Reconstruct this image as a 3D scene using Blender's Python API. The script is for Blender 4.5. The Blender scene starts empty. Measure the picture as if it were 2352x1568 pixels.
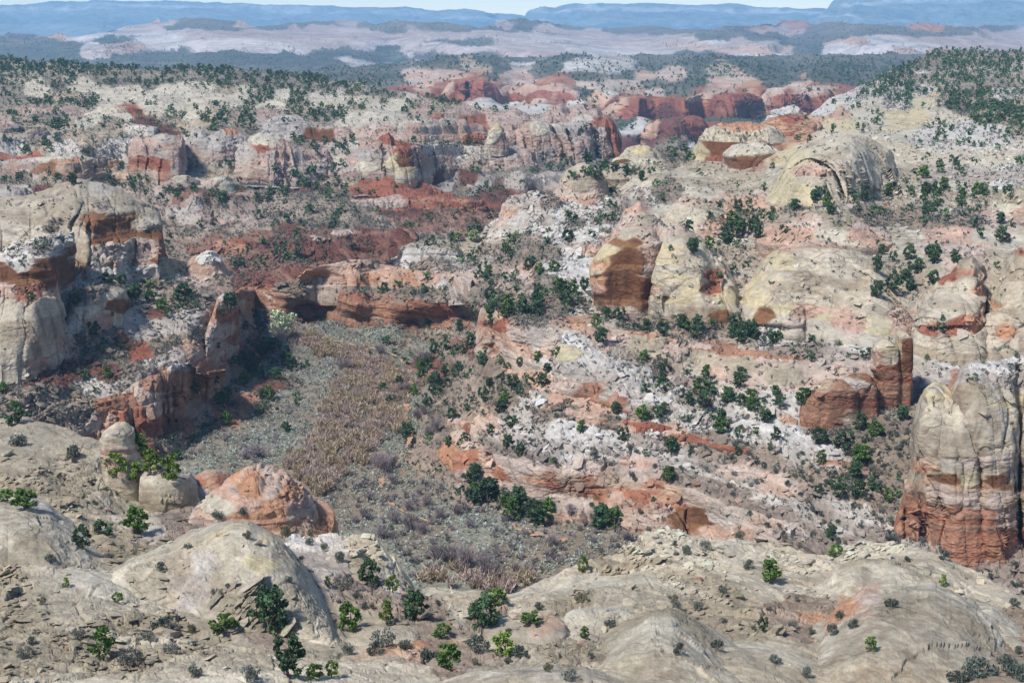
import bpy, math, random
import numpy as np
from mathutils import Vector
from concurrent.futures import ThreadPoolExecutor

f32 = np.float32
C = bpy.context.scene.collection
scene = bpy.context.scene

# ------------------------------------------------------------------ camera, sky, sun, exposure
PITCH = math.radians(12.77)
FV = 3231.0                       # focal length in the 2352 x 1568 units the layout is measured in
CX, CY = 1176.0, 784.0
cam_d = bpy.data.cameras.new("camera")
cam_d.sensor_width = 36.0
cam_d.lens = 36.0 * FV / 2352.0
cam_d.clip_start = 1.0
cam_d.clip_end = 60000.0
cam = bpy.data.objects.new("camera", cam_d)
C.objects.link(cam)
cam.location = (0, 0, 0)
cam.rotation_euler = (math.pi / 2 - PITCH, 0, 0)
scene.camera = cam

SUN_EL = math.radians(52)
SUN_AZ = math.radians(-130)        # measured from +Y towards +X: left and a little behind the camera
w = bpy.data.worlds.new("World")
scene.world = w
w.use_nodes = True
nt = w.node_tree
for n in list(nt.nodes):
    nt.nodes.remove(n)
sky = nt.nodes.new("ShaderNodeTexSky")
sky.sky_type = 'NISHITA'
sky.sun_disc = False
sky.sun_elevation = SUN_EL
sky.sun_rotation = SUN_AZ
sky.air_density = 0.85
sky.dust_density = 0.0
bg = nt.nodes.new("ShaderNodeBackground")
bg.inputs["Strength"].default_value = 0.13
out = nt.nodes.new("ShaderNodeOutputWorld")
nt.links.new(sky.outputs[0], bg.inputs["Color"])
nt.links.new(bg.outputs[0], out.inputs["Surface"])

sun_d = bpy.data.lights.new("sun", 'SUN')
sun_d.energy = 4.4
sun_d.angle = math.radians(8.0)
sun_d.color = (1.0, 0.955, 0.895)
sun = bpy.data.objects.new("sun", sun_d)
C.objects.link(sun)
sdir = Vector((math.sin(SUN_AZ) * math.cos(SUN_EL), math.cos(SUN_AZ) * math.cos(SUN_EL), math.sin(SUN_EL)))
sun.rotation_euler = sdir.to_track_quat('Z', 'Y').to_euler()
sun.location = (0, 0, 300)

scene.view_settings.view_transform = 'Standard'
scene.view_settings.look = 'None'
scene.view_settings.gamma = 1.0
scene.view_settings.use_curve_mapping = False
scene.view_settings.exposure = 0.3
scene.cycles.volume_bounces = 2
scene.cycles.max_bounces = 4
scene.cycles.diffuse_bounces = 2
scene.cycles.glossy_bounces = 1
scene.cycles.transmission_bounces = 2
scene.cycles.transparent_max_bounces = 4

STEP = 1.7                         # mesh spacing of rock surfaces in layout units (1 rendered pixel = 2.3)

# ------------------------------------------------------------------ projection helpers
cP, sP = math.cos(PITCH), math.sin(PITCH)
def tdep(vy):                      # fall of the sight line per metre forward
    wv = (CY - np.asarray(vy, dtype=float)) / FV
    return (sP - wv * cP) / (cP + wv * sP)
def XYZ(vx, vy, Y):
    vx = np.asarray(vx, dtype=float); vy = np.asarray(vy, dtype=float)
    wv = (CY - vy) / FV
    k = Y / (cP + wv * sP)
    return np.stack([(vx - CX) / FV * k, Y + 0 * vx * vy, (-sP + wv * cP) * k], axis=-1)
def to_v(P):
    d = P[..., 1] * cP - P[..., 2] * sP
    d = np.maximum(d, 0.5)
    u = P[..., 0] / d
    v = (P[..., 1] * sP + P[..., 2] * cP) / d
    return CX + u * FV, CY - v * FV, d
FLOOR_Z = -112.0
def floorY(vy):
    return -FLOOR_Z / float(tdep(vy))

# ------------------------------------------------------------------ noise (numpy, threaded)
POOL = ThreadPoolExecutor(4)
def par(fn, p, *a):
    n = len(p)
    ch = 60000
    if n <= ch:
        return fn(p, *a)
    parts = [(i, min(i + ch, n)) for i in range(0, n, ch)]
    res = list(POOL.map(lambda s: fn(p[s[0]:s[1]], *[(q[s[0]:s[1]] if isinstance(q, np.ndarray) and len(q) == n else q) for q in a]), parts))
    if isinstance(res[0], tuple):
        return tuple(np.concatenate([r[k] for r in res]) for k in range(len(res[0])))
    return np.concatenate(res)
RS = np.random.RandomState(11)
NT = RS.rand(64 * 64 * 64).astype(f32)
NT2 = RS.rand(64 * 64 * 64, 3).astype(f32)
N1 = RS.rand(4096).astype(f32)
def vnoise(p):
    i = np.floor(p)
    f = (p - i).astype(f32)
    i = i.astype(np.int64)
    f = f * f * f * (f * (f * 6 - 15) + 10)
    x0 = i[:, 0] & 63; x1 = (x0 + 1) & 63
    y0 = (i[:, 1] & 63) << 6; y1 = ((i[:, 1] + 1) & 63) << 6
    z0 = (i[:, 2] & 63) << 12; z1 = ((i[:, 2] + 1) & 63) << 12
    fx, fy, fz = f[:, 0], f[:, 1], f[:, 2]
    a = NT[x0 + y0 + z0]; a = a + fx * (NT[x1 + y0 + z0] - a)
    b = NT[x0 + y1 + z0]; b = b + fx * (NT[x1 + y1 + z0] - b)
    c = NT[x0 + y0 + z1]; c = c + fx * (NT[x1 + y0 + z1] - c)
    d = NT[x0 + y1 + z1]; d = d + fx * (NT[x1 + y1 + z1] - d)
    a = a + fy * (b - a); c = c + fy * (d - c)
    return a + fz * (c - a)
ROT = np.array([[0.36, 0.48, -0.8], [-0.8, 0.6, 0.0], [0.48, 0.64, 0.6]])
def _fbm(p, octs, gain):
    s = np.zeros(len(p), f32); a = 1.0; t = 0.0
    for o in range(octs):
        s += a * vnoise(p); t += a; a *= gain
        p = (p @ ROT.T) * 2.03 + 17.3
    return s / t
def fbm(p, octs=3, gain=0.5):
    return par(_fbm, p, octs, gain)
def noise1(x):
    i = np.floor(x); f = (x - i).astype(f32); i = i.astype(np.int64)
    f = f * f * (3 - 2 * f)
    a = N1[i & 4095]; b = N1[(i + 1) & 4095]
    return a + f * (b - a)
def step1(x, sh=3.0):              # blocky one dimensional noise: hard and soft beds
    i = np.floor(x); f = (x - i).astype(f32); i = i.astype(np.int64)
    f = np.clip((f - 0.5) * sh + 0.5, 0, 1); f = f * f * (3 - 2 * f)
    a = N1[i & 4095]; b = N1[(i + 1) & 4095]
    return a + f * (b - a)
def _voro(p):
    i = np.floor(p); f = (p - i).astype(f32); i = i.astype(np.int64)
    F1 = np.full(len(p), 9, f32); F2 = np.full(len(p), 9, f32); ID = np.zeros(len(p), f32)
    for dz in (-1, 0, 1):
        for dy in (-1, 0, 1):
            for dx in (-1, 0, 1):
                h = ((i[:, 0] + dx) & 63) + (((i[:, 1] + dy) & 63) << 6) + (((i[:, 2] + dz) & 63) << 12)
                o = NT2[h]
                d = (o[:, 0] + (dx - f[:, 0])) ** 2 + (o[:, 1] + (dy - f[:, 1])) ** 2 + (o[:, 2] + (dz - f[:, 2])) ** 2
                m = d < F1
                F2 = np.where(m, F1, np.minimum(F2, d))
                ID = np.where(m, NT[h], ID)
                F1 = np.where(m, d, F1)
    return np.sqrt(F1), np.sqrt(F2), ID
def voro(p):
    return par(_voro, p)
def sstep(a, b, x):
    t = np.clip((x - a) / (b - a), 0, 1)
    return t * t * (3 - 2 * t)

# ------------------------------------------------------------------ rock kinds: colour, second colour, surface habits
#        colour               second colour        broken ledge xbed joint flute big  tree  shrub streak
KIND = {
 'C': ((.59, .535, .435), (.49, .43, .335),          .26, .14, .9, .35, .2, .8,  .0020, .009, .25),
 'G': ((.58, .525, .42), (.40, .345, .26),          .62, .45, 2.2, .25, .1, .8,  .0015, .030, .0),
 'W': ((.64, .605, .555), (.50, .44, .385),         .55, .5, .6, .40, .2, .6,  .0040, .020, .15),
 'K': ((.60, .555, .50), (.33, .275, .235),        .90, .85, .8, .25, .1, .9,  .0095, .060, .0),
 'Y': ((.59, .51, .35), (.57, .51, .42),           .12, .08, .30, .22, .3, 1.,  .0003, .003, .25),
 'R': ((.32, .135, .095), (.44, .26, .185),       .40, .5, .1, .5, .6, .7,  .0030, .016, .40),
 'P': ((.55, .385, .30), (.62, .51, .435),         .45, .6, .3, .35, .3, .6,  .0035, .018, .15),
 'T': ((.18, .088, .072), (.30, .18, .14),        .60, .8, .0, .1, .1, .8,  .0110, .070, .0),
 'S': ((.275, .225, .18), (.40, .325, .265),       .70, .7, .0, .1, .0, .8,  .0150, .110, .0),
 'F': ((.32, .31, .255), (.33, .27, .21),          .05, .0, .0, .0, .0, .3,  .0004, .010, .0),
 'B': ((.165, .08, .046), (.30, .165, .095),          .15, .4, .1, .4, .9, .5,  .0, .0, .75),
 'O': ((.50, .285, .185), (.56, .43, .33),         .45, .8, .5, .3, .2, .6,  .0012, .014, .0),
 'V': ((.42, .35, .27), (.52, .46, .38),           .60, .4, .1, .2, .0, .8,  .0190, .040, .0),
 'D': ((.27, .24, .20), (.38, .32, .25),           .40, .3, .0, .1, .0, .8,  .0150, .020, .0),
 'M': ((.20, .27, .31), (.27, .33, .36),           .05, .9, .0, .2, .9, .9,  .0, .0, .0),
 'A': ((.57, .50, .395), (.47, .395, .30),          .14, .04, .10, .70, .7, 1.,  .0010, .005, .45),
 'E': ((.43, .205, .135), (.52, .32, .235),         .35, .35, .1, .60, .7, .8,  .0010, .006, .40),
 'Q': ((.47, .355, .30), (.55, .45, .39),           .40, .5, .3, .50, .4, .6,  .0035, .018, .25),
 'H': ((.47, .42, .375), (.40, .305, .255),         .50, .5, .5, .60, .3, .7,  .0040, .020, .30),
 'L': ((.64, .59, .555), (.52, .42, .375),           .40, .5, .3, .30, .2, .6,  .0, .0, .0),
 'Z': ((.115, .125, .10), (.21, .195, .16),          .40, .3, .0, .1, .0, .8,  .0220, .020, .0),
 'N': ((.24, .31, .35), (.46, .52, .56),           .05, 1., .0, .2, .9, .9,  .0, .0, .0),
}
KN = list(KIND)
KCOL = np.array([KIND[k][0] for k in KN], f32) * .72
KALT = np.array([KIND[k][1] for k in KN], f32) * .64
KPAR = np.array([KIND[k][2:] for k in KN], f32)

def kind_weights(vx, vy, pts, warp=0.0, P=None, S=1.0, ay=1.7, power=3, wl=60.):
    n = len(vx)
    if isinstance(pts, str):
        W = np.zeros((n, len(KN)), f32); W[:, KN.index(pts)] = 1
        return W
    vx = vx.astype(f32); vy = vy.astype(f32)
    if warp:
        q = np.stack([vx / wl, vy / (wl * .6), np.zeros_like(vx)], -1)
        vx = vx + warp * (fbm(q, 4, .6) - .5) * 2
        vy = vy + warp * .7 * (fbm(q + 31.7, 4, .6) - .5) * 2
    px = np.array([p[0] for p in pts], f32); py = np.array([p[1] for p in pts], f32)
    ks = [KN.index(p[2]) for p in pts]
    def f(v):
        W = np.zeros((len(v), len(KN)), f32)
        for i, k in enumerate(ks):
            d = (v[:, 0] - px[i]) ** 2 + (ay * (v[:, 1] - py[i])) ** 2 + 4
            W[:, k] += (1e3 / d) ** power
        return W / W.sum(1, keepdims=True)
    return par(f, np.stack([vx, vy], -1))

ZB_W, ZB_H = 1176, 784
ZB = {'Y': np.full((ZB_H, ZB_W), 1e9, f32), 'tree': np.zeros((ZB_H, ZB_W), f32), 'shrub': np.zeros((ZB_H, ZB_W), f32),
      'nz': np.zeros((ZB_H, ZB_W), f32), 'alb': np.zeros((ZB_H, ZB_W, 3), f32), 'F': np.zeros((ZB_H, ZB_W), f32), 'G': np.zeros((ZB_H, ZB_W), f32), 'N': np.zeros((ZB_H, ZB_W, 3), f32)}
def zsplat(P, tree, shrub, N, alb, W):
    nz = N[:, 2]; Fw = W[:, KN.index('F')]; Gw = W[:, KN.index('G')]
    vx, vy, d = to_v(P)
    ix = np.floor(vx / 2).astype(int); iy = np.floor(vy / 2).astype(int)
    Y = P[:, 1].astype(f32)
    for dx in (0, 1):
        for dy in (0, 1):
            jx, jy = ix + dx, iy + dy
            ok = (jx >= 0) & (jx < ZB_W) & (jy >= 0) & (jy < ZB_H)
            lin = (jy * ZB_W + jx)[ok]
            o = np.argsort(-Y[ok], kind='stable')
            lin = lin[o]; sel = np.nonzero(ok)[0][o]
            # nearest written last
            cur = ZB['Y'].ravel()
            m = Y[sel] < cur[lin]
            lin, sel = lin[m], sel[m]
            ZB['Y'].reshape(-1)[lin] = Y[sel]
            ZB['tree'].reshape(-1)[lin] = tree[sel]
            ZB['shrub'].reshape(-1)[lin] = shrub[sel]
            ZB['nz'].reshape(-1)[lin] = nz[sel]
            ZB['F'].reshape(-1)[lin] = Fw[sel]
            ZB['G'].reshape(-1)[lin] = Gw[sel]
            ZB['N'].reshape(-1, 3)[lin] = N[sel]
            ZB['alb'].reshape(-1, 3)[lin] = alb[sel]

def grid_normals(G, wrap):
    if wrap:
        dc = np.roll(G, -1, 1) - np.roll(G, 1, 1)
    else:
        dc = np.empty_like(G); dc[:, 1:-1] = G[:, 2:] - G[:, :-2]; dc[:, 0] = G[:, 1] - G[:, 0]; dc[:, -1] = G[:, -1] - G[:, -2]
    dr = np.empty_like(G); dr[1:-1] = G[2:] - G[:-2]; dr[0] = G[1] - G[0]; dr[-1] = G[-1] - G[-2]
    n = np.cross(dc, dr)
    n /= np.maximum(np.linalg.norm(n, axis=-1, keepdims=True), 1e-9)
    return n

def surface(P, Nn, W, S, sp, amp=1.0, hz=0.0, seed=0.0, dip=(0.02, 0.03)):
    """displacement along the normal and the rock's colour, both from the point in the world"""
    par_ = W @ KPAR
    br, le, xb, jo, fl, bi, tr, sh, stk = [par_[:, i] for i in range(9)]
    p = P + seed
    big = fbm(p / (13 * S), 4, .5) - .5
    wz = fbm(p / (22 * S) + 5.5, 2) - .5
    zz = bedz(P, S, dip)
    bedA = step1(zz / (2.6 * S) + 100.5); bedB = step1(zz / (0.85 * S) + 900.2)
    bed = .6 * bedA + .4 * bedB
    bi_ = np.floor(zz / (8.5 * S) + 50).astype(np.int64)
    ang = (N1[bi_ & 4095] - .5) * 1.5; hd = N1[(bi_ + 77) & 4095] * 6.28
    cb = p[:, 2] * np.cos(ang) + np.sin(ang) * (p[:, 0] * np.cos(hd) + p[:, 1] * np.sin(hd)) + .5 * S * wz
    lam = .6 * step1(cb / (1.15 * S) + 13.1 * (bi_ % 97), 4.0) + .4 * step1(cb / (.46 * S) + 3.1 * (bi_ % 89), 3.0)
    lf = cb / (1.15 * S) + 13.1 * (bi_ % 97); li = np.floor(lf); lf = lf - li
    grv = np.exp(-((lf - .5) / .10) ** 2) * sstep(.3, .6, N1[(li.astype(np.int64) + 333) & 4095])
    q = p + (fbm(p / (2.6 * S), 2)[:, None] - .5) * np.array([.9, -.7, .5]) * S
    F1, F2, ID = voro(q / np.array([2.9 * S, 2.9 * S, .75 * S]))
    g1, g2, ID2 = voro(q / np.array([1.05 * S, 1.05 * S, .34 * S]) + 9.1)
    crk = 1 - sstep(0, .11, F2 - F1); crk2 = 1 - sstep(0, .13, g2 - g1)
    h1, h2, ID3 = voro((q + (big[:, None]) * 4 * S) / np.array([7.5 * S, 7.5 * S, 16 * S]) + 3.3)
    jcr = (1 - sstep(0, .065, h2 - h1)) * sstep(.4, .6, fbm(p / (10 * S) + 12, 2))
    flu = fbm(p / np.array([2.2 * S, 2.2 * S, 16 * S]) + 40, 3) - .5
    fin = fbm(p / (.75 * S) + 71, 3) - .5
    steep = 1 - sstep(.25, .75, Nn[:, 2])
    patch = sstep(.42, .58, fbm(p / np.array([9 * S, 9 * S, 5 * S]) + 55, 3))   # where the broken habit shows
    brw = br * (.25 + .75 * np.where(br > .8, .35 + .65 * patch, patch))
    a1 = np.clip(.40 * S / sp - .25, 0, 1); a2 = np.clip(.9 * S / sp - .2, 0, 1); a3 = np.clip(4 * S / sp - .2, 0, 1)
    acr = np.clip(.16 * S / sp - .2, 0, 1)
    d = S * (bi * 3.0 * big * a3
             + le * 1.1 * (bed - .5) * (.4 + .6 * steep) * a2
             + xb * (.42 * (lam - .5) - .30 * grv * acr) * a1 * (1 - .85 * steep) * (.2 + .8 * sstep(.42, .56, fbm(p / (7 * S) + 91, 3)))
             + brw * (1 - .6 * steep) * (a2 * (.80 * (ID - .5) - .85 * crk * acr) + a1 * (.46 * (ID2 - .5) - .48 * crk2 * acr))
             - jo * .55 * jcr * a2 * np.clip(a1 + .4, 0, 1) + jo * (.6 + .9 * steep) * (ID3 - .5) * a3
             + fl * 1.5 * flu * steep * a2
             + .34 * fin * (.3 + .7 * br + .3 * le) * a1)
    # flat treads and steep risers on the slopes
    hA = 2.9 * S; hB = .95 * S
    tA = zz / hA; iA = np.floor(tA); fA = tA - iA
    tB = zz / hB; iB = np.floor(tB); fB = tB - iB
    ledge_on = sstep(.35, .55, fbm(p / (12 * S) + 31, 3, .6))
    dzA = (iA + sstep(.50, .72, fA) - tA) * hA; dzB = (iB + sstep(.45, .75, fB) - tB) * hB
    tread = le * (1 - steep) * (.15 + .85 * ledge_on)
    DZ = tread * (.85 * dzA * a2 + .7 * dzB * a1)
    # colour
    m = np.clip(.55 * bedA + .35 * bedB + .8 * (fbm(p / np.array([9 * S, 9 * S, 3 * S]) + 20, 4, .6) - .5) , 0, 1)
    m = sstep(.25, .62, m)[:, None]
    col = (W @ KCOL) * (1 - m) + (W @ KALT) * m
    var = 1 + .75 * (fbm(p / (2.6 * S) + 88, 5, .65) - .5) + .30 * brw * (ID - .5) + .24 * brw * (ID2 - .5) + .16 * np.minimum(xb, 1.4) * (lam - .5) * (1 - .8 * steep) + .22 * le * (bedB - .5)
    col = col * var[:, None]
    st = fbm(p / np.array([1.3 * S, 1.3 * S, 15 * S]) + 7, 3, .6)
    stw = (sstep(.50, .62, st) * stk * steep * 1.1)[:, None]
    col = col * (1 - stw) + np.array([.13, .08, .055]) * stw
    lum = col.mean(1, keepdims=True); col = lum + (col - lum) * 1.16
    warm = (fbm(p / (16 * S) + 3, 2) - .5)[:, None]
    col = col * (1 + warm * np.array([.10, .0, -.14]))
    return (d * amp).astype(f32), (DZ * amp).astype(f32), np.clip(col, .01, .8).astype(f32), tr * (.3 + 1.4 * sstep(.4, .62, fbm(p / (11 * S) + 66, 3))), sh

def bedz(P, S, dip=(0.02, 0.03)):
    wz = par(_fbm, P / (26 * S) + 5.5, 2, .5) - .5
    z = P[:, 2] + dip[0] * P[:, 0] + dip[1] * P[:, 1] + 4.0 * S * wz
    return z + .9 * S * (noise1(z / (3.7 * S) + 55.) - .5) + .35 * S * (par(_fbm, P / (3.0 * S), 2, .5) - .5)
def interfinger(W, P, S):
    used = np.nonzero(W.max(0) > .02)[0]
    if len(used) < 2: return W
    W = W.copy()
    z = bedz(P, S)
    q = np.stack([P[:, 0] / (16 * S), P[:, 1] / (16 * S), z / (1.25 * S)], -1)
    for k in used:
        W[:, k] *= np.exp(9 * (fbm(q + 13.7 * (k + 1), 3, .6) - .5))
    W = W ** 2
    return W / W.sum(1, keepdims=True)

def mk_mesh(name, V, quads=None, tris=None, alb=None, mat=None, smooth=True):
    me = bpy.data.meshes.new(name)
    V = np.ascontiguousarray(V, dtype=f32)
    me.vertices.add(len(V)); me.vertices.foreach_set('co', V.ravel())
    loops = []; starts = []; tot = 0
    if quads is not None and len(quads):
        quads = np.asarray(quads, np.int32); loops.append(quads.ravel()); starts.append(np.arange(len(quads), dtype=np.int32) * 4); tot = quads.size
    if tris is not None and len(tris):
        tris = np.asarray(tris, np.int32); loops.append(tris.ravel()); starts.append(tot + np.arange(len(tris), dtype=np.int32) * 3)
    L = np.concatenate(loops); St = np.concatenate(starts)
    me.loops.add(len(L)); me.loops.foreach_set('vertex_index', L)
    me.polygons.add(len(St)); me.polygons.foreach_set('loop_start', St)
    if smooth:
        me.polygons.foreach_set('use_smooth', np.ones(len(St), bool))
    me.update(calc_edges=True)
    if alb is not None:
        a = me.attributes.new('alb', 'FLOAT_COLOR', 'POINT')
        a.data.foreach_set('color', np.concatenate([alb, np.ones((len(alb), 1), f32)], 1).astype(f32).ravel())
    if mat is not None:
        me.materials.append(mat)
    return me

def link(name, me, parent=None):
    o = bpy.data.objects.new(name, me); C.objects.link(o)
    if parent is not None:
        o.parent = parent
    return o
def tag(o, label, cat, group=None):
    o['label'] = label; o['category'] = cat
    if group: o['group'] = group
    return o
def struct(o):
    o['kind'] = 'structure'; return o
def stuff(o, label=None, cat=None):
    o['kind'] = 'stuff'
    if label: o['label'] = label; o['category'] = cat
    return o

# ------------------------------------------------------------------ materials
def rock_material(name, s, bump=0.65):
    m = bpy.data.materials.new(name); m.use_nodes = True
    t = m.node_tree; b = t.nodes["Principled BSDF"]
    b.inputs["Roughness"].default_value = .93
    b.inputs["Specular IOR Level"].default_value = .15
    at = t.nodes.new("ShaderNodeAttribute"); at.attribute_name = 'alb'
    geo = t.nodes.new("ShaderNodeNewGeometry")
    n1 = t.nodes.new("ShaderNodeTexNoise"); n1.inputs["Scale"].default_value = 2.6 / s; n1.inputs["Detail"].default_value = 5; n1.inputs["Roughness"].default_value = .65
    t.links.new(geo.outputs["Position"], n1.inputs["Vector"])
    mp = t.nodes.new("ShaderNodeVectorMath"); mp.operation = 'MULTIPLY'; mp.inputs[1].default_value = (1.0 / s, 1.0 / s, 2.2 / s)
    t.links.new(geo.outputs["Position"], mp.inputs[0])
    n2 = t.nodes.new("ShaderNodeTexNoise"); n2.inputs["Scale"].default_value = 1.0; n2.inputs["Detail"].default_value = 4
    t.links.new(mp.outputs[0], n2.inputs["Vector"])
    mr = t.nodes.new("ShaderNodeMapRange"); mr.inputs["From Min"].default_value = .3; mr.inputs["From Max"].default_value = .7; mr.inputs["To Min"].default_value = .66; mr.inputs["To Max"].default_value = 1.30
    ad = t.nodes.new("ShaderNodeMath"); ad.operation = 'ADD'
    ha = t.nodes.new("ShaderNodeMath"); ha.operation = 'MULTIPLY'; ha.inputs[1].default_value = .5
    t.links.new(n1.outputs["Fac"], ad.inputs[0]); t.links.new(n2.outputs["Fac"], ad.inputs[1])
    t.links.new(ad.outputs[0], ha.inputs[0]); t.links.new(ha.outputs[0], mr.inputs["Value"])
    mx = t.nodes.new("ShaderNodeVectorMath"); mx.operation = 'SCALE'
    t.links.new(at.outputs["Color"], mx.inputs[0]); t.links.new(mr.outputs[0], mx.inputs["Scale"])
    t.links.new(mx.outputs[0], b.inputs["Base Color"])
    vm = t.nodes.new("ShaderNodeVectorMath"); vm.operation = 'MULTIPLY'; vm.inputs[1].default_value = (.34 / s, .34 / s, 1.15 / s)
    wv = t.nodes.new("ShaderNodeVectorMath"); wv.operation = 'ADD'
    ws = t.nodes.new("ShaderNodeVectorMath"); ws.operation = 'SCALE'; ws.inputs["Scale"].default_value = .5 * s
    t.links.new(n1.outputs["Color"], ws.inputs[0]); t.links.new(geo.outputs["Position"], wv.inputs[0]); t.links.new(ws.outputs[0], wv.inputs[1])
    t.links.new(wv.outputs[0], vm.inputs[0])
    vo = t.nodes.new("ShaderNodeTexVoronoi"); vo.feature = 'DISTANCE_TO_EDGE'; vo.inputs["Scale"].default_value = 1.0
    t.links.new(vm.outputs[0], vo.inputs["Vector"])
    cr = t.nodes.new("ShaderNodeMapRange"); cr.inputs["From Max"].default_value = .07; cr.inputs["To Min"].default_value = -.9; cr.inputs["To Max"].default_value = 0
    t.links.new(vo.outputs["Distance"], cr.inputs["Value"])
    nm = t.nodes.new("ShaderNodeTexNoise"); nm.inputs["Scale"].default_value = .11 / s; nm.inputs["Detail"].default_value = 2
    t.links.new(geo.outputs["Position"], nm.inputs["Vector"])
    nr = t.nodes.new("ShaderNodeMapRange"); nr.inputs["From Min"].default_value = .54; nr.inputs["From Max"].default_value = .68
    t.links.new(nm.outputs["Fac"], nr.inputs["Value"])
    cm = t.nodes.new("ShaderNodeMath"); cm.operation = 'MULTIPLY_ADD'
    t.links.new(cr.outputs[0], cm.inputs[0]); t.links.new(nr.outputs[0], cm.inputs[1]); t.links.new(ha.outputs[0], cm.inputs[2])
    bp = t.nodes.new("ShaderNodeBump"); bp.inputs["Strength"].default_value = bump; bp.inputs["Distance"].default_value = .45 * s
    t.links.new(cm.outputs[0], bp.inputs["Height"]); t.links.new(bp.outputs[0], b.inputs["Normal"])
    return m
def plant_material(name, rough=.8, vary=.25):
    m = bpy.data.materials.new(name); m.use_nodes = True
    t = m.node_tree; b = t.nodes["Principled BSDF"]
    b.inputs["Roughness"].default_value = rough
    b.inputs["Specular IOR Level"].default_value = .2
    at = t.nodes.new("ShaderNodeAttribute"); at.attribute_name = 'alb'
    oi = t.nodes.new("ShaderNodeObjectInfo")
    mr = t.nodes.new("ShaderNodeMapRange"); mr.inputs["To Min"].default_value = 1 - vary; mr.inputs["To Max"].default_value = 1 + vary
    t.links.new(oi.outputs["Random"], mr.inputs["Value"])
    mx = t.nodes.new("ShaderNodeVectorMath"); mx.operation = 'SCALE'
    t.links.new(at.outputs["Color"], mx.inputs[0]); t.links.new(mr.outputs[0], mx.inputs["Scale"])
    t.links.new(mx.outputs[0], b.inputs["Base Color"])
    return m
MROCK = {s: rock_material("sandstone_grain_%s" % s, s) for s in (1, 2, 4, 12, 40)}
def mrock(S):
    return MROCK[min(MROCK, key=lambda k: abs(math.log(k / S)))]
MLEAF = plant_material("juniper_foliage")
MTWIG = plant_material("grey_brush")
MWOOD = plant_material("weathered_wood", .9)

# ------------------------------------------------------------------ tool 1: a stretch of land between a crest line and its foot
def tps(pts, lam=1e-4):
    X = np.array([[p[0] / 500.0, p[1] / 500.0] for p in pts]); v = np.array([p[2] for p in pts])
    n = len(X)
    def K(A, B):
        r2 = ((A[:, None] - B[None]) ** 2).sum(-1) + 1e-12
        return .5 * r2 * np.log(r2)
    Pm = np.concatenate([np.ones((n, 1)), X], 1)
    A = np.zeros((n + 3, n + 3)); A[:n, :n] = K(X, X) + lam * np.eye(n); A[:n, n:] = Pm; A[n:, :n] = Pm.T
    s = np.linalg.solve(A, np.concatenate([v, np.zeros(3)]))
    def ev(Q):
        Q = Q / 500.0
        return K(Q, X) @ s[:n] + s[n] + Q @ s[n + 1:]
    return ev
def cubic_up(n_src, step, q):      # bspline-like cubic interpolation matrix
    M = np.zeros((len(q), n_src), f32)
    t = np.clip(q / step, 0, n_src - 1.001); i = np.floor(t).astype(int); f = t - i
    wts = [(-.5 * f + f ** 2 - .5 * f ** 3), (1 - 2.5 * f ** 2 + 1.5 * f ** 3), (.5 * f + 2 * f ** 2 - 1.5 * f ** 3), (-.5 * f ** 2 + .5 * f ** 3)]
    for k in range(4):
        j = np.clip(i + k - 1, 0, n_src - 1)
        np.add.at(M, (np.arange(len(q)), j), wts[k])
    return M

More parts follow.
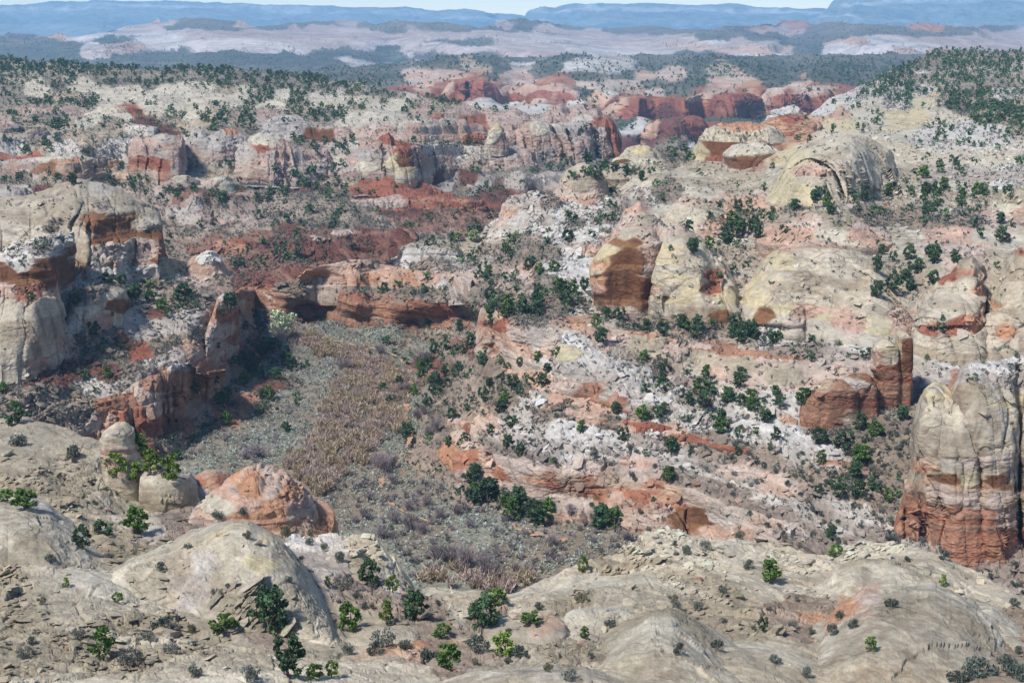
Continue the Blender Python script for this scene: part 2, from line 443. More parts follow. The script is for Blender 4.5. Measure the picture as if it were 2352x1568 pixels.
def land(name, x0, x1, bottom, crest, ctrl, kinds, S, step=STEP, warp=26, back=1.0, crest_warp=3.0, amp=1.0, drop=.25, seed=0., sat=True, lam=1e-4, ay=1.7, wl=60., ext=(1, 1)):
    cx = np.arange(x0, x1 + step, step)
    more = np.array([8, 20, 38, 62, 95, 140, 200, 280, 380, 500, 650, 850, 1100.])
    cx = np.concatenate([x0 - more[::-1] if ext[0] else [], cx, cx[-1] + more if ext[1] else []])   # the land goes on past the frame
    ca = np.array(crest, float)
    cr = np.interp(cx, ca[:, 0], ca[:, 1])
    # gently uneven crest
    cr = cr + crest_warp * (fbm(np.stack([cx / 35, cx * 0 + seed, cx * 0], -1), 4, .6) - .5)
    h = (bottom - cr).max()
    R = int(h / step)
    u = np.linspace(0, 1, R)
    VX = np.tile(cx, (R, 1)); VY = cr[None] + u[:, None] * (bottom - cr)[None]
    y0 = cr.min() - 4
    gs = 8.0
    gx = np.arange(x0 - gs, x1 + 3 * gs, gs); gy = np.arange(y0 - gs, bottom + 3 * gs, gs)
    pts = [(p[0], p[1], 100.0 / p[2]) for p in ctrl]
    ev = tps(pts, lam)
    GX, GY = np.meshgrid(gx, gy)
    g = ev(np.stack([GX.ravel(), GY.ravel()], -1)).reshape(GX.shape)
    Mx = cubic_up(len(gx), gs, np.clip(cx, x0, x1) - gx[0])          # C x gx
    A = g @ Mx.T                                     # gy x C
    # row direction differs by column
    t = np.clip((VY - gy[0]) / gs, 0, len(gy) - 1.001); i = np.floor(t).astype(int); f = t - i
    col = np.arange(len(cx))[None]
    w4 = [(-.5 * f + f ** 2 - .5 * f ** 3), (1 - 2.5 * f ** 2 + 1.5 * f ** 3), (.5 * f + 2 * f ** 2 - 1.5 * f ** 3), (-.5 * f ** 2 + .5 * f ** 3)]
    inv = sum(w4[k] * A[np.clip(i + k - 1, 0, len(gy) - 1), col] for k in range(4))
    Y = 100.0 / np.maximum(inv, 100.0 / 60000)
    G = XYZ(VX, VY, Y)
    # the land beyond the crest: on at the sight line's slope, then falling away
    Yc = Y[0]; tc = tdep(cr)
    nb = 26
    rows = []
    for k in range(nb, 0, -1):
        s = (k / nb) ** 1.7
        dy = back * Yc * .25 * s
        yy = Yc + dy
        z = -tc * yy - (drop * 60 * S * s ** 1.5 + tc * 0)
        rows.append(np.stack([G[0, :, 0] * yy / Yc, yy, z], -1))
    G = np.concatenate([np.array(rows), G], 0)
    R, Cn = G.shape[:2]
    Nn = grid_normals(G, False)
    flip = np.mean(Nn[:, :, 2]) < 0
    if flip: Nn = -Nn
    P = G.reshape(-1, 3).astype(np.float64); N = Nn.reshape(-1, 3)
    vx, vy, d_ = to_v(P)
    W = kind_weights(vx, vy, kinds, warp, P, S, ay, 3, wl)
    W = interfinger(W, P, S)
    e = np.linalg.norm(np.diff(G, axis=0), axis=-1); e = np.concatenate([e[:1], np.maximum(e[:-1], e[1:]), e[-1:]])
    e = np.maximum(e, (np.gradient(cx)[None] > 3 * step) * np.gradient(cx)[None] / FV * G[:, :, 1] * .4)
    d, dz, col_, tr, sh = surface(P, N, W, S, e.ravel(), amp, seed=seed)
    Pd = P + N * d[:, None]; Pd[:, 2] += dz
    Nf = grid_normals(Pd.reshape(R, Cn, 3), False).reshape(-1, 3)
    if flip: Nf = -Nf
    zsplat(Pd, tr, sh, N, col_, W)
    idx = np.arange(R * Cn).reshape(R, Cn)
    q = np.stack([idx[:-1, :-1], idx[1:, :-1], idx[1:, 1:], idx[:-1, 1:]], -1).reshape(-1, 4)
    me = mk_mesh(name, Pd, quads=q, alb=col_, mat=mrock(S))
    o = link(name, me)
    struct(o)
    return o

# ------------------------------------------------------------------ tool 2: a free standing rock, sliced bottom to top, with its own width and thickness
def rock_mesh(Y, depth, L, R, kinds, S, sec=2.6, dome=2.2, amp=1.0, step=STEP, warp=14, lean=0.0, seed=0., dip=(0.02, 0.03), bmin=.3, carve=None, flare=0.0, backk=1.5, ay=1.7):
    L = np.array(L, float); R = np.array(R, float)
    vt = max(L[0, 1], R[0, 1]); vb = min(L[-1, 1], R[-1, 1])
    Yc = Y + depth / 2
    n = max(int((vb - vt) / step), 12)
    u = np.linspace(0, 1, n)
    vy = vt + u * (vb - vt)
    xl = np.interp(vy, L[:, 1], L[:, 0]); xr = np.interp(vy, R[:, 1], R[:, 0])
    wmax = (xr - xl).max()
    PL = XYZ(xl, vy, Yc); PR = XYZ(xr, vy, Yc)
    a = (PR[:, 0] - PL[:, 0]) / 2; xc = (PR[:, 0] + PL[:, 0]) / 2; z = PL[:, 2]
    prof = bmin + (1 - bmin) * (1 - (1 - u) ** dome) ** (1 / dome)
    b = depth / 2 * prof
    yc = Yc - lean * depth * (1 - u)
    fl_ = 1 + flare * np.clip((u - .55) / .45, 0, 1) ** 2
    a = a * fl_; b = b * fl_
    # rounded cap, carrying on the slope of the shoulders
    k1 = max(int(n * .12), 2)
    slope = np.clip((z[0] - z[k1]) / max(a[k1] - a[0], .05 * a.max()), .12, .9)
    kc = int(np.clip(a[0] / (a.max() + 1e-6) * wmax / step * .5, 8, 80))
    sc = np.linspace(.02, 1, kc, endpoint=False)
    rise = .5 * slope * min(a[0], b[0])
    z = np.concatenate([z[0] + rise * (1 - sc ** 2), z])
    a = np.concatenate([a[0] * sc, a]); b = np.concatenate([b[0] * sc, b])
    xc = np.concatenate([np.full(kc, xc[0]), xc]); yc = np.concatenate([np.full(kc, yc[0]), yc])
    # a skirt below the foot so the rock stands in the ground
    hs = .5 * (z[kc] - z[-1]) + 1.0
    ks = 8
    z = np.concatenate([z, z[-1] - hs * np.linspace(0, 1, ks + 1)[1:]])
    a = np.concatenate([a, np.full(ks, a[-1])]); b = np.concatenate([b, np.full(ks, b[-1])]); xc = np.concatenate([xc, np.full(ks, xc[-1])]); yc = np.concatenate([yc, np.full(ks, yc[-1])])
    Cf = max(int((wmax * 1.25 + .9 * depth * FV / Yc) / step), 30); Cb = max(Cf // 3, 14)
    th = np.concatenate([np.linspace(math.pi, 2 * math.pi, Cf, endpoint=False), np.linspace(0, math.pi, Cb, endpoint=False)])
    Cn = len(th)
    e = 2 / sec
    cx_ = np.sign(np.cos(th)) * np.abs(np.cos(th)) ** e; sy = np.sign(np.sin(th)) * np.abs(np.sin(th)) ** e
    sy = np.where(sy > 0, sy * backk, sy)
    G = np.stack([xc[:, None] + a[:, None] * cx_[None], yc[:, None] + b[:, None] * sy[None], np.repeat(z[:, None], Cn, 1)], -1)
    Nn = grid_normals(G, True)
    # outward
    ctr = np.stack([xc, yc, z], -1)[:, None]
    if np.mean(((G - ctr) * Nn).sum(-1)) < 0: Nn = -Nn
    P = G.reshape(-1, 3); N = Nn.reshape(-1, 3)
    vx, vyv, d_ = to_v(P)
    W = kind_weights(vx, vyv, kinds, warp, P, S, ay)
    W = interfinger(W, P, S)
    d, dz, col, tr, sh = surface(P, N, W, S, np.full(len(P), step * Y / FV), amp, seed=seed, dip=dip)
    Pd = P + N * d[:, None]; Pd[:, 2] += dz * .6
    if carve is not None:
        for (cvx, cvy, rx, ry, dep) in carve:
            k = np.exp(-(((vx - cvx) / rx) ** 2 + ((vyv - cvy) / ry) ** 2) ** 2) * (P[:, 1] < Yc)
            Pd[:, 1] += dep * k
    zsplat(Pd, tr, sh, N, col, W)
    Rr = len(z)
    idx = np.arange(Rr * Cn).reshape(Rr, Cn); nx = np.roll(idx, -1, 1)
    q = np.stack([idx[:-1], idx[1:], nx[1:], nx[:-1]], -1).reshape(-1, 4)
    return Pd, q, col
def rock(name, label, cat, lobes, S, group=None, **kw):
    Vs, Qs, Cs = [], [], []; off = 0
    for lb in lobes:
        k = dict(kw); k.update(lb)
        V, q, c = rock_mesh(S=S, **k)
        Vs.append(V); Qs.append(q + off); Cs.append(c); off += len(V)
    V = np.concatenate(Vs); base = V[:, 2].min()
    ctr = np.array([V[:, 0].mean(), V[:, 1].mean(), base])
    me = mk_mesh(name, V - ctr, quads=np.concatenate(Qs), alb=np.concatenate(Cs), mat=mrock(S))
    o = link(name, me); o.location = ctr
    tag(o, label, cat, group)
    return o

# ------------------------------------------------------------------ tool 3: a run of cliff between a top line and a foot line, with buttresses, joints and a top that goes back
def cells1(x, jit=.8):
    i = np.floor(x).astype(np.int64); f = x - i
    d1 = np.full(x.shape, 9.0); d2 = np.full(x.shape, 9.0); c = np.zeros(x.shape)
    for k in (-1, 0, 1):
        h = N1[(i + k) & 4095]; d = np.abs(k + .5 + (h - .5) * jit - f)
        m = d < d1
        d2 = np.where(m, d1, np.minimum(d2, d)); c = np.where(m, N1[(i + k + 991) & 4095], c); d1 = np.where(m, d, d1)
    return d2 - d1, c
def wall_mesh(top, foot, kinds, S, p=2.4, but=1.0, cellw=13.0, notch=1.0, back=30., drop=.35, amp=1.0, step=STEP, warp=8, crest_warp=2.5, seed=0., sink=.06, carve=None, ay=1.7, dip=(.02, .03)):
    top = np.array(top, float); foot = np.array(foot, float)
    x0 = max(top[0, 0], foot[0, 0]); x1 = min(top[-1, 0], foot[-1, 0])
    cx = np.arange(x0, x1, step)
    vt = np.interp(cx, top[:, 0], top[:, 1]); Yt = np.interp(cx, top[:, 0], top[:, 2])
    vb = np.interp(cx, foot[:, 0], foot[:, 1]); Yb = np.interp(cx, foot[:, 0], foot[:, 2])
    vt = vt + crest_warp * (fbm(np.stack([cx / 22, cx * 0 + seed, cx * 0], -1), 4, .6) - .5) * 2
    vt = np.minimum(vt, vb - 2)
    # stand the foot on the land that is already there
    jx = np.clip((cx / 2).astype(int), 0, ZB_W - 1); jy = np.clip((vb / 2).astype(int), 0, ZB_H - 1)
    zy = LANDY[jy, jx].astype(float); inn = (cx > 0) & (cx < 2351) & (vb < 1566)
    dY = np.where(inn & (np.abs(zy / Yb - 1) < .16), zy - Yb, np.nan)
    if np.isfinite(dY).sum() > 3:
        g = np.isfinite(dY); dY = np.interp(cx, cx[g], dY[g])
        k = max(int(30 / step), 1); pad = np.pad(dY, k, mode='edge'); dY = np.convolve(pad, np.ones(2 * k + 1) / (2 * k + 1), 'valid')
        Yb = Yb + dY; Yt = Yt + dY
    vb = vb + 3
    n = max(int((vb - vt).max() / step), 10)
    u = np.concatenate([np.linspace(-.9, -.03, 8), np.linspace(0, 1, n)])[:, None]; n = len(u)
    VX = np.tile(cx, (n, 1)); VY = vb[None] + u * (vt - vb)[None]
    uu = np.clip(u, 0, 1)
    f = 1 - (1 - uu ** p) ** (1 / p) if p > 1 else uu
    Y = Yb[None] + (Yt - Yb)[None] * (.25 * uu + .75 * f)
    sm = VX / FV * Y
    hgt = (vb - vt)[None] / FV * Y
    wob = (fbm(np.stack([sm.ravel() / (cellw * 1.2), (u * hgt).ravel() / (cellw * 1.2), 0 * sm.ravel() + seed], -1), 3) - .5).reshape(sm.shape)
    e1, c1 = cells1(sm / cellw + wob * .55 + seed); e2, c2 = cells1(sm / (cellw * .37) + wob * 1.1 + 3 * seed + 7)
    lo = np.clip(hgt / (1.2 * cellw), 0, 1) * but * (1 - .45 * uu)
    Y = Y - cellw * .16 * lo * (np.sqrt(sstep(0, .7, e1)) * 1.3 + (c1 - .5) * 1.6) - cellw * .045 * lo * (np.sqrt(sstep(0, .7, e2)) + (c2 - .5) * 1.4)
    Y = Y + notch * cellw * .10 * lo * (1 - sstep(0, .07, e1)) + notch * cellw * .05 * lo * (1 - sstep(0, .10, e2)) * (c2 > .45)
    if carve is not None:
        for (cvx, cvy, rx, ry, dep) in carve:
            Y = Y + dep * np.exp(-(((VX - cvx) / rx) ** 2 + ((VY - cvy) / ry) ** 2) ** 2)
    G = XYZ(VX, VY, Y)[::-1]                      # top row first
    Yc = G[0, :, 1]; tc = tdep(vt); rows = []
    nb = 16
    for k in range(nb, 0, -1):
        q = (k / nb) ** 1.6
        yy = Yc + back * q
        z = -tc * yy - drop * back * q ** 1.4
        rows.append(np.stack([G[0, :, 0] * yy / Yc, yy, z], -1))
    G = np.concatenate([np.array(rows), G], 0)
    R, Cn = G.shape[:2]
    N = grid_normals(G, False)
    if N[:, :, 1].mean() > 0: N = -N
    P = G.reshape(-1, 3); N = N.reshape(-1, 3)
    vx, vy, d_ = to_v(P)
    W = kind_weights(vx, vy, kinds, warp, P, S, ay)
    W = interfinger(W, P, S)
    e = np.linalg.norm(np.diff(G, axis=0), axis=-1); e = np.concatenate([e[:1], np.maximum(e[:-1], e[1:]), e[-1:]]).ravel()
    d, dz, col, tr, sh = surface(P, N, W, S, e, amp, seed=seed, dip=dip)
    Pd = P + N * d[:, None]; Pd[:, 2] += dz
    zsplat(Pd, tr, sh, N, col, W)
    idx = np.arange(R * Cn).reshape(R, Cn)
    q = np.stack([idx[:-1, :-1], idx[1:, :-1], idx[1:, 1:], idx[:-1, 1:]], -1).reshape(-1, 4)
    return Pd, q, col
def wall(label, top, foot, kinds, S, name='sandstone_cliff', group=None, **kw):
    V, q, col = wall_mesh(top, foot, kinds, S, **kw)
    base = V[:, 2].min(); ctr = np.array([V[:, 0].mean(), V[:, 1].mean(), base])
    o = link(name, mk_mesh(name, V - ctr, quads=q, alb=col, mat=mrock(S))); o.location = ctr
    return tag(o, label, 'rock formation', group)

# ------------------------------------------------------------------ the land, far to near
def zz(vx, vy, z):
    return (vx, vy, -z / float(tdep(vy)))
def fl(vx, vy):
    return (vx, vy, floorY(vy))

# base ground to the horizon
bv = []
for r in (60, 400, 1500, 4000, 8000, 12500):
    for k in range(64):
        a = k / 64 * 2 * math.pi
        bv.append((r * math.sin(a), r * math.cos(a), -235 - (5 if r < 500 else 0) + 12 * math.sin(3 * a + r)))
bq = [(i * 64 + k, i * 64 + (k + 1) % 64, (i + 1) * 64 + (k + 1) % 64, (i + 1) * 64 + k) for i in range(5) for k in range(64)]
bq_t = [tuple(range(64))]
me = mk_mesh("ground", np.array(bv), quads=bq, alb=np.tile(np.array([[.36, .26, .2]], f32), (len(bv), 1)), mat=mrock(40))
struct(link("ground", me))

# blue mesas on the skyline
def mesa(name, crest, y_top, y_base, vb, x0, x1, seed):
    ctrl = []
    for x in np.linspace(x0, x1, 7):
        vt = np.interp(x, [c[0] for c in crest], [c[1] for c in crest])
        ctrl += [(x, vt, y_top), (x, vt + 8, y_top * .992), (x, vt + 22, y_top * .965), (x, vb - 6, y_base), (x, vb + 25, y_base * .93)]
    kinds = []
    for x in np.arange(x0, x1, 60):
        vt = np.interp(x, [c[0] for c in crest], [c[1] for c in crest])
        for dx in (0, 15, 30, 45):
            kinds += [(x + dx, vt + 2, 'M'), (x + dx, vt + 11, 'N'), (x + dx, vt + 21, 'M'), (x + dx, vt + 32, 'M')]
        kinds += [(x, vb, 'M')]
    return land(name, x0, x1, vb + 30, crest, ctrl, kinds, 22, step=2.0, warp=4, crest_warp=1.2, amp=1.1, seed=seed, drop=.05, lam=1e-7, ext=(0, 0))
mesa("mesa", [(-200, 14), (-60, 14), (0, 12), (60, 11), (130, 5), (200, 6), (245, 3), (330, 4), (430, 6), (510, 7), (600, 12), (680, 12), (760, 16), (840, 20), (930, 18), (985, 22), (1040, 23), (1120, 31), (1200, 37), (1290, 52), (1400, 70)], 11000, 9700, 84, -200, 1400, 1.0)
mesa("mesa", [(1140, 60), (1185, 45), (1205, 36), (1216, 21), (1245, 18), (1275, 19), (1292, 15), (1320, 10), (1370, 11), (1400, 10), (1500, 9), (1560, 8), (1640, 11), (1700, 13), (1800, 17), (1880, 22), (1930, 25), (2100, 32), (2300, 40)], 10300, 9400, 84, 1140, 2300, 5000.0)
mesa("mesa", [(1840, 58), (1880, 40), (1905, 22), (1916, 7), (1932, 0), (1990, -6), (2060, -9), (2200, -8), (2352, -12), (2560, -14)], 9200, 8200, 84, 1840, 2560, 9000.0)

# pale desert bench in the distance
crest = [(-200, 84), (-60, 80), (0, 78), (20, 72), (45, 77), (75, 76), (95, 81), (125, 80), (137, 75), (150, 80), (175, 83), (215, 76), (260, 68), (330, 57), (352, 51), (362, 44), (372, 51), (392, 44), (425, 40), (480, 43), (555, 49), (575, 57), (640, 58), (700, 55), (740, 48), (800, 47), (860, 54), (900, 51), (950, 52), (1000, 55), (1060, 57), (1100, 58), (1130, 52), (1155, 43), (1190, 42), (1240, 48), (1290, 52), (1345, 60), (1400, 64), (1490, 61), (1560, 65), (1640, 60), (1700, 58), (1800, 53), (1830, 51), (1900, 54), (2000, 56), (2090, 60), (2140, 56), (2180, 60), (2250, 61), (2352, 62), (2560, 66)]
ctrl = []
for x in (-200, 300, 800, 1300, 1800, 2300, 2560):
    ctrl += [(x, 60, 10500), (x, 75, 9300), (x, 95, 8300), (x, 115, 7200), (x, 135, 6500), (x, 160, 6150), (x, 185, 5950)]
ctrl += [(1175, 48, 9300), (1175, 70, 8600), (450, 48, 9700), (440, 70, 8800), (1700, 92, 7500), (1700, 118, 7100), (1780, 90, 7600), (1840, 95, 8400), (1970, 92, 7300), (1960, 120, 7000), (2250, 72, 8000), (2250, 110, 7300), (600, 85, 8300), (600, 62, 9500), (250, 84, 8600), (900, 62, 8900), (900, 100, 7900)]
kinds = [(0, 76, 'O'), (20, 74, 'Z'), (137, 78, 'O'), (0, 90, 'Z'), (100, 92, 'Z'), (200, 84, 'L'), (300, 72, 'L'), (330, 68, 'L'), (362, 48, 'L'), (430, 45, 'Z'), (520, 50, 'Z'), (560, 54, 'O'), (420, 62, 'Z'), (520, 66, 'Z'), (420, 72, 'L'), (380, 84, 'L'),
 (250, 92, 'Z'), (150, 105, 'Z'), (60, 115, 'Z'), (220, 112, 'L'), (270, 112, 'P'), (400, 95, 'L'), (480, 88, 'L'), (560, 80, 'L'), (640, 72, 'L'), (700, 66, 'L'), (640, 60, 'Z'), (720, 58, 'Z'), (760, 52, 'Z'), (800, 50, 'L'), (860, 58, 'Z'), (780, 72, 'L'), (860, 76, 'L'), (900, 66, 'Z'),
 (960, 72, 'L'), (1040, 76, 'L'), (1000, 60, 'Z'), (1060, 64, 'Z'), (1130, 60, 'Z'), (1160, 48, 'L'), (1200, 46, 'Z'), (1180, 62, 'Z'), (1150, 72, 'L'), (1220, 80, 'L'), (1260, 66, 'P'), (1300, 60, 'Z'), (1350, 72, 'L'), (1320, 84, 'L'), (1400, 68, 'Z'), (1500, 70, 'Z'), (1580, 76, 'Z'), (1480, 88, 'L'), (1560, 96, 'L'),
 (500, 110, 'L'), (580, 100, 'L'), (640, 112, 'L'), (700, 92, 'L'), (760, 98, 'L'), (820, 104, 'L'), (900, 100, 'L'), (960, 112, 'L'), (880, 118, 'Z'), (780, 122, 'Z'), (640, 126, 'Z'), (500, 124, 'Z'), (380, 122, 'Z'), (280, 128, 'Z'), (160, 124, 'Z'), (40, 132, 'Z'), (900, 134, 'Z'), (820, 142, 'L'), (900, 146, 'L'), (760, 150, 'Z'), (1000, 126, 'Z'), (980, 140, 'L'), (600, 142, 'Z'), (450, 140, 'Z'),
 (1080, 100, 'Z'), (1080, 112, 'L'), (1180, 112, 'L'), (1280, 106, 'L'), (1380, 104, 'L'), (1440, 120, 'L'), (1340, 122, 'L'), (1200, 124, 'L'), (1100, 124, 'Z'), (1560, 106, 'P'), (1520, 112, 'L'), (1620, 112, 'P'), (1660, 100, 'L'), (1700, 92, 'L'), (1720, 108, 'P'), (1760, 98, 'L'), (1780, 110, 'P'), (1750, 88, 'Z'), (1640, 90, 'Z'), (1820, 100, 'Z'), (1860, 110, 'Z'), (1880, 92, 'Z'), (1700, 60, 'Z'), (1800, 66, 'L'), (1760, 72, 'L'), (1830, 56, 'R'), (1760, 58, 'R'), (1900, 66, 'Z'), (1900, 80, 'Z'), (2000, 74, 'Z'), (2060, 66, 'Z'),
 (1930, 100, 'P'), (1970, 96, 'P'), (1920, 116, 'L'), (2000, 118, 'L'), (2040, 104, 'L'), (2020, 94, 'L'), (2080, 112, 'P'), (2140, 100, 'L'), (2180, 86, 'L'), (2240, 80, 'L'), (2300, 90, 'L'), (2340, 74, 'L'), (2300, 108, 'L'), (2140, 116, 'P'), (2130, 58, 'R'), (2120, 76, 'Z'), (2200, 68, 'Z'), (2300, 66, 'Z'), (1600, 126, 'Z'), (1700, 128, 'L'), (1800, 128, 'L'), (1950, 130, 'Z'), (2200, 128, 'Z')]
ctrl = [(a, b, c * (.62 if c > 8000 else .66)) for a, b, c in ctrl]
land("desert_bench", -200, 2560, 190, crest, ctrl, kinds, 40, step=1.8, warp=16, wl=34., crest_warp=2, amp=.5, seed=300., lam=1e-6, drop=.1, ay=4.5)

# wooded plateau with purple red cliffs beyond the canyon
crest = [(600, 172), (700, 163), (800, 157), (900, 146), (1000, 136), (1100, 129), (1200, 130), (1300, 128), (1500, 128), (1700, 129), (1800, 127), (1900, 125), (2100, 124), (2560, 124)]
ctrl = []
for x in (600, 900, 1200, 1500, 1800, 2100, 2400):
    ctrl += [(x, 126, 5000), (x, 145, 4200), (x, 165, 3600), (x, 185, 3100)]
ctrl += [(900, 200, 2800), (1000, 190, 2900), (1000, 210, 2750), (1050, 185, 2900), (1050, 222, 2760), (1150, 188, 2850), (1150, 222, 2740), (1280, 195, 2750), (1280, 222, 2680), (1130, 226, 2640), (1180, 262, 2500), (1300, 262, 2480), (1400, 226, 2600), (1400, 268, 2540), (1500, 224, 2600), (1500, 268, 2540), (1560, 228, 2550), (1600, 215, 2600), (1590, 265, 2500), (1750, 210, 2600), (1750, 262, 2520), (1880, 205, 2600), (1880, 260, 2540),
 (1450, 275, 2350), (1600, 282, 2300), (1480, 290, 2100), (1570, 285, 2120), (1480, 325, 2040), (1600, 300, 2050), (1600, 330, 1950), (1700, 290, 2150), (1500, 340, 1850), (1430, 330, 1900), (1750, 290, 2100), (1500, 400, 1500), (900, 300, 2000), (1200, 330, 1800), (2100, 260, 2400), (2400, 300, 2200), (1900, 320, 1900), (1700, 400, 1500)]
kinds = [(700, 165, 'Z'), (900, 155, 'Z'), (900, 185, 'Z'), (1000, 140, 'Z'), (1050, 150, 'Z'), (1100, 134, 'Z'), (1200, 134, 'Z'), (1300, 134, 'Z'), (1500, 134, 'Z'), (1700, 134, 'Z'), (1900, 132, 'Z'), (2100, 130, 'Z'), (2300, 130, 'Z'), (1080, 142, 'V'), (1200, 146, 'W'), (1320, 150, 'W'), (1420, 152, 'W'), (1500, 150, 'Z'), (1250, 158, 'Z'), (1150, 160, 'Z'), (1050, 165, 'P'), (950, 178, 'P'), (1000, 180, 'P'), (1100, 172, 'O'), (1180, 172, 'P'), (1120, 180, 'Z'), (980, 192, 'P'), (920, 200, 'R'), (1010, 205, 'R'), (1050, 205, 'R'), (1100, 192, 'R'), (1090, 215, 'R'), (1130, 205, 'R'), (1180, 188, 'P'), (1190, 205, 'R'), (1160, 215, 'P'), (1240, 200, 'R'), (1300, 196, 'R'), (1230, 218, 'P'), (1290, 220, 'P'), (1280, 235, 'R'), (1120, 235, 'W'), (1180, 242, 'W'), (1240, 250, 'W'), (1310, 240, 'W'), (1330, 218, 'Z'),
 (1350, 180, 'Z'), (1350, 195, 'P'), (1430, 178, 'Z'), (1420, 190, 'P'), (1480, 175, 'O'), (1540, 172, 'P'), (1600, 170, 'Z'), (1500, 195, 'Z'), (1450, 205, 'P'), (1400, 215, 'W'), (1380, 226, 'P'), (1600, 150, 'Z'), (1750, 150, 'Z'), (1900, 150, 'Z'), (1650, 160, 'V'), (1760, 168, 'Z'), (1700, 182, 'P'), (1800, 178, 'Z'), (1900, 180, 'Z'), (1960, 160, 'Z'), (1600, 190, 'Z'), (1680, 196, 'P'), (1730, 193, 'O'), (1780, 200, 'Z'), (1830, 198, 'P'), (1560, 205, 'Z'), (1500, 218, 'P'), (1640, 212, 'P'),
 (1430, 240, 'R'), (1480, 235, 'R'), (1540, 240, 'R'), (1500, 255, 'R'), (1430, 262, 'R'), (1570, 250, 'W'), (1600, 230, 'R'), (1660, 230, 'R'), (1720, 225, 'R'), (1780, 222, 'R'), (1850, 212, 'R'), (1900, 210, 'R'), (1650, 250, 'R'), (1730, 250, 'R'), (1800, 250, 'R'), (1640, 272, 'Z'), (1700, 270, 'Z'), (1760, 275, 'Z'), (1440, 278, 'Z'), (1480, 285, 'W'), (1520, 290, 'R'), (1570, 300, 'R'), (1500, 305, 'T'), (1450, 320, 'T'), (1600, 290, 'R'), (1640, 300, 'R'), (1700, 300, 'T'), (1560, 330, 'S'), (1600, 330, 'W'), (1450, 300, 'W'), (1430, 295, 'Z'), (1800, 300, 'T'), (2100, 200, 'Z')]
ctrl = [(a, b, c * .75) for a, b, c in ctrl]
land("canyon_plateau", 600, 2560, 420, crest, ctrl, kinds, 10, step=1.9, warp=12, wl=40., crest_warp=2, amp=.85, ext=(0, 1), seed=700., lam=1e-6, drop=.3, ay=2.0)

# left mesa, its ledges and the red slopes under it
crest = [(-200, 143), (0, 144), (120, 149), (250, 155), (330, 162), (420, 160), (520, 165), (620, 170), (700, 172), (780, 180), (850, 196), (930, 212), (1000, 224), (1060, 238), (1110, 252), (1160, 262), (1230, 262), (1300, 256), (1400, 268), (1424, 310), (1430, 370), (1400, 385), (1440, 400), (1500, 420), (1700, 430)]
ctrl = [(-200, 145, 1250), (0, 145, 1250), (300, 155, 1250), (600, 170, 1250), (800, 185, 1230), (0, 190, 1120), (300, 195, 1120), (600, 205, 1120), (950, 217, 1160), (1000, 240, 1080), (1150, 265, 1000), (1300, 262, 960), (1420, 290, 930),
 (-200, 250, 950), (0, 250, 950), (300, 250, 960), (600, 245, 980), (900, 262, 940), (200, 280, 890), (450, 285, 880), (-100, 300, 850), (0, 315, 810), (200, 320, 805), (340, 310, 830), (700, 315, 840),
 (0, 345, 798), (250, 352, 795), (0, 390, 788), (250, 392, 785), (400, 395, 778), (480, 300, 835), (480, 395, 780), (560, 310, 835), (640, 318, 838), (560, 400, 785), (700, 420, 772), (600, 420, 770), (640, 340, 810), (760, 330, 830), (760, 400, 780), (870, 300, 838), (960, 300, 845), (860, 395, 780), (970, 400, 782), (1000, 300, 870), (1060, 310, 870), (1050, 390, 838), (1150, 315, 880), (1150, 385, 845), (1240, 385, 860), (1300, 380, 875), (1400, 360, 900), (1210, 280, 930), (1430, 400, 880), (1500, 430, 850),
 (1000, 405, 800), (1100, 412, 800), (1200, 420, 800), (1000, 420, 785), (550, 428, 760), (700, 436, 750), (650, 425, 766), (800, 455, 738), (880, 440, 748), (980, 440, 752), (1100, 465, 742), (1110, 490, 728), (900, 465, 732), (1180, 440, 790), (1200, 470, 770), (1300, 420, 830), (1280, 440, 800), (1400, 440, 820),
 (-200, 430, 740), (0, 430, 742), (200, 430, 748), (400, 428, 752), (480, 415, 765), (0, 490, 690), (450, 440, 742), (430, 470, 720), (560, 460, 728), (560, 500, 690), (450, 500, 690), (640, 500, 690), (800, 500, 693), (950, 500, 705), (1080, 510, 698), (1150, 510, 705), (1250, 510, 720),
 (500, 545, 655), (700, 545, 660), (850, 550, 668), (1000, 540, 680), (620, 575, 636), (900, 570, 650), (700, 600, 628), (600, 600, 625), (880, 598, 638), (450, 600, 628), (-100, 600, 620), (200, 600, 620), (500, 640, 604), (700, 640, 604), (900, 640, 606), (1000, 640, 610), (600, 700, 560), (900, 700, 560), (0, 700, 560), (1200, 650, 600), (1300, 600, 650)]
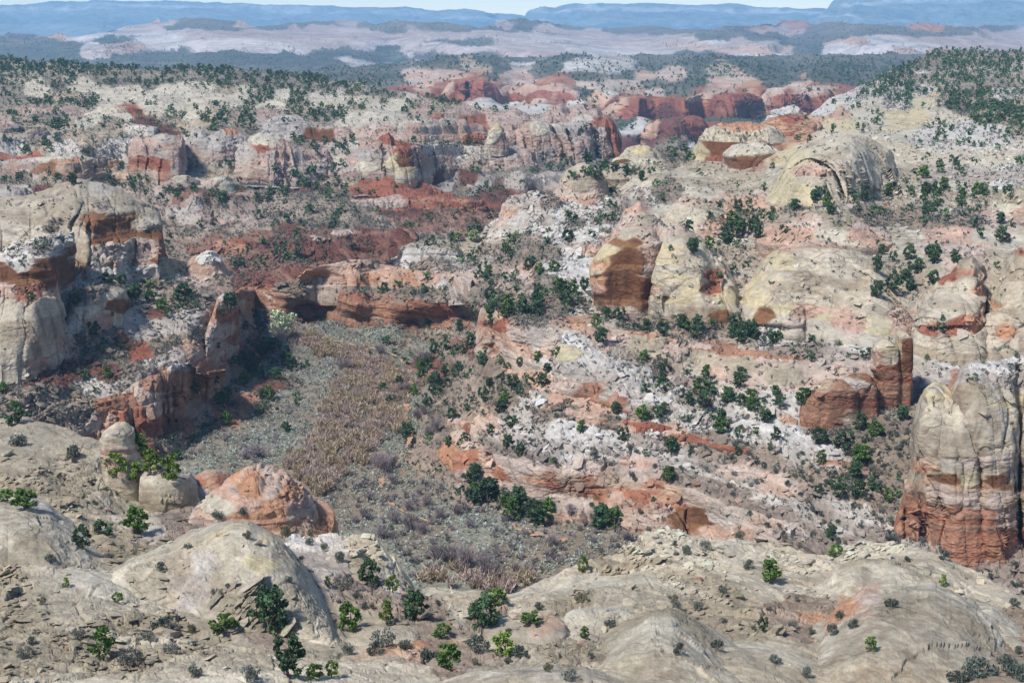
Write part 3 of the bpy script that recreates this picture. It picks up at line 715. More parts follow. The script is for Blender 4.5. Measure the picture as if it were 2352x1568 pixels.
kinds = [(0, 150, 'D'), (100, 152, 'D'), (200, 155, 'D'), (300, 162, 'D'), (400, 170, 'D'), (500, 175, 'D'), (600, 178, 'D'), (700, 182, 'D'), (780, 190, 'D'), (60, 165, 'V'), (180, 172, 'V'), (20, 180, 'V'), (120, 190, 'D'), (250, 175, 'D'), (340, 185, 'D'), (30, 205, 'D'), (90, 200, 'C'), (200, 195, 'C'), (240, 205, 'C'), (300, 205, 'C'), (380, 215, 'C'), (440, 225, 'C'), (340, 230, 'C'), (400, 240, 'C'), (280, 225, 'C'), (200, 225, 'V'), (130, 225, 'V'), (50, 230, 'D'), (450, 200, 'C'), (480, 210, 'C'), (440, 185, 'D'), (540, 190, 'D'), (620, 200, 'D'), (520, 205, 'V'), (560, 215, 'C'), (600, 220, 'V'), (660, 190, 'D'), (700, 205, 'V'), (760, 200, 'D'), (820, 205, 'V'), (870, 210, 'D'),
 (660, 215, 'C'), (720, 222, 'C'), (780, 218, 'C'), (540, 235, 'C'), (620, 240, 'C'), (560, 250, 'V'), (690, 235, 'V'), (760, 235, 'C'), (840, 225, 'C'), (900, 222, 'V'), (930, 230, 'C'), (620, 248, 'Q'), (830, 240, 'V'), (900, 245, 'C'), (960, 240, 'V'), (980, 250, 'Q'), (1020, 250, 'V'), (1060, 258, 'Q'), (1040, 275, 'R'), (1100, 272, 'R'), (1110, 262, 'Q'), (1160, 270, 'Q'),
 (60, 255, 'Q'), (30, 270, 'V'), (120, 265, 'D'), (170, 262, 'Q'), (230, 265, 'C'), (200, 280, 'C'), (290, 265, 'C'), (310, 258, 'R'), (360, 255, 'C'), (330, 280, 'T'), (400, 280, 'V'), (440, 260, 'C'), (480, 270, 'V'), (390, 296, 'T'), (20, 290, 'Q'), (60, 305, 'V'), (150, 300, 'V'), (250, 300, 'V'), (100, 325, 'V'), (200, 330, 'V'), (320, 310, 'K'), (280, 335, 'K'), (30, 342, 'K'), (60, 362, 'R'), (20, 358, 'R'), (150, 350, 'K'),
 (30, 375, 'H'), (90, 380, 'H'), (170, 380, 'B'), (220, 378, 'B'), (260, 380, 'B'), (140, 365, 'H'), (220, 362, 'H'), (300, 370, 'H'), (330, 385, 'Q'), (100, 398, 'V'), (220, 398, 'V'), (30, 405, 'S'), (310, 400, 'Q'), (360, 340, 'Q'), (320, 345, 'Q'), (390, 350, 'Q'), (350, 375, 'Q'), (410, 360, 'Q'), (400, 395, 'Q'), (410, 385, 'H'), (440, 325, 'H'), (480, 330, 'H'), (460, 360, 'H'), (520, 320, 'H'), (520, 350, 'H'), (440, 380, 'D'), (480, 395, 'V'), (540, 380, 'V'), (460, 390, 'H'),
 (540, 280, 'V'), (500, 295, 'D'), (560, 300, 'D'), (600, 290, 'H'), (660, 285, 'H'), (640, 310, 'C'), (700, 300, 'B'), (760, 305, 'Q'), (740, 290, 'H'), (700, 270, 'V'), (760, 260, 'D'), (820, 270, 'C'), (800, 285, 'C'), (860, 290, 'Q'), (880, 275, 'C'), (600, 330, 'H'), (580, 350, 'H'), (640, 345, 'H'), (700, 340, 'D'), (720, 360, 'H'), (680, 370, 'H'), (640, 380, 'H'), (580, 395, 'H'), (620, 405, 'Q'), (680, 410, 'Q'), (700, 395, 'Q'), (720, 395, 'D'), (760, 350, 'H'), (800, 330, 'K'), (800, 360, 'C'), (790, 390, 'D'), (840, 340, 'Q'), (900, 340, 'Q'), (900, 370, 'C'), (940, 340, 'Q'), (960, 360, 'Q'), (860, 380, 'C'), (980, 390, 'Q'), (850, 315, 'Q'), (940, 300, 'Q'), (960, 285, 'H'), (1010, 290, 'Q'), (1050, 300, 'Q'), (1090, 300, 'Q'), (1000, 330, 'K'), (1080, 320, 'D'), (1140, 325, 'H'), (1000, 355, 'H'), (1040, 370, 'Q'), (1090, 355, 'H'), (1150, 350, 'H'), (1200, 350, 'Q'), (1130, 375, 'Q'), (1060, 390, 'D'), (1150, 392, 'D'), (1230, 390, 'D'), (1320, 375, 'D'), (1400, 380, 'D'), (1190, 310, 'H'),
 (1000, 400, 'T'), (1080, 400, 'T'), (1020, 415, 'H'), (1100, 412, 'H'), (1180, 415, 'H'), (1250, 412, 'H'), (1060, 430, 'S'), (1150, 435, 'T'), (1240, 440, 'T'), (1120, 448, 'T'), (1200, 460, 'T'),
 (800, 405, 'V'), (760, 420, 'S'), (560, 420, 'H'), (600, 424, 'T'), (660, 428, 'T'), (720, 430, 'T'), (560, 436, 'S'), (640, 450, 'S'), (700, 460, 'S'), (600, 470, 'S'), (680, 490, 'S'), (820, 425, 'R'), (850, 415, 'R'), (900, 412, 'R'), (960, 410, 'R'), (900, 430, 'R'), (980, 430, 'R'), (1020, 440, 'R'), (860, 445, 'R'), (950, 455, 'R'), (840, 465, 'R'), (900, 470, 'R'), (1060, 460, 'R'), (1100, 468, 'R'), (1040, 480, 'T'), (960, 490, 'T'), (900, 490, 'T'), (800, 475, 'S'), (780, 500, 'S'), (1000, 510, 'T'), (1080, 510, 'T'), (1150, 500, 'T'), (860, 510, 'S'),
 (-50, 430, 'H'), (40, 435, 'H'), (100, 430, 'T'), (200, 420, 'S'), (300, 425, 'S'), (380, 425, 'Q'), (440, 425, 'C'), (500, 420, 'C'), (420, 440, 'T'), (480, 445, 'T'), (540, 445, 'T'), (460, 460, 'H'), (440, 480, 'H'), (420, 470, 'S'), (540, 465, 'H'), (580, 475, 'H'), (500, 490, 'S'), (560, 490, 'Q'), (480, 500, 'Q'),
 (450, 520, 'S'), (560, 520, 'S'), (620, 520, 'S'), (700, 515, 'S'), (500, 540, 'T'), (640, 525, 'T'), (680, 520, 'T'), (600, 545, 'T'), (700, 545, 'T'), (760, 540, 'T'), (820, 535, 'T'), (880, 530, 'T'), (900, 545, 'T'), (760, 560, 'T'), (740, 575, 'T'), (800, 575, 'T'), (850, 560, 'T'), (640, 570, 'T'), (560, 570, 'T'), (500, 570, 'S'), (620, 595, 'T'), (560, 610, 'T'), (680, 600, 'S'), (600, 625, 'T'), (680, 625, 'T'), (540, 630, 'T'), (760, 600, 'T'), (860, 590, 'T'), (940, 540, 'T'), (1000, 530, 'S')]
land("canyon_rim", -200, 1700, 720, crest, ctrl, kinds, 4.0, warp=20, crest_warp=5, amp=1.0, ext=(1, 0), seed=1500., lam=2e-6, drop=.3, ay=1.7)

# right side of the canyon with the valley floor
crest = [(-200, 900), (300, 880), (480, 760), (530, 690), (545, 668), (560, 658), (640, 648), (690, 634), (705, 618), (760, 606), (800, 600), (880, 600), (912, 590), (925, 562), (960, 553), (1000, 556), (1060, 548), (1110, 540), (1125, 520), (1145, 505), (1200, 470), (1270, 452), (1300, 445), (1380, 436), (1400, 400), (1430, 352), (1480, 345), (1540, 352), (1600, 345), (1680, 330), (1740, 290), (1800, 282), (1860, 262), (1890, 240), (1915, 222), (1960, 205), (2010, 185), (2060, 160), (2100, 140), (2150, 118), (2200, 114), (2280, 116), (2352, 117), (2560, 125)]
ctrl = [fl(*p) for p in ((700, 760), (780, 745), (900, 770), (980, 820), (960, 900), (950, 1000), (880, 1050), (820, 900), (750, 850), (700, 900), (640, 1000), (560, 1050), (480, 1080), (700, 1100), (900, 1150), (1000, 1150), (1100, 1200), (1250, 1235), (1000, 1280), (900, 1250), (1200, 1300), (1400, 1270), (1100, 1400), (0, 1300), (400, 1300), (600, 1400), (300, 1100), (-200, 1200), (500, 800), (0, 900), (300, 950), (1300, 1400), (650, 850), (600, 750), (1500, 1400))]
ctrl += [zz(*p) for p in ((1800, 1450, -110), (2100, 1500, -108), (2560, 1500, -106), (1150, 1130, -110), (1250, 1168, -110.5), (1400, 1195, -111), (1600, 1235, -111), (1010, 1040, -106), (1050, 1010, -103),
 (1210, 1060, -101), (1280, 1078, -101), (1450, 1078, -100.5), (1600, 1120, -101), (1240, 1150, -108.5), (1400, 1165, -108.5), (1600, 1205, -109),
 (1250, 1000, -97), (1500, 1000, -95), (1700, 1100, -98), (1900, 1150, -97), (2000, 1200, -97), (1100, 950, -98), (1180, 900, -94), (1250, 900, -91), (1500, 900, -88.5), (1750, 950, -90), (1060, 870, -103), (1040, 930, -105),
 (1290, 745, -79), (1290, 850, -88), (1400, 860, -87), (1350, 905, -90.5), (1500, 940, -91.5), (1400, 780, -81.5), (1100, 700, -80), (1180, 740, -80.5), (1110, 815, -93), (1180, 830, -90.5), (1000, 690, -97), (1060, 760, -104), (1040, 800, -108.5),
 (560, 665, -103), (560, 715, -111), (700, 682, -101.5), (820, 700, -102), (820, 738, -110.5), (700, 712, -110), (950, 712, -102), (950, 735, -108), (1080, 735, -103), (900, 655, -96.5), (1040, 700, -97), (720, 625, -92.5), (720, 652, -98), (850, 608, -91), (850, 645, -97), (1000, 625, -92), (1000, 650, -95),
 (930, 565, -87), (940, 592, -91), (1050, 560, -87), (1050, 595, -91), (1100, 620, -88.5), (1180, 650, -86))]
ctrl += [(1150, 510, 585), (1150, 525, 575), (1290, 450, 605), (1400, 440, 615), (1430, 360, 650), (1540, 365, 660), (1650, 375, 630), (1480, 420, 590), (1400, 500, 520), (1250, 560, 500), (1250, 470, 590), (1250, 650, 440), (1300, 600, 470), (1350, 700, 402), (1450, 560, 470), (1550, 470, 500), (1480, 712, 392), (1500, 725, 384), (1700, 752, 371), (1900, 778, 360), (2080, 798, 351),
 (1480, 560, 440), (1550, 560, 428), (1700, 600, 418), (1700, 640, 408), (1850, 560, 420), (2100, 660, 385), (2150, 610, 390), (2000, 600, 402), (1700, 560, 432), (1900, 490, 450), (2100, 470, 468), (2300, 440, 480), (2000, 530, 430), (2300, 550, 410), (1650, 500, 470), (1600, 440, 520), (1500, 400, 600),
 (1760, 462, 500), (2060, 445, 508), (1800, 380, 540), (1900, 330, 590), (2060, 385, 550), (2100, 400, 545), (2200, 330, 640), (2352, 330, 640), (2000, 300, 680), (2200, 250, 820), (2352, 250, 820), (2000, 230, 900), (1940, 240, 860), (1850, 290, 760), (2100, 170, 1150), (2100, 145, 1250), (2200, 120, 1330), (2352, 120, 1330), (2250, 160, 1150), (2250, 200, 980), (2560, 200, 980), (2560, 330, 630), (2560, 440, 480),
 (1720, 775, 362), (2000, 815, 346), (1700, 820, 352), (1900, 865, 336), (1900, 930, 324), (2050, 1000, 308), (2200, 832, 344), (2352, 832, 342), (2200, 870, 330), (2352, 900, 325), (2100, 900, 328), (1600, 780, 364), (1600, 850, 352), (1700, 870, 340), (2560, 900, 320), (2000, 1050, 300), (2060, 1100, 288), (1650, 1150, 292), (1800, 1250, 272)]
kinds = [(700, 770, 'F'), (780, 748, 'F'), (880, 765, 'F'), (970, 800, 'F'), (1000, 780, 'S'), (820, 850, 'F'), (900, 900, 'F'), (970, 900, 'F'), (700, 880, 'F'), (660, 960, 'F'), (580, 1020, 'F'), (500, 1060, 'F'), (420, 1080, 'F'), (700, 1000, 'F'), (800, 1000, 'F'), (900, 1000, 'F'), (940, 980, 'F'), (900, 1100, 'F'), (980, 1130, 'F'), (800, 1150, 'F'), (1000, 1200, 'F'), (1100, 1200, 'F'), (1200, 1200, 'F'), (1300, 1215, 'F'), (1400, 1225, 'F'), (1480, 1225, 'F'), (1000, 1300, 'F'), (1200, 1300, 'F'), (700, 1150, 'F'), (400, 1200, 'F'), (1400, 1300, 'F'), (200, 1200, 'F'),
 (1000, 840, 'T'), (1010, 900, 'S'), (1000, 950, 'S'), (980, 1010, 'S'), (1000, 1060, 'S'), (1060, 1100, 'S'), (1100, 1140, 'S'), (1180, 1160, 'S'), (1270, 1185, 'S'), (1040, 820, 'S'), (1060, 870, 'S'), (1100, 900, 'S'), (1060, 950, 'S'), (1110, 970, 'P'), (1060, 1010, 'P'), (1040, 1040, 'O'), (1100, 1040, 'P'), (1150, 1060, 'P'), (1080, 1075, 'O'), (1140, 1100, 'O'), (1160, 1010, 'K'),
 (1230, 1100, 'O'), (1300, 1100, 'O'), (1350, 1110, 'R'), (1420, 1100, 'O'), (1270, 1100, 'R'), (1220, 1130, 'P'), (1300, 1150, 'P'), (1380, 1160, 'P'), (1450, 1130, 'O'), (1500, 1120, 'R'), (1540, 1130, 'O'), (1600, 1140, 'P'), (1450, 1180, 'P'), (1550, 1180, 'R'), (1600, 1190, 'B'), (1500, 1160, 'O'), (1210, 1070, 'P'), (1330, 1070, 'P'), (1450, 1075, 'P'),
 (1250, 1040, 'K'), (1320, 1040, 'W'), (1400, 1040, 'K'), (1300, 990, 'W'), (1380, 1000, 'W'), (1450, 1020, 'K'), (1550, 1060, 'K'), (1500, 1010, 'K'), (1600, 1080, 'K'), (1640, 1110, 'K'), (1700, 1080, 'P'), (1760, 1060, 'S'), (1700, 1130, 'K'), (1750, 1170, 'K'), (1800, 1120, 'P'), (1850, 1100, 'S'), (1900, 1150, 'K'), (1950, 1100, 'S'), (2000, 1050, 'S'), (2030, 1120, 'S'), (1960, 1190, 'K'), (1820, 1210, 'K'), (2050, 1020, 'S'), (1900, 1030, 'W'), (1840, 1010, 'W'), (1680, 1190, 'W'), (1640, 1180, 'W'), (1720, 1220, 'P'), (1640, 1215, 'P'),
 (1200, 960, 'K'), (1250, 950, 'S'), (1300, 940, 'S'), (1340, 960, 'P'), (1400, 970, 'S'), (1450, 975, 'P'), (1500, 970, 'K'), (1540, 990, 'P'), (1620, 1010, 'S'), (1680, 1030, 'S'), (1600, 960, 'K'), (1700, 960, 'W'), (1720, 1000, 'K'), (1780, 980, 'W'), (1650, 930, 'K'), (1560, 930, 'K'), (1160, 920, 'S'), (1200, 890, 'S'), (1220, 850, 'P'), (1140, 860, 'S'), (1250, 870, 'P'), (1320, 895, 'P'), (1360, 910, 'P'), (1410, 925, 'P'), (1270, 910, 'P'), (1220, 920, 'K'),
 (1300, 750, 'P'), (1340, 745, 'O'), (1300, 790, 'W'), (1350, 790, 'W'), (1320, 830, 'W'), (1400, 820, 'W'), (1360, 860, 'W'), (1300, 860, 'W'), (1420, 880, 'W'), (1480, 900, 'W'), (1540, 920, 'W'), (1460, 850, 'K'), (1500, 860, 'S'), (1420, 770, 'P'), (1480, 790, 'C'), (1540, 810, 'P'), (1600, 830, 'C'), (1660, 850, 'P'), (1740, 870, 'P'), (1820, 885, 'P'), (1700, 830, 'C'), (1800, 860, 'C'), (1880, 870, 'P'), (1940, 850, 'P'), (1760, 820, 'P'), (1680, 800, 'R'), (1620, 795, 'R'), (1840, 835, 'P'), (1900, 830, 'W'), (1960, 815, 'W'), (1980, 850, 'P'), (1860, 810, 'K'), (1780, 795, 'K'), (1700, 785, 'V'), (1620, 770, 'S'), (1560, 760, 'S'), (1500, 745, 'S'), (1440, 735, 'S'), (1390, 730, 'V'), (1550, 880, 'W'), (1640, 890, 'W'), (1720, 900, 'K'), (1800, 920, 'W'), (1830, 900, 'W'), (1600, 900, 'K'),
 (1110, 720, 'P'), (1120, 780, 'P'), (1160, 760, 'P'), (1200, 790, 'P'), (1240, 770, 'W'), (1270, 800, 'P'), (1150, 720, 'S'), (1200, 730, 'S'), (1240, 740, 'S'), (1260, 720, 'S'), (1180, 690, 'S'), (1130, 690, 'S'), (1050, 700, 'S'), (1040, 760, 'S'), (1070, 800, 'T'), (1060, 730, 'S'), (1240, 690, 'S'), (1280, 670, 'S'), (1200, 660, 'S'), (1100, 660, 'S'), (1000, 660, 'S'), (920, 665, 'S'), (840, 660, 'S'), (760, 660, 'S'), (660, 660, 'S'), (600, 660, 'R'), (560, 680, 'R'), (560, 700, 'O'), (600, 700, 'S'), (640, 690, 'R'), (700, 692, 'S'), (760, 695, 'R'), (820, 705, 'R'), (880, 715, 'R'), (940, 720, 'R'), (1020, 715, 'R'), (700, 720, 'T'), (780, 728, 'S'), (860, 735, 'S'), (960, 745, 'S'), (680, 740, 'F'),
 (730, 630, 'O'), (780, 620, 'P'), (840, 620, 'P'), (900, 630, 'P'), (960, 640, 'P'), (1020, 640, 'P'), (1070, 645, 'P'), (800, 640, 'O'), (880, 610, 'S'), (960, 605, 'S'), (1040, 610, 'S'), (940, 575, 'W'), (980, 572, 'W'), (1030, 575, 'W'), (940, 590, 'W'), (1010, 558, 'S'), (1080, 565, 'C'), (1120, 560, 'S'), (1090, 600, 'S'), (1050, 600, 'W'), (1110, 610, 'W'), (1180, 590, 'S'), (1140, 620, 'S'), (1190, 620, 'P'), (1160, 580, 'S'), (1200, 540, 'S'), (1240, 520, 'K'), (1180, 520, 'W'), (1160, 500, 'W'), (1220, 480, 'W'), (1260, 490, 'W'), (1300, 480, 'K'), (1320, 520, 'S'), (1380, 500, 'K'), (1400, 470, 'K'), (1300, 555, 'K'), (1340, 580, 'W'), (1320, 600, 'W'), (1280, 620, 'W'), (1310, 640, 'K'), (1330, 670, 'W'), (1370, 660, 'W'), (1260, 640, 'S'), (1310, 680, 'S'), (1340, 700, 'K'), (1260, 580, 'S'), (1400, 540, 'S'), (1340, 545, 'W'), (1370, 610, 'W'),
 (1300, 440, 'C'), (1400, 440, 'K'), (1350, 455, 'P'), (1440, 420, 'C'), (1500, 400, 'C'), (1420, 380, 'C'), (1450, 360, 'C'), (1540, 370, 'K'), (1580, 400, 'C'), (1540, 440, 'S'), (1460, 450, 'K'), (1640, 400, 'C'), (1640, 430, 'C'), (1700, 430, 'C'), (1600, 420, 'C'), (1700, 470, 'P'), (1660, 500, 'S'), (1700, 500, 'S'), (1760, 470, 'P'), (1600, 480, 'C'), (1560, 510, 'C'), (1640, 540, 'C'), (1700, 550, 'V'), (1680, 570, 'V'), (1740, 530, 'P'), (1760, 500, 'V'), (1860, 460, 'V'), (1950, 460, 'V'), (2050, 460, 'V'), (2130, 450, 'V'), (2180, 470, 'V'), (2250, 450, 'V'), (2100, 490, 'S'), (2000, 490, 'S'), (2200, 500, 'S'), (1840, 490, 'S'), (1780, 550, 'P'), (1850, 540, 'P'), (1920, 545, 'P'), (2000, 555, 'P'), (2080, 550, 'C'), (2140, 560, 'P'), (2080, 580, 'C'), (2060, 610, 'V'), (2120, 590, 'C'), (2180, 560, 'P'), (2250, 540, 'C'), (2300, 510, 'P'), (2330, 470, 'K'), (2300, 590, 'C'), (2352, 560, 'C'), (2220, 580, 'P'), (1960, 580, 'V'), (2200, 530, 'P'),
 (1800, 420, 'C'), (1880, 400, 'C'), (1960, 400, 'C'), (2040, 420, 'C'), (1860, 350, 'C'), (1900, 320, 'C'), (1820, 360, 'Y'), (1960, 330, 'C'), (2020, 350, 'C'), (2080, 400, 'C'), (2140, 410, 'W'), (2200, 400, 'W'), (2260, 420, 'W'), (2320, 400, 'W'), (2200, 360, 'C'), (2280, 360, 'C'), (2340, 350, 'C'), (2100, 350, 'C'), (2060, 310, 'C'), (2140, 320, 'W'), (2220, 310, 'W'), (2300, 310, 'W'), (1950, 290, 'Y'), (1900, 290, 'Y'), (2000, 280, 'C'), (2060, 270, 'Y'), (1850, 300, 'O'), (1780, 310, 'O'), (1820, 290, 'R'), (1760, 340, 'R'), (1860, 280, 'P'), (1920, 260, 'P'), (2000, 240, 'C'), (1960, 230, 'W'), (1900, 245, 'W'), (2060, 230, 'K'), (2120, 230, 'Y'), (2160, 260, 'C'), (2100, 270, 'Y'), (2200, 240, 'S'), (2260, 260, 'V'), (2330, 250, 'V'), (2340, 290, 'V'), (2240, 220, 'V'), (2300, 220, 'K'), (2180, 210, 'V'), (2120, 210, 'K'), (2060, 200, 'K'), (2000, 205, 'K'), (2100, 180, 'D'), (2160, 180, 'V'), (2220, 185, 'D'), (2300, 190, 'D'), (2340, 170, 'V'), (2260, 160, 'V'), (2180, 160, 'K'), (2120, 155, 'K'), (2150, 130, 'D'), (2220, 130, 'D'), (2300, 130, 'D'), (2060, 175, 'K'), (2260, 145, 'D'),
 (2100, 830, 'C'), (2180, 830, 'W'), (2240, 840, 'W'), (2300, 840, 'W'), (2160, 870, 'W'), (2200, 880, 'R'), (2260, 870, 'R'), (2120, 900, 'S'), (2110, 950, 'S'), (1900, 1010, 'S'), (1960, 1010, 'S')]
land("canyon_slope", 300, 2480, 1420, crest, ctrl, kinds, 1.9, warp=18, crest_warp=4, amp=1.0, seed=2600., lam=2e-6, drop=.35, ext=(0, 1))

# left side of the canyon under the left butte
crest = [(-160, 640), (0, 615), (60, 612), (125, 610), (180, 610), (300, 600), (372, 585), (390, 590), (440, 604), (500, 618), (520, 640), (540, 676), (548, 705), (575, 745), (625, 795), (690, 855), (692, 900), (720, 960), (740, 1040)]
ctrl = [(-160, 640, 410), (0, 620, 412), (180, 615, 425), (300, 600, 440), (385, 590, 450), (440, 606, 465), (500, 622, 462), (-160, 880, 345), (0, 882, 346), (100, 835, 360), (200, 760, 388), (285, 735, 404), (380, 655, 440), (330, 690, 428), (520, 650, 452), (540, 690, 446), (522, 820, 436), (430, 760, 410), (400, 700, 428), (300, 800, 390), (200, 850, 370), (100, 950, 335), (0, 950, 326),
 (230, 912, 352), (300, 882, 362), (400, 838, 385), (465, 852, 398), (500, 760, 432), (250, 985, 350), (330, 972, 358), (420, 928, 377), (470, 905, 394), (560, 790, 464), (545, 720, 470)]
ctrl += [zz(*p) for p in ((600, 830, -110), (660, 890, -111.5), (560, 960, -111.5), (450, 1030, -111.5), (350, 1080, -111), (620, 800, -111), (500, 900, -108.5), (450, 960, -109), (250, 1050, -108), (0, 1100, -104), (100, 1050, -102), (740, 1040, -114), (700, 960, -113.6), (650, 1040, -114), (560, 1080, -114), (690, 870, -112.4), (400, 1140, -114), (200, 1140, -111))]
kinds = [(0, 640, 'K'), (100, 640, 'B'), (160, 625, 'S'), (250, 640, 'K'), (340, 620, 'H'), (180, 660, 'K'), (230, 670, 'K'), (280, 690, 'S'), (330, 650, 'H'), (340, 690, 'V'), (390, 620, 'V'), (430, 620, 'V'), (400, 660, 'S'), (450, 640, 'P'), (480, 610, 'P'), (500, 640, 'S'), (470, 680, 'K'), (440, 700, 'K'), (390, 690, 'S'), (350, 720, 'T'), (420, 740, 'H'), (360, 750, 'H'), (320, 740, 'H'), (470, 730, 'H'), (520, 670, 'H'), (530, 700, 'P'), (535, 740, 'P'), (510, 740, 'P'), (500, 780, 'P'), (525, 790, 'R'), (460, 770, 'S'), (440, 800, 'P'), (380, 790, 'S'), (300, 780, 'T'), (260, 800, 'S'), (330, 790, 'R'), (220, 790, 'S'), (240, 850, 'T'), (180, 840, 'T'), (300, 850, 'S'), (360, 830, 'K'), (400, 810, 'H'), (280, 880, 'K'), (340, 870, 'K'), (120, 860, 'T'), (60, 900, 'S'), (120, 900, 'S'), (180, 900, 'S'), (220, 880, 'K'), (0, 910, 'S'), (150, 950, 'S'), (200, 960, 'K'), (60, 950, 'S'),
 (250, 920, 'R'), (270, 960, 'R'), (300, 920, 'R'), (350, 900, 'R'), (400, 870, 'R'), (440, 880, 'R'), (460, 880, 'R'), (420, 910, 'R'), (340, 950, 'R'), (300, 960, 'S'), (380, 930, 'R'), (220, 970, 'P'), (240, 1000, 'R'),
 (500, 830, 'R'), (480, 850, 'R'), (530, 840, 'S'), (560, 800, 'T'), (590, 790, 'T'), (620, 820, 'T'), (560, 750, 'S'), (580, 860, 'S'), (630, 880, 'T'), (540, 900, 'S'), (500, 930, 'T'), (460, 940, 'S'), (560, 930, 'R'), (600, 930, 'S'), (520, 960, 'R'), (480, 980, 'S'), (420, 980, 'T'), (360, 1000, 'T'), (400, 1030, 'S'), (330, 1040, 'T'), (300, 1010, 'S'), (350, 1080, 'T'), (420, 1080, 'F'), (500, 1030, 'F'), (600, 970, 'F'), (660, 930, 'F'), (680, 880, 'S'), (450, 1060, 'F')]
land("canyon_slope", -160, 740, 1150, crest, ctrl, kinds, 1.9, warp=16, crest_warp=4, amp=1.0, seed=3300., lam=2e-6, drop=.3, ext=(1, 0))

# foreground slickrock
crest = [(-160, 962), (0, 960), (80, 962), (160, 985), (230, 1022), (280, 1075), (304, 1110), (322, 1168), (420, 1172), (500, 1180), (600, 1204), (650, 1226), (662, 1238), (700, 1230), (760, 1226), (850, 1237), (905, 1262), (930, 1300), (955, 1346), (1000, 1344), (1100, 1353), (1168, 1368), (1180, 1362), (1235, 1332), (1290, 1302), (1350, 1288), (1420, 1274), (1462, 1240), (1480, 1218), (1530, 1204), (1570, 1212), (1620, 1235), (1665, 1232), (1710, 1230), (1770, 1245), (1850, 1270), (1890, 1272), (1925, 1252), (1980, 1239), (2060, 1248), (2150, 1271), (2235, 1315), (2300, 1352), (2352, 1378), (2520, 1468)]
ctrl = [(-160, 965, 204), (0, 962, 202), (80, 966, 200), (160, 990, 196), (230, 1028, 190), (0, 1060, 176), (150, 1080, 176), (300, 1160, 172), (420, 1175, 170), (500, 1182, 168), (700, 1234, 160), (860, 1242, 158), (905, 1270, 155), (955, 1350, 146), (1100, 1356, 148), (1170, 1372, 146), (1300, 1305, 154), (1350, 1292, 156), (1420, 1278, 160), (1530, 1207, 176), (1530, 1260, 164), (1620, 1240, 172), (1700, 1234, 172), (1700, 1290, 158), (1860, 1275, 162), (1980, 1242, 170), (1980, 1300, 154), (2060, 1250, 168), (2150, 1275, 162), (2150, 1330, 150), (2352, 1382, 147), (2520, 1470, 140),
 (0, 1568, 95), (600, 1568, 96), (1176, 1568, 98), (1700, 1568, 101), (2352, 1568, 106), (-160, 1750, 76), (1000, 1750, 78), (2500, 1750, 84),
 (0, 1150, 160), (120, 1165, 158), (220, 1240, 146), (60, 1230, 143), (0, 1300, 131), (250, 1300, 135), (420, 1240, 150), (400, 1400, 121), (600, 1400, 124), (800, 1470, 116), (700, 1300, 140), (850, 1300, 144), (900, 1400, 128), (1000, 1450, 120), (1050, 1400, 135), (1200, 1440, 124), (1320, 1400, 134), (1300, 1470, 115), (1600, 1350, 146), (1600, 1440, 130), (1700, 1480, 121), (1900, 1400, 140), (1860, 1480, 124), (2000, 1450, 130), (2100, 1500, 118), (2200, 1420, 134), (2300, 1480, 122), (1500, 1500, 111), (200, 1450, 110), (500, 1500, 106), (800, 1540, 102)]
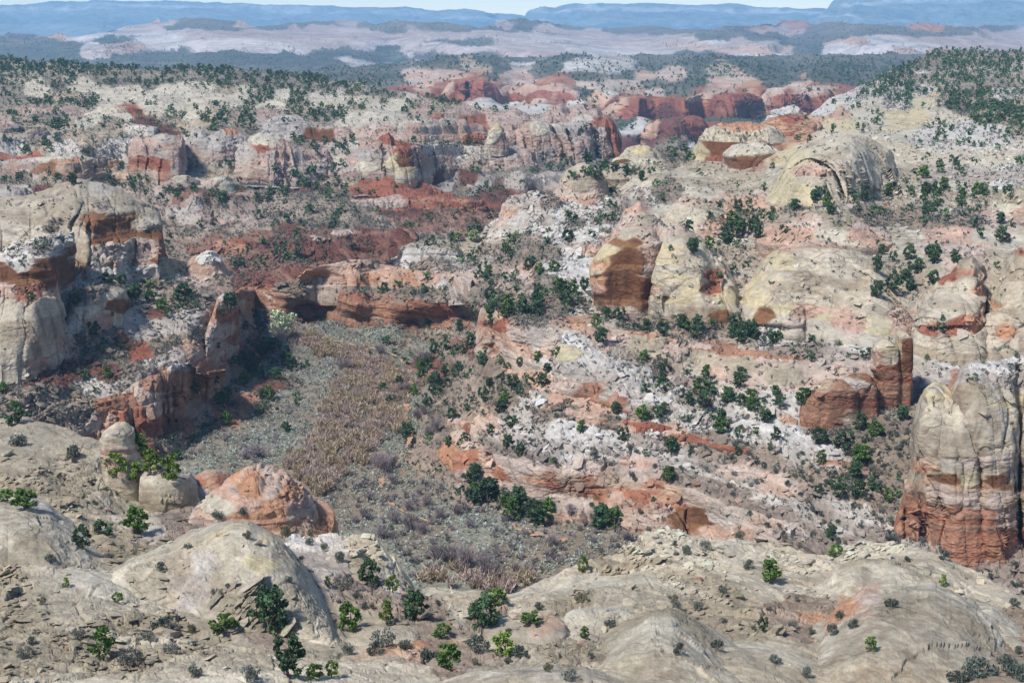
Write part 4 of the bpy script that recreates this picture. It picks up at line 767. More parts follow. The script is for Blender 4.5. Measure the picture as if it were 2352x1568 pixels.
kinds = [(30, 985, 'C'), (100, 1000, 'C'), (40, 1040, 'C'), (200, 1030, 'C'), (260, 1090, 'C'), (280, 1130, 'C'), (140, 1050, 'C'), (220, 1080, 'C'), (100, 1110, 'G'), (200, 1110, 'G'), (260, 1150, 'C'), (20, 1130, 'G'), (150, 1140, 'G'), (60, 1180, 'C'), (120, 1200, 'C'), (20, 1190, 'C'), (170, 1220, 'C'), (250, 1200, 'C'), (300, 1220, 'G'), (220, 1250, 'G'), (60, 1250, 'G'), (140, 1270, 'G'), (250, 1280, 'G'), (330, 1240, 'W'), (360, 1260, 'G'), (400, 1300, 'C'), (320, 1300, 'C'), (180, 1320, 'C'), (80, 1310, 'C'), (20, 1330, 'G'), (120, 1370, 'C'), (250, 1350, 'C'), (350, 1360, 'C'), (430, 1380, 'C'), (60, 1400, 'G'), (180, 1420, 'C'), (300, 1400, 'C'), (20, 1460, 'G'), (100, 1470, 'G'), (200, 1470, 'G'), (300, 1460, 'G'), (400, 1450, 'G'), (480, 1430, 'C'), (150, 1530, 'G'), (50, 1530, 'G'), (280, 1530, 'G'), (380, 1510, 'G'), (460, 1500, 'G'), (560, 1490, 'C'), (520, 1530, 'C'), (600, 1520, 'C'), (640, 1460, 'S'), (700, 1440, 'G'), (720, 1500, 'C'), (780, 1470, 'C'), (680, 1540, 'C'), (400, 1550, 'C'), (600, 1560, 'C'), (240, 1600, 'C'),
 (560, 1300, 'C'), (640, 1350, 'C'), (460, 1240, 'S'), (420, 1210, 'S'), (560, 1210, 'S'), (640, 1220, 'S'), (700, 1240, 'W'), (760, 1260, 'W'), (840, 1260, 'G'), (900, 1300, 'C'), (800, 1320, 'S'), (780, 1290, 'W'), (880, 1350, 'K'), (860, 1390, 'S'), (900, 1420, 'S'), (960, 1400, 'S'), (920, 1460, 'C'), (1000, 1440, 'S'), (860, 1440, 'C'), (940, 1490, 'O'), (1000, 1500, 'S'), (1080, 1500, 'S'), (900, 1520, 'C'), (1000, 1360, 'C'), (1080, 1365, 'C'), (1060, 1390, 'C'), (1150, 1400, 'S'), (1100, 1420, 'S'), (1160, 1470, 'C'), (1040, 1540, 'S'), (960, 1550, 'C'), (1120, 1560, 'C'),
 (1200, 1390, 'C'), (1280, 1340, 'C'), (1350, 1330, 'C'), (1320, 1370, 'G'), (1440, 1340, 'C'), (1420, 1390, 'C'), (1500, 1380, 'C'), (1440, 1270, 'G'), (1500, 1230, 'G'), (1560, 1240, 'G'), (1520, 1290, 'G'), (1600, 1280, 'G'), (1560, 1330, 'G'), (1640, 1320, 'G'), (1700, 1270, 'C'), (1720, 1310, 'C'), (1800, 1280, 'G'), (1840, 1330, 'C'), (1760, 1350, 'C'), (1900, 1350, 'C'), (1640, 1380, 'G'), (1720, 1400, 'G'), (1580, 1400, 'G'), (1660, 1440, 'G'), (1740, 1450, 'G'), (1800, 1400, 'S'), (1880, 1380, 'S'), (1960, 1370, 'O'), (1860, 1420, 'O'), (1840, 1450, 'S'), (1900, 1450, 'C'), (1960, 1480, 'O'), (1900, 1500, 'C'), (1800, 1500, 'C'), (1860, 1550, 'C'), (1960, 1550, 'C'), (2040, 1520, 'C'), (1740, 1540, 'C'), (2080, 1340, 'G'), (2000, 1270, 'G'), (2050, 1300, 'C'), (2120, 1320, 'C'), (2200, 1340, 'C'), (2280, 1370, 'C'), (2300, 1420, 'S'), (2340, 1460, 'S'), (2100, 1420, 'C'), (2200, 1450, 'C'), (2150, 1500, 'C'), (2250, 1540, 'D'), (1500, 1440, 'G'), (1400, 1460, 'G'), (1500, 1490, 'G'), (1600, 1500, 'C'), (1620, 1550, 'C'), (1500, 1540, 'G'), (1300, 1500, 'G'), (1250, 1540, 'C')]
land("foreground_slickrock", -160, 2520, 1740, crest, ctrl, kinds, 1.0, warp=18, crest_warp=4, amp=1.1, seed=4100., lam=1e-6, drop=.7)

LANDY = ZB['Y'].copy()

# ------------------------------------------------------------------ rocks that stand out of the land, each a thing
CAT = 'rock formation'
GD = 'sandstone domes and buttes of the canyon'
GF = 'slickrock outcrops of the foreground'
# the big butte at the right edge
bk = [(2150, 885, 'Y'), (2130, 950, 'A'), (2120, 1030, 'A'), (2100, 1100, 'A'), (2090, 1150, 'E'), (2075, 1200, 'E'), (2070, 1250, 'E'), (2230, 830, 'W'), (2300, 830, 'W'), (2250, 870, 'W'), (2320, 870, 'W'), (2240, 900, 'A'), (2300, 910, 'Y'), (2200, 960, 'A'), (2280, 960, 'A'), (2180, 1020, 'A'), (2250, 1040, 'A'), (2330, 1000, 'A'), (2190, 1080, 'Y'), (2280, 1080, 'A'), (2250, 1060, 'P'), (2180, 1100, 'B'), (2220, 1115, 'Y'), (2160, 1120, 'P'), (2300, 1110, 'B'), (2330, 1100, 'A'), (2180, 1140, 'W'), (2230, 1148, 'W'), (2290, 1150, 'P'), (2150, 1180, 'E'), (2200, 1175, 'E'), (2260, 1190, 'E'), (2320, 1190, 'P'), (2180, 1220, 'E'), (2240, 1240, 'E'), (2300, 1240, 'E'), (2200, 1280, 'E'), (2300, 1290, 'E'), (2330, 1330, 'P'), (2400, 900, 'A'), (2420, 1200, 'E'), (2110, 1300, 'E')]
bk = [q if q[2] != 'W' or q[1] < 1000 else (q[0], q[1], 'P') for q in bk] + [(2120, 1075, 'O'), (2200, 1130, 'O'), (2260, 1135, 'O'), (2310, 1150, 'O'), (2150, 1150, 'O'), (2090, 1110, 'O')]
wall('huge cream and red sandstone butte at the right edge of the photo', [(2046, 1320, 268), (2054, 1230, 270), (2064, 1180, 271), (2078, 1130, 272), (2098, 1075, 273), (2104, 1000, 274), (2117, 930, 276), (2127, 894, 278), (2146, 883, 279), (2160, 886, 280), (2178, 912, 276), (2192, 930, 272), (2202, 885, 276), (2213, 847, 280), (2232, 836, 282), (2290, 833, 284), (2312, 823, 288), (2352, 817, 290), (2420, 820, 292), (2540, 850, 294)],
 [(2046, 1430, 262), (2100, 1430, 257), (2190, 1430, 254), (2240, 1430, 252), (2320, 1430, 253), (2345, 1430, 258), (2360, 1430, 255), (2540, 1430, 256)],
 bk, 1.5, name='sandstone_butte', group=GD, p=4.5, but=1.15, cellw=8.5, notch=1.5, back=24, drop=.25, warp=8, seed=47., carve=[(2342, 1100, 5, 230, 5.0), (2196, 1000, 5, 110, 3.0), (2080, 1210, 7, 40, 2.5)])
tk = [(2075, 765, 'A'), (2030, 790, 'A'), (2060, 800, 'Y'), (2010, 830, 'P'), (2045, 830, 'A'), (2080, 800, 'B'), (2070, 840, 'B'), (2030, 850, 'R'), (2010, 860, 'B'), (2050, 880, 'R'), (2035, 870, 'R'), (2080, 870, 'R'), (2020, 905, 'R'), (2070, 920, 'R'), (2040, 940, 'R'), (2080, 960, 'R'), (2030, 980, 'R'), (2070, 990, 'R'), (1890, 890, 'O'), (1860, 910, 'R'), (1900, 910, 'R'), (1940, 900, 'R'), (1970, 890, 'W'), (1985, 900, 'R'), (1900, 940, 'R'), (1860, 950, 'R'), (1930, 950, 'R'), (1980, 940, 'R'), (1990, 960, 'R'), (1960, 960, 'A'), (1870, 980, 'R'), (1920, 985, 'R'), (1960, 980, 'P'), (1850, 1000, 'W'), (1900, 1010, 'W'), (1830, 1010, 'W')]
rock('sandstone_tower', 'slim red brown sandstone tower with a lower fin on its left', CAT, [
 dict(L=[(2066, 762), (2060, 770), (2058, 800), (2050, 860), (2046, 1020)], R=[(2084, 760), (2093, 772), (2094, 820), (2092, 900), (2094, 1020)], Y=322, depth=6, seed=5.),
 dict(L=[(2030, 785), (2010, 793), (2003, 806), (2003, 850), (2012, 870), (2006, 900), (2000, 940), (1996, 1020)], R=[(2052, 785), (2064, 795), (2066, 1020)], Y=321, depth=6, seed=19.),
 dict(L=[(1900, 882), (1868, 896), (1848, 925), (1838, 960), (1834, 985), (1826, 1030)], R=[(1930, 880), (1960, 886), (1975, 1030)], Y=315, depth=9, seed=31.),
 dict(L=[(1958, 870), (1948, 880), (1945, 1030)], R=[(1985, 862), (2012, 872), (2020, 1030)], Y=317, depth=8, seed=57.)],
 1.5, group=GD, kinds=tk, sec=4.0, dome=6, bmin=.7, warp=5, amp=.6)
# dome wall with the alcove
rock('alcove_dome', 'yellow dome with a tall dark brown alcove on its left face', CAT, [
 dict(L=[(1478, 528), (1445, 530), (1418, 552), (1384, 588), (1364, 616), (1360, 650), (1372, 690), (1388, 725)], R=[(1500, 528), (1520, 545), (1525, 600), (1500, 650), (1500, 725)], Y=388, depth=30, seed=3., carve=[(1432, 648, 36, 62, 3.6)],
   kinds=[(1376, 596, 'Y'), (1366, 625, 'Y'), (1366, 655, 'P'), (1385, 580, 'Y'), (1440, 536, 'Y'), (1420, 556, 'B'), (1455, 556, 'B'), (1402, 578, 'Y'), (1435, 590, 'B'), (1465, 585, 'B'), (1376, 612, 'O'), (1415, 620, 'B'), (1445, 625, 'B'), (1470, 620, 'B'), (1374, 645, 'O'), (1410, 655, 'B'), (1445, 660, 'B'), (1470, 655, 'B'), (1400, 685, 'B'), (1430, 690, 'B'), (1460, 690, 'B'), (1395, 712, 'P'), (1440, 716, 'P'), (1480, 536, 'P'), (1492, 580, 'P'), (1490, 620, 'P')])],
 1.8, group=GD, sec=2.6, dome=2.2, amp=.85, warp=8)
def dome(label, L, R, Y, depth, kinds, S, seed, name='slickrock_dome', group=GD, **kw):
    k = dict(sec=2.4, dome=2.1, amp=.9, warp=8, flare=.35, backk=1.8); k.update(kw)
    return rock(name, label, CAT, [dict(L=L, R=R, Y=Y, depth=depth, seed=seed)], S, group=group, kinds=kinds, **k)
dome('pointed pink and cream cone just behind the alcove dome', [(1462, 472), (1438, 490), (1416, 530), (1408, 560)], [(1474, 472), (1500, 490), (1525, 520), (1540, 560)], 432, 22, [(1465, 478, 'P'), (1440, 510, 'P'), (1480, 510, 'C'), (1500, 530, 'P'), (1420, 550, 'P')], 1.8, 71., dome=1.5)
dome('smooth cream dome between the pink cone and the brown ledges', [(1580, 452), (1548, 475), (1522, 510), (1505, 540)], [(1606, 452), (1650, 475), (1690, 510), (1700, 545)], 440, 26, [(1590, 456, 'P'), (1560, 490, 'C'), (1620, 490, 'C'), (1640, 520, 'P'), (1550, 520, 'C')], 1.8, 73., dome=1.6)
dome('brown cross bedded ledge cap on top of the broad yellow dome', [(1890, 484), (1850, 496), (1810, 520), (1780, 548)], [(1940, 484), (1975, 500), (2000, 520), (2010, 548)], 412, 22, [(1900, 490, 'G'), (1860, 510, 'P'), (1940, 510, 'G'), (1980, 520, 'P'), (1820, 535, 'P'), (1900, 530, 'C')], 1.6, 75., dome=1.7)
dome('rounded cream ledge at the right edge above the grey cliff shoulder', [(2352, 430), (2310, 445), (2290, 480), (2270, 540)], [(2450, 430), (2520, 470), (2560, 540)], 430, 30, [(2330, 450, 'G'), (2300, 490, 'C'), (2340, 500, 'P'), (2310, 530, 'P')], 1.7, 77.)
# upper domes
dome('wide grey topped dome with a red brown lower face, upper right', [(1690, 286), (1650, 294), (1615, 318), (1602, 345), (1600, 385)], [(1730, 286), (1780, 297), (1808, 325), (1815, 385)], 640, 45, [(1700, 288, 'O'), (1650, 310, 'G'), (1720, 310, 'G'), (1780, 320, 'C'), (1615, 350, 'Y'), (1650, 345, 'B'), (1700, 348, 'B'), (1760, 350, 'B'), (1660, 370, 'R'), (1730, 370, 'R')], 3.0, 81., dome=2.6)
dome('blocky brown cliff block below the grey topped dome', [(1716, 340), (1692, 346), (1674, 362), (1668, 390), (1668, 445)], [(1765, 340), (1790, 352), (1796, 445)], 585, 30, [(1730, 344, 'C'), (1690, 352, 'C'), (1700, 375, 'B'), (1750, 380, 'B'), (1720, 410, 'B'), (1770, 410, 'R'), (1690, 420, 'C')], 2.6, 83., dome=4, sec=3.2)
dome('orange red knob at the head of the pale cliff', [(1800, 268), (1770, 275), (1750, 300), (1742, 345)], [(1850, 268), (1880, 280), (1895, 310), (1900, 345)], 690, 40, [(1820, 270, 'R'), (1780, 290, 'O'), (1850, 290, 'O'), (1800, 320, 'R'), (1870, 320, 'P'), (1830, 340, 'B')], 3.0, 85.)
dome('small cream cone leaning on the foot of the pale cliff', [(1886, 424), (1874, 440), (1866, 470)], [(1894, 424), (1902, 440), (1906, 470)], 492, 10, 'C', 2.0, 89.)
dome('single rounded cream dome on the skyline of the side canyon', [(1330, 383), (1304, 392), (1288, 415), (1280, 440), (1272, 462)], [(1350, 383), (1374, 396), (1388, 420), (1396, 462)], 590, 30, [(1340, 385, 'Y'), (1310, 400, 'C'), (1360, 410, 'C'), (1330, 430, 'Y'), (1290, 440, 'P'), (1370, 445, 'P'), (1330, 455, 'P')], 2.4, 91., dome=2.4)
dome('white outcrop with a rounded left nose below the skyline dome', [(1195, 448), (1158, 462), (1146, 490), (1140, 540)], [(1260, 446), (1300, 470), (1330, 500), (1340, 540)], 560, 36, [(1200, 455, 'W'), (1160, 480, 'P'), (1220, 480, 'W'), (1280, 480, 'K'), (1200, 515, 'W'), (1290, 520, 'K')], 2.4, 93., dome=2.6)
dome('cluster of cream knobs on the canyon edge beside the side canyon', [(1462, 338), (1438, 348), (1428, 372)], [(1490, 338), (1508, 352), (1512, 378)], 640, 18, [(1470, 342, 'Y'), (1450, 360, 'C'), (1500, 360, 'C')], 2.6, 95.)
dome('low brown and cream knob right of the skyline dome', [(1420, 368), (1400, 378), (1394, 402)], [(1450, 366), (1470, 380), (1480, 402)], 618, 18, [(1420, 372, 'B'), (1440, 380, 'C'), (1410, 392, 'C'), (1460, 392, 'P')], 2.6, 97.)
dome('row of rounded cream blocks below the brown cliff block', [(1600, 400), (1575, 410), (1560, 440)], [(1660, 398), (1700, 410), (1720, 445)], 560, 20, [(1600, 410, 'C'), (1650, 410, 'C'), (1620, 430, 'B'), (1690, 425, 'C')], 2.4, 99., dome=3)
# prow and white nose of the middle slope
dome('white ledge with a dark cap on the middle bench', [(945, 556), (932, 560), (924, 575), (916, 600)], [(1010, 556), (1052, 564), (1064, 580), (1075, 600)], 548, 16, [(950, 557, 'V'), (1000, 558, 'V'), (1040, 562, 'V'), (940, 572, 'W'), (980, 574, 'W'), (1030, 578, 'W'), (950, 588, 'W'), (1020, 590, 'S')], 1.8, 107., name='white_ledge', dome=4, sec=3.4)
dome('white rock pillow sunk in the slope left of the alcove dome', [(1340, 545), (1300, 560), (1270, 620), (1250, 660)], [(1380, 545), (1400, 570), (1390, 640), (1380, 680)], 470, 24, [(1345, 552, 'W'), (1310, 590, 'W'), (1360, 572, 'P'), (1300, 630, 'W'), (1360, 620, 'W'), (1330, 600, 'K')], 1.8, 109., name='white_ledge')

# left butte
rock('sandstone_cliff', 'pale cliff with a brown overhang at the left edge, in front of the butte', CAT, [
 dict(L=[(60, 562), (20, 575), (-60, 600), (-120, 760), (-140, 920)], R=[(100, 558), (124, 575), (128, 640), (140, 700), (186, 770), (190, 800), (120, 910)], Y=372, depth=40, seed=7., lean=-.1, kinds=[(80, 565, 'K'), (100, 580, 'K'), (40, 600, 'K'), (20, 620, 'B'), (110, 610, 'B'), (90, 630, 'B'), (50, 645, 'B'), (110, 650, 'B'), (20, 670, 'P'), (60, 672, 'R'), (120, 672, 'P'), (30, 700, 'W'), (100, 700, 'W'), (60, 690, 'P'), (130, 720, 'W'), (150, 760, 'C'), (60, 740, 'K'), (100, 770, 'C'), (40, 780, 'W'), (160, 790, 'P'), (100, 800, 'W'), (30, 820, 'W'), (60, 860, 'W'), (20, 870, 'C'), (90, 850, 'P'), (0, 780, 'C')]),
 dict(L=[(220, 655), (190, 662), (160, 690), (150, 780)], R=[(255, 660), (278, 675), (286, 700), (288, 750), (270, 800)], Y=394, depth=26, seed=17., kinds=[(220, 660, 'K'), (200, 680, 'K'), (260, 680, 'Y'), (265, 700, 'B'), (230, 700, 'C'), (200, 720, 'C'), (250, 740, 'P'), (210, 745, 'P'), (275, 740, 'C'), (230, 760, 'W'), (180, 760, 'W')])],
 1.8, group=GD, sec=3.0, dome=3.0, bmin=.5, amp=.9, warp=8)
dome('white and pink knobs at the top of the left bench', [(462, 580), (440, 590), (432, 620), (426, 640)], [(490, 578), (505, 592), (515, 620), (518, 645)], 456, 14, [(470, 584, 'W'), (490, 590, 'W'), (450, 605, 'P'), (500, 615, 'P'), (470, 625, 'P')], 1.5, 111., name='sandstone_outcrop')

# cliffs and knobs of the left mesa
GL = 'cliffs of the far canyon rim'
def cliff(label, L, R, Y, depth, kinds, S, seed, **kw):
    k = dict(sec=3.2, dome=3.4, bmin=.5, amp=.9, warp=6); k.update(kw)
    return rock('sandstone_cliff', label, CAT, [dict(L=L, R=R, Y=Y, depth=depth, seed=seed)], S, group=GL, kinds=kinds, **k)
cliff('small pale cone on the ledge left of the promontory', [(1140, 284), (1126, 300), (1114, 330)], [(1146, 284), (1158, 305), (1166, 330)], 845, 16, [(1142, 290, 'Y'), (1135, 315, 'C'), (1155, 320, 'Q')], 3.0, 21., dome=1.6)
cliff('grey white rounded knob behind the road bend', [(400, 410), (384, 418), (376, 452)], [(432, 408), (452, 420), (466, 455)], 735, 26, [(410, 414, 'C'), (400, 430, 'H'), (440, 430, 'H'), (420, 448, 'T')], 2.4, 29., dome=2.2)
cliff('cream knob with a red foot at the left end of the road', [(490, 404), (474, 414), (462, 440), (455, 470)], [(524, 404), (538, 420), (560, 460), (572, 480)], 728, 30, [(500, 408, 'C'), (520, 416, 'C'), (480, 420, 'Q'), (520, 435, 'C'), (490, 448, 'T'), (540, 452, 'T'), (510, 470, 'H')], 2.4, 31., dome=2.0)
cliff('grey pyramid spur leaning on the slope below the road', [(440, 455), (418, 490), (410, 520)], [(454, 455), (480, 490), (490, 520)], 700, 16, [(445, 465, 'H'), (440, 490, 'H'), (470, 500, 'Q')], 2.4, 33., dome=1.8)
cliff('brown domed hills in the shade of the forested rim, far left', [(100, 250), (60, 262), (40, 285)], [(150, 248), (190, 262), (205, 285)], 925, 40, [(110, 256, 'Q'), (80, 270, 'Q'), (150, 270, 'Q')], 3.4, 37., dome=2.2)
cliff('cracked cream dome with a dark tree on top, far left', [(240, 248), (200, 262), (165, 285)], [(270, 246), (310, 256), (335, 285)], 915, 40, [(240, 254, 'C'), (200, 270, 'C'), (280, 265, 'Q'), (310, 262, 'R')], 3.4, 39., dome=2.0)
cliff('small white beehive knob on the far left ledge', [(80, 288), (62, 302), (46, 325)], [(92, 288), (104, 302), (118, 328)], 815, 20, [(84, 292, 'Q'), (70, 310, 'H'), (100, 315, 'H')], 2.6, 41., dome=1.6)
cliff('white conical knob with a brown tip on the far left ledge', [(126, 300), (114, 316), (106, 332)], [(132, 300), (142, 316), (152, 332)], 812, 16, [(129, 303, 'Q'), (120, 320, 'H'), (140, 322, 'H')], 2.6, 43., dome=1.4)
cliff('pink slab dome at the far left edge', [(0, 283), (-40, 290), (-60, 310)], [(30, 284), (44, 294), (48, 312)], 830, 20, [(10, 288, 'Q'), (20, 300, 'H')], 2.8, 45.)
dred = dict(group=GL)
# red cliffs of the plateau beyond
GP = 'purple red cliffs beyond the side canyon'
def far_cliff(label, L, R, Y, depth, kinds, seed, **kw):
    k = dict(sec=3.4, dome=4, bmin=.5, amp=.8, warp=4); k.update(kw)
    return rock('red_cliff', label, CAT, [dict(L=L, R=R, Y=Y * .75, depth=depth * .75, seed=seed)], 9.0, group=GP, kinds=kinds, **k)
def far_wall(label, top, fy, Y, kinds, seed, **kw):
    k = dict(p=4, but=1.1, cellw=42, notch=1.6, back=90, drop=.0, warp=5, crest_warp=2); k.update(kw)
    return wall(label, [(a, b, Y * .75 + 60) for a, b in top], [(top[0][0], fy, Y * .75), (top[-1][0], fy, Y * .75)], kinds, 6.5, name='red_cliff', group=GP, seed=seed, **k)
far_wall('far purple red cliff with a dark vertical crack', [(1005, 222), (1030, 192), (1050, 185), (1090, 186), (1110, 184), (1138, 198), (1145, 215)], 229, 2700, [(1030, 195, 'P'), (1060, 190, 'R'), (1060, 215, 'R'), (1120, 195, 'R'), (1130, 220, 'R')], 3., carve=[(1072, 210, 3, 25, 60)])
far_wall('row of far pinkish beehive domes on a red base', [(1135, 218), (1150, 205), (1165, 198), (1195, 203), (1215, 196), (1240, 202), (1265, 194), (1290, 197), (1318, 210), (1332, 222)], 231, 2640, [(1165, 202, 'P'), (1220, 200, 'P'), (1270, 199, 'P'), (1310, 210, 'P'), (1180, 220, 'R'), (1240, 220, 'R'), (1300, 224, 'R')], 7., p=2.2)
far_wall('far red cliff with a flat top left of the tall red wall', [(1380, 264), (1400, 238), (1430, 226), (1490, 224), (1545, 222), (1572, 232), (1584, 252)], 272, 2520, [(1420, 232, 'P'), (1500, 228, 'R'), (1450, 250, 'R'), (1530, 255, 'T'), (1560, 235, 'R')], 11.)
far_wall('far tall red wall with dark streaks at the foot of the woods', [(1562, 262), (1580, 224), (1610, 214), (1660, 213), (1720, 213), (1750, 222)], 271, 2490, [(1600, 218, 'P'), (1640, 235, 'R'), (1700, 225, 'R'), (1600, 255, 'R'), (1720, 258, 'T'), (1660, 262, 'R')], 13.)
far_wall('far red wall rising behind the right upland', [(1735, 228), (1760, 206), (1800, 202), (1850, 200), (1890, 198), (1930, 205), (1965, 218)], 267, 2510, [(1770, 210, 'P'), (1800, 230, 'R'), (1860, 208, 'P'), (1880, 235, 'R'), (1820, 255, 'T')], 15.)
far_wall('low dark red far cliff in the side canyon mouth', [(1462, 306), (1490, 287), (1510, 281), (1560, 279), (1590, 277), (1612, 284), (1622, 302)], 315, 2090, [(1490, 290, 'P'), (1550, 290, 'T'), (1590, 290, 'R'), (1560, 305, 'T')], 17.)
far_cliff('white and pink far dome in front of the tall red wall', [(1810, 244), (1780, 256), (1765, 282)], [(1830, 244), (1850, 256), (1860, 282)], 2000, 90, [(1810, 250, 'W'), (1790, 265, 'W'), (1840, 265, 'P')], 19., dome=1.8)

# foreground outcrops
dome('leaning upright slab split from the pale dome', [(258, 982), (240, 990), (232, 1008), (240, 1070), (254, 1200)], [(280, 982), (300, 996), (316, 1060), (326, 1120), (331, 1200)], 174, 5, [(260, 990, 'Y'), (290, 1000, 'C'), (280, 1050, 'P'), (310, 1080, 'C'), (315, 1140, 'C')], .9, 5., name='sandstone_slab', group=GF, dome=5, sec=3.2)
dome('dark grey rounded block right of the leaning slab', [(345, 1074), (328, 1084), (324, 1120), (326, 1190)], [(385, 1080), (428, 1104), (448, 1140), (456, 1190)], 168, 9, [(350, 1080, 'G'), (400, 1095, 'C'), (360, 1120, 'C'), (420, 1140, 'C'), (380, 1160, 'G')], .9, 7., name='sandstone_block', group=GF, dome=2.6, amp=.7)
dome('small boulder dome with a rounded red top at the valley edge', [(468, 1092), (446, 1100), (436, 1126), (430, 1165)], [(502, 1092), (520, 1104), (532, 1126), (548, 1165)], 176, 8, [(480, 1094, 'O'), (460, 1104, 'R'), (510, 1104, 'R'), (485, 1112, 'O'), (450, 1125, 'W'), (520, 1125, 'W'), (480, 1135, 'W'), (470, 1150, 'G')], .8, 9., name='sandstone_block', group=GF, dome=2.0, amp=.5, warp=3)
dome('orange layered outcrop with a steep rounded right end', [(560, 1100), (522, 1116), (480, 1146), (448, 1178), (415, 1230)], [(604, 1100), (655, 1120), (688, 1150), (704, 1182), (712, 1225), (712, 1250)], 158, 14, [(570, 1104, 'O'), (620, 1112, 'P'), (520, 1130, 'P'), (580, 1130, 'O'), (650, 1130, 'O'), (500, 1160, 'C'), (560, 1165, 'P'), (620, 1160, 'O'), (680, 1170, 'P'), (700, 1200, 'O'), (460, 1190, 'P'), (560, 1195, 'O'), (640, 1195, 'O')], .9, 11., name='sandstone_outcrop', group=GF, dome=2.2, amp=1.2)
dome('long rounded tan boulder lying at the mouth of the gully', [(1150, 1440), (1112, 1450), (1100, 1470), (1104, 1520)], [(1260, 1438), (1300, 1448), (1318, 1472), (1320, 1520)], 114, 7, [(1150, 1444, 'C'), (1250, 1442, 'O'), (1180, 1470, 'C'), (1280, 1470, 'C')], .8, 29., name='boulder', group=GF, amp=.5)
dome('cracked tan ledge stretching right of the long rounded boulder', [(1330, 1440), (1290, 1450), (1280, 1480), (1270, 1530)], [(1420, 1445), (1480, 1470), (1500, 1520)], 115, 9, [(1330, 1446, 'C'), (1420, 1455, 'G'), (1360, 1480, 'C'), (1460, 1490, 'G')], .8, 31., name='sandstone_outcrop', group=GF)

# ---- runs of cliff
def tz(pts, Y):
    return [(p[0], p[1], Y if len(p) < 3 else p[2]) for p in pts]
# yellow dome wall
wall('long smooth yellow dome wall with a stained foot, right of the dark alcove', tz([(1462, 600), (1474, 556), (1496, 530), (1530, 519), (1570, 520), (1610, 546), (1650, 585), (1688, 630), (1702, 650), (1716, 640), (1745, 602), (1790, 562), (1850, 545), (1905, 545), (1945, 570), (2010, 607), (2070, 654), (2100, 690), (2108, 740)], 412),
 [(1462, 705, 386), (1500, 722, 384), (1580, 728, 380), (1640, 738, 376), (1688, 748, 372), (1720, 756, 360), (1830, 770, 352), (1950, 783, 352), (2000, 790, 353), (2110, 798, 360)],
 [(1480, 545, 'P'), (1480, 600, 'P'), (1500, 540, 'P'), (1540, 530, 'P'), (1540, 560, 'Y'), (1590, 570, 'A'), (1520, 600, 'Y'), (1600, 610, 'A'), (1640, 600, 'A'), (1640, 632, 'R'), (1632, 655, 'R'), (1600, 645, 'Y'), (1520, 640, 'Y'), (1490, 660, 'P'), (1540, 668, 'A'), (1560, 690, 'Y'), (1620, 690, 'A'), (1670, 680, 'Y'), (1520, 710, 'Y'), (1600, 720, 'A'), (1655, 730, 'B'), (1680, 640, 'A'), (1800, 558, 'P'), (1870, 546, 'P'), (1920, 550, 'P'), (1790, 600, 'Y'), (1860, 600, 'A'), (1900, 640, 'A'), (1760, 640, 'Y'), (1730, 680, 'Y'), (1800, 680, 'A'), (1880, 690, 'A'), (1960, 640, 'A'), (2020, 640, 'Y'), (2060, 670, 'A'), (2000, 700, 'A'), (1710, 720, 'Y'), (1760, 725, 'B'), (1800, 722, 'Y'), (1830, 735, 'P'), (1790, 748, 'Y'), (1740, 752, 'B'), (1880, 740, 'Y'), (1950, 740, 'P'), (2020, 745, 'Y'), (2080, 740, 'P'), (1900, 770, 'Y'), (2000, 775, 'Y'), (1860, 715, 'P')],
 1.8, name='dome_wall', group=GD, p=2.0, but=.55, cellw=34, notch=.6, back=30, carve=[(1634, 652, 18, 34, 4.0), (1528, 690, 6, 25, 2.5), (1700, 690, 8, 60, 5.0), (1780, 755, 60, 10, 2.5), (1850, 745, 8, 30, 2.0)], seed=21., amp=.9)
wall('grey buttresses cut by the right edge, the left one with a red cap', tz([(2086, 760), (2106, 708), (2125, 670), (2150, 638), (2185, 618), (2205, 596), (2235, 590), (2255, 610), (2268, 645), (2278, 660), (2300, 622), (2320, 592), (2345, 562), (2400, 535), (2520, 520)], 392),
 [(2086, 818, 352), (2150, 826, 346), (2262, 828, 350), (2275, 828, 346), (2340, 828, 336), (2520, 828, 334)],
 [(2215, 600, 'A'), (2170, 632, 'R'), (2195, 626, 'R'), (2140, 660, 'A'), (2180, 670, 'A'), (2220, 650, 'A'), (2110, 710, 'A'), (2170, 720, 'A'), (2230, 700, 'A'), (2255, 660, 'O'), (2100, 742, 'A'), (2130, 752, 'R'), (2200, 754, 'R'), (2240, 750, 'O'), (2110, 780, 'A'), (2160, 790, 'A'), (2220, 790, 'A'), (2250, 790, 'A'), (2340, 560, 'A'), (2310, 600, 'A'), (2340, 620, 'A'), (2290, 650, 'A'), (2320, 680, 'A'), (2270, 700, 'O'), (2300, 730, 'A'), (2340, 740, 'A'), (2265, 752, 'A'), (2310, 765, 'O'), (2345, 780, 'A'), (2280, 800, 'A'), (2345, 575, 'R'), (2340, 800, 'A')],
 1.8, group=GD, p=2.4, but=.6, cellw=24, back=26, carve=[(2266, 700, 7, 90, 9.0), (2180, 752, 90, 5, 1.5)], seed=41.)
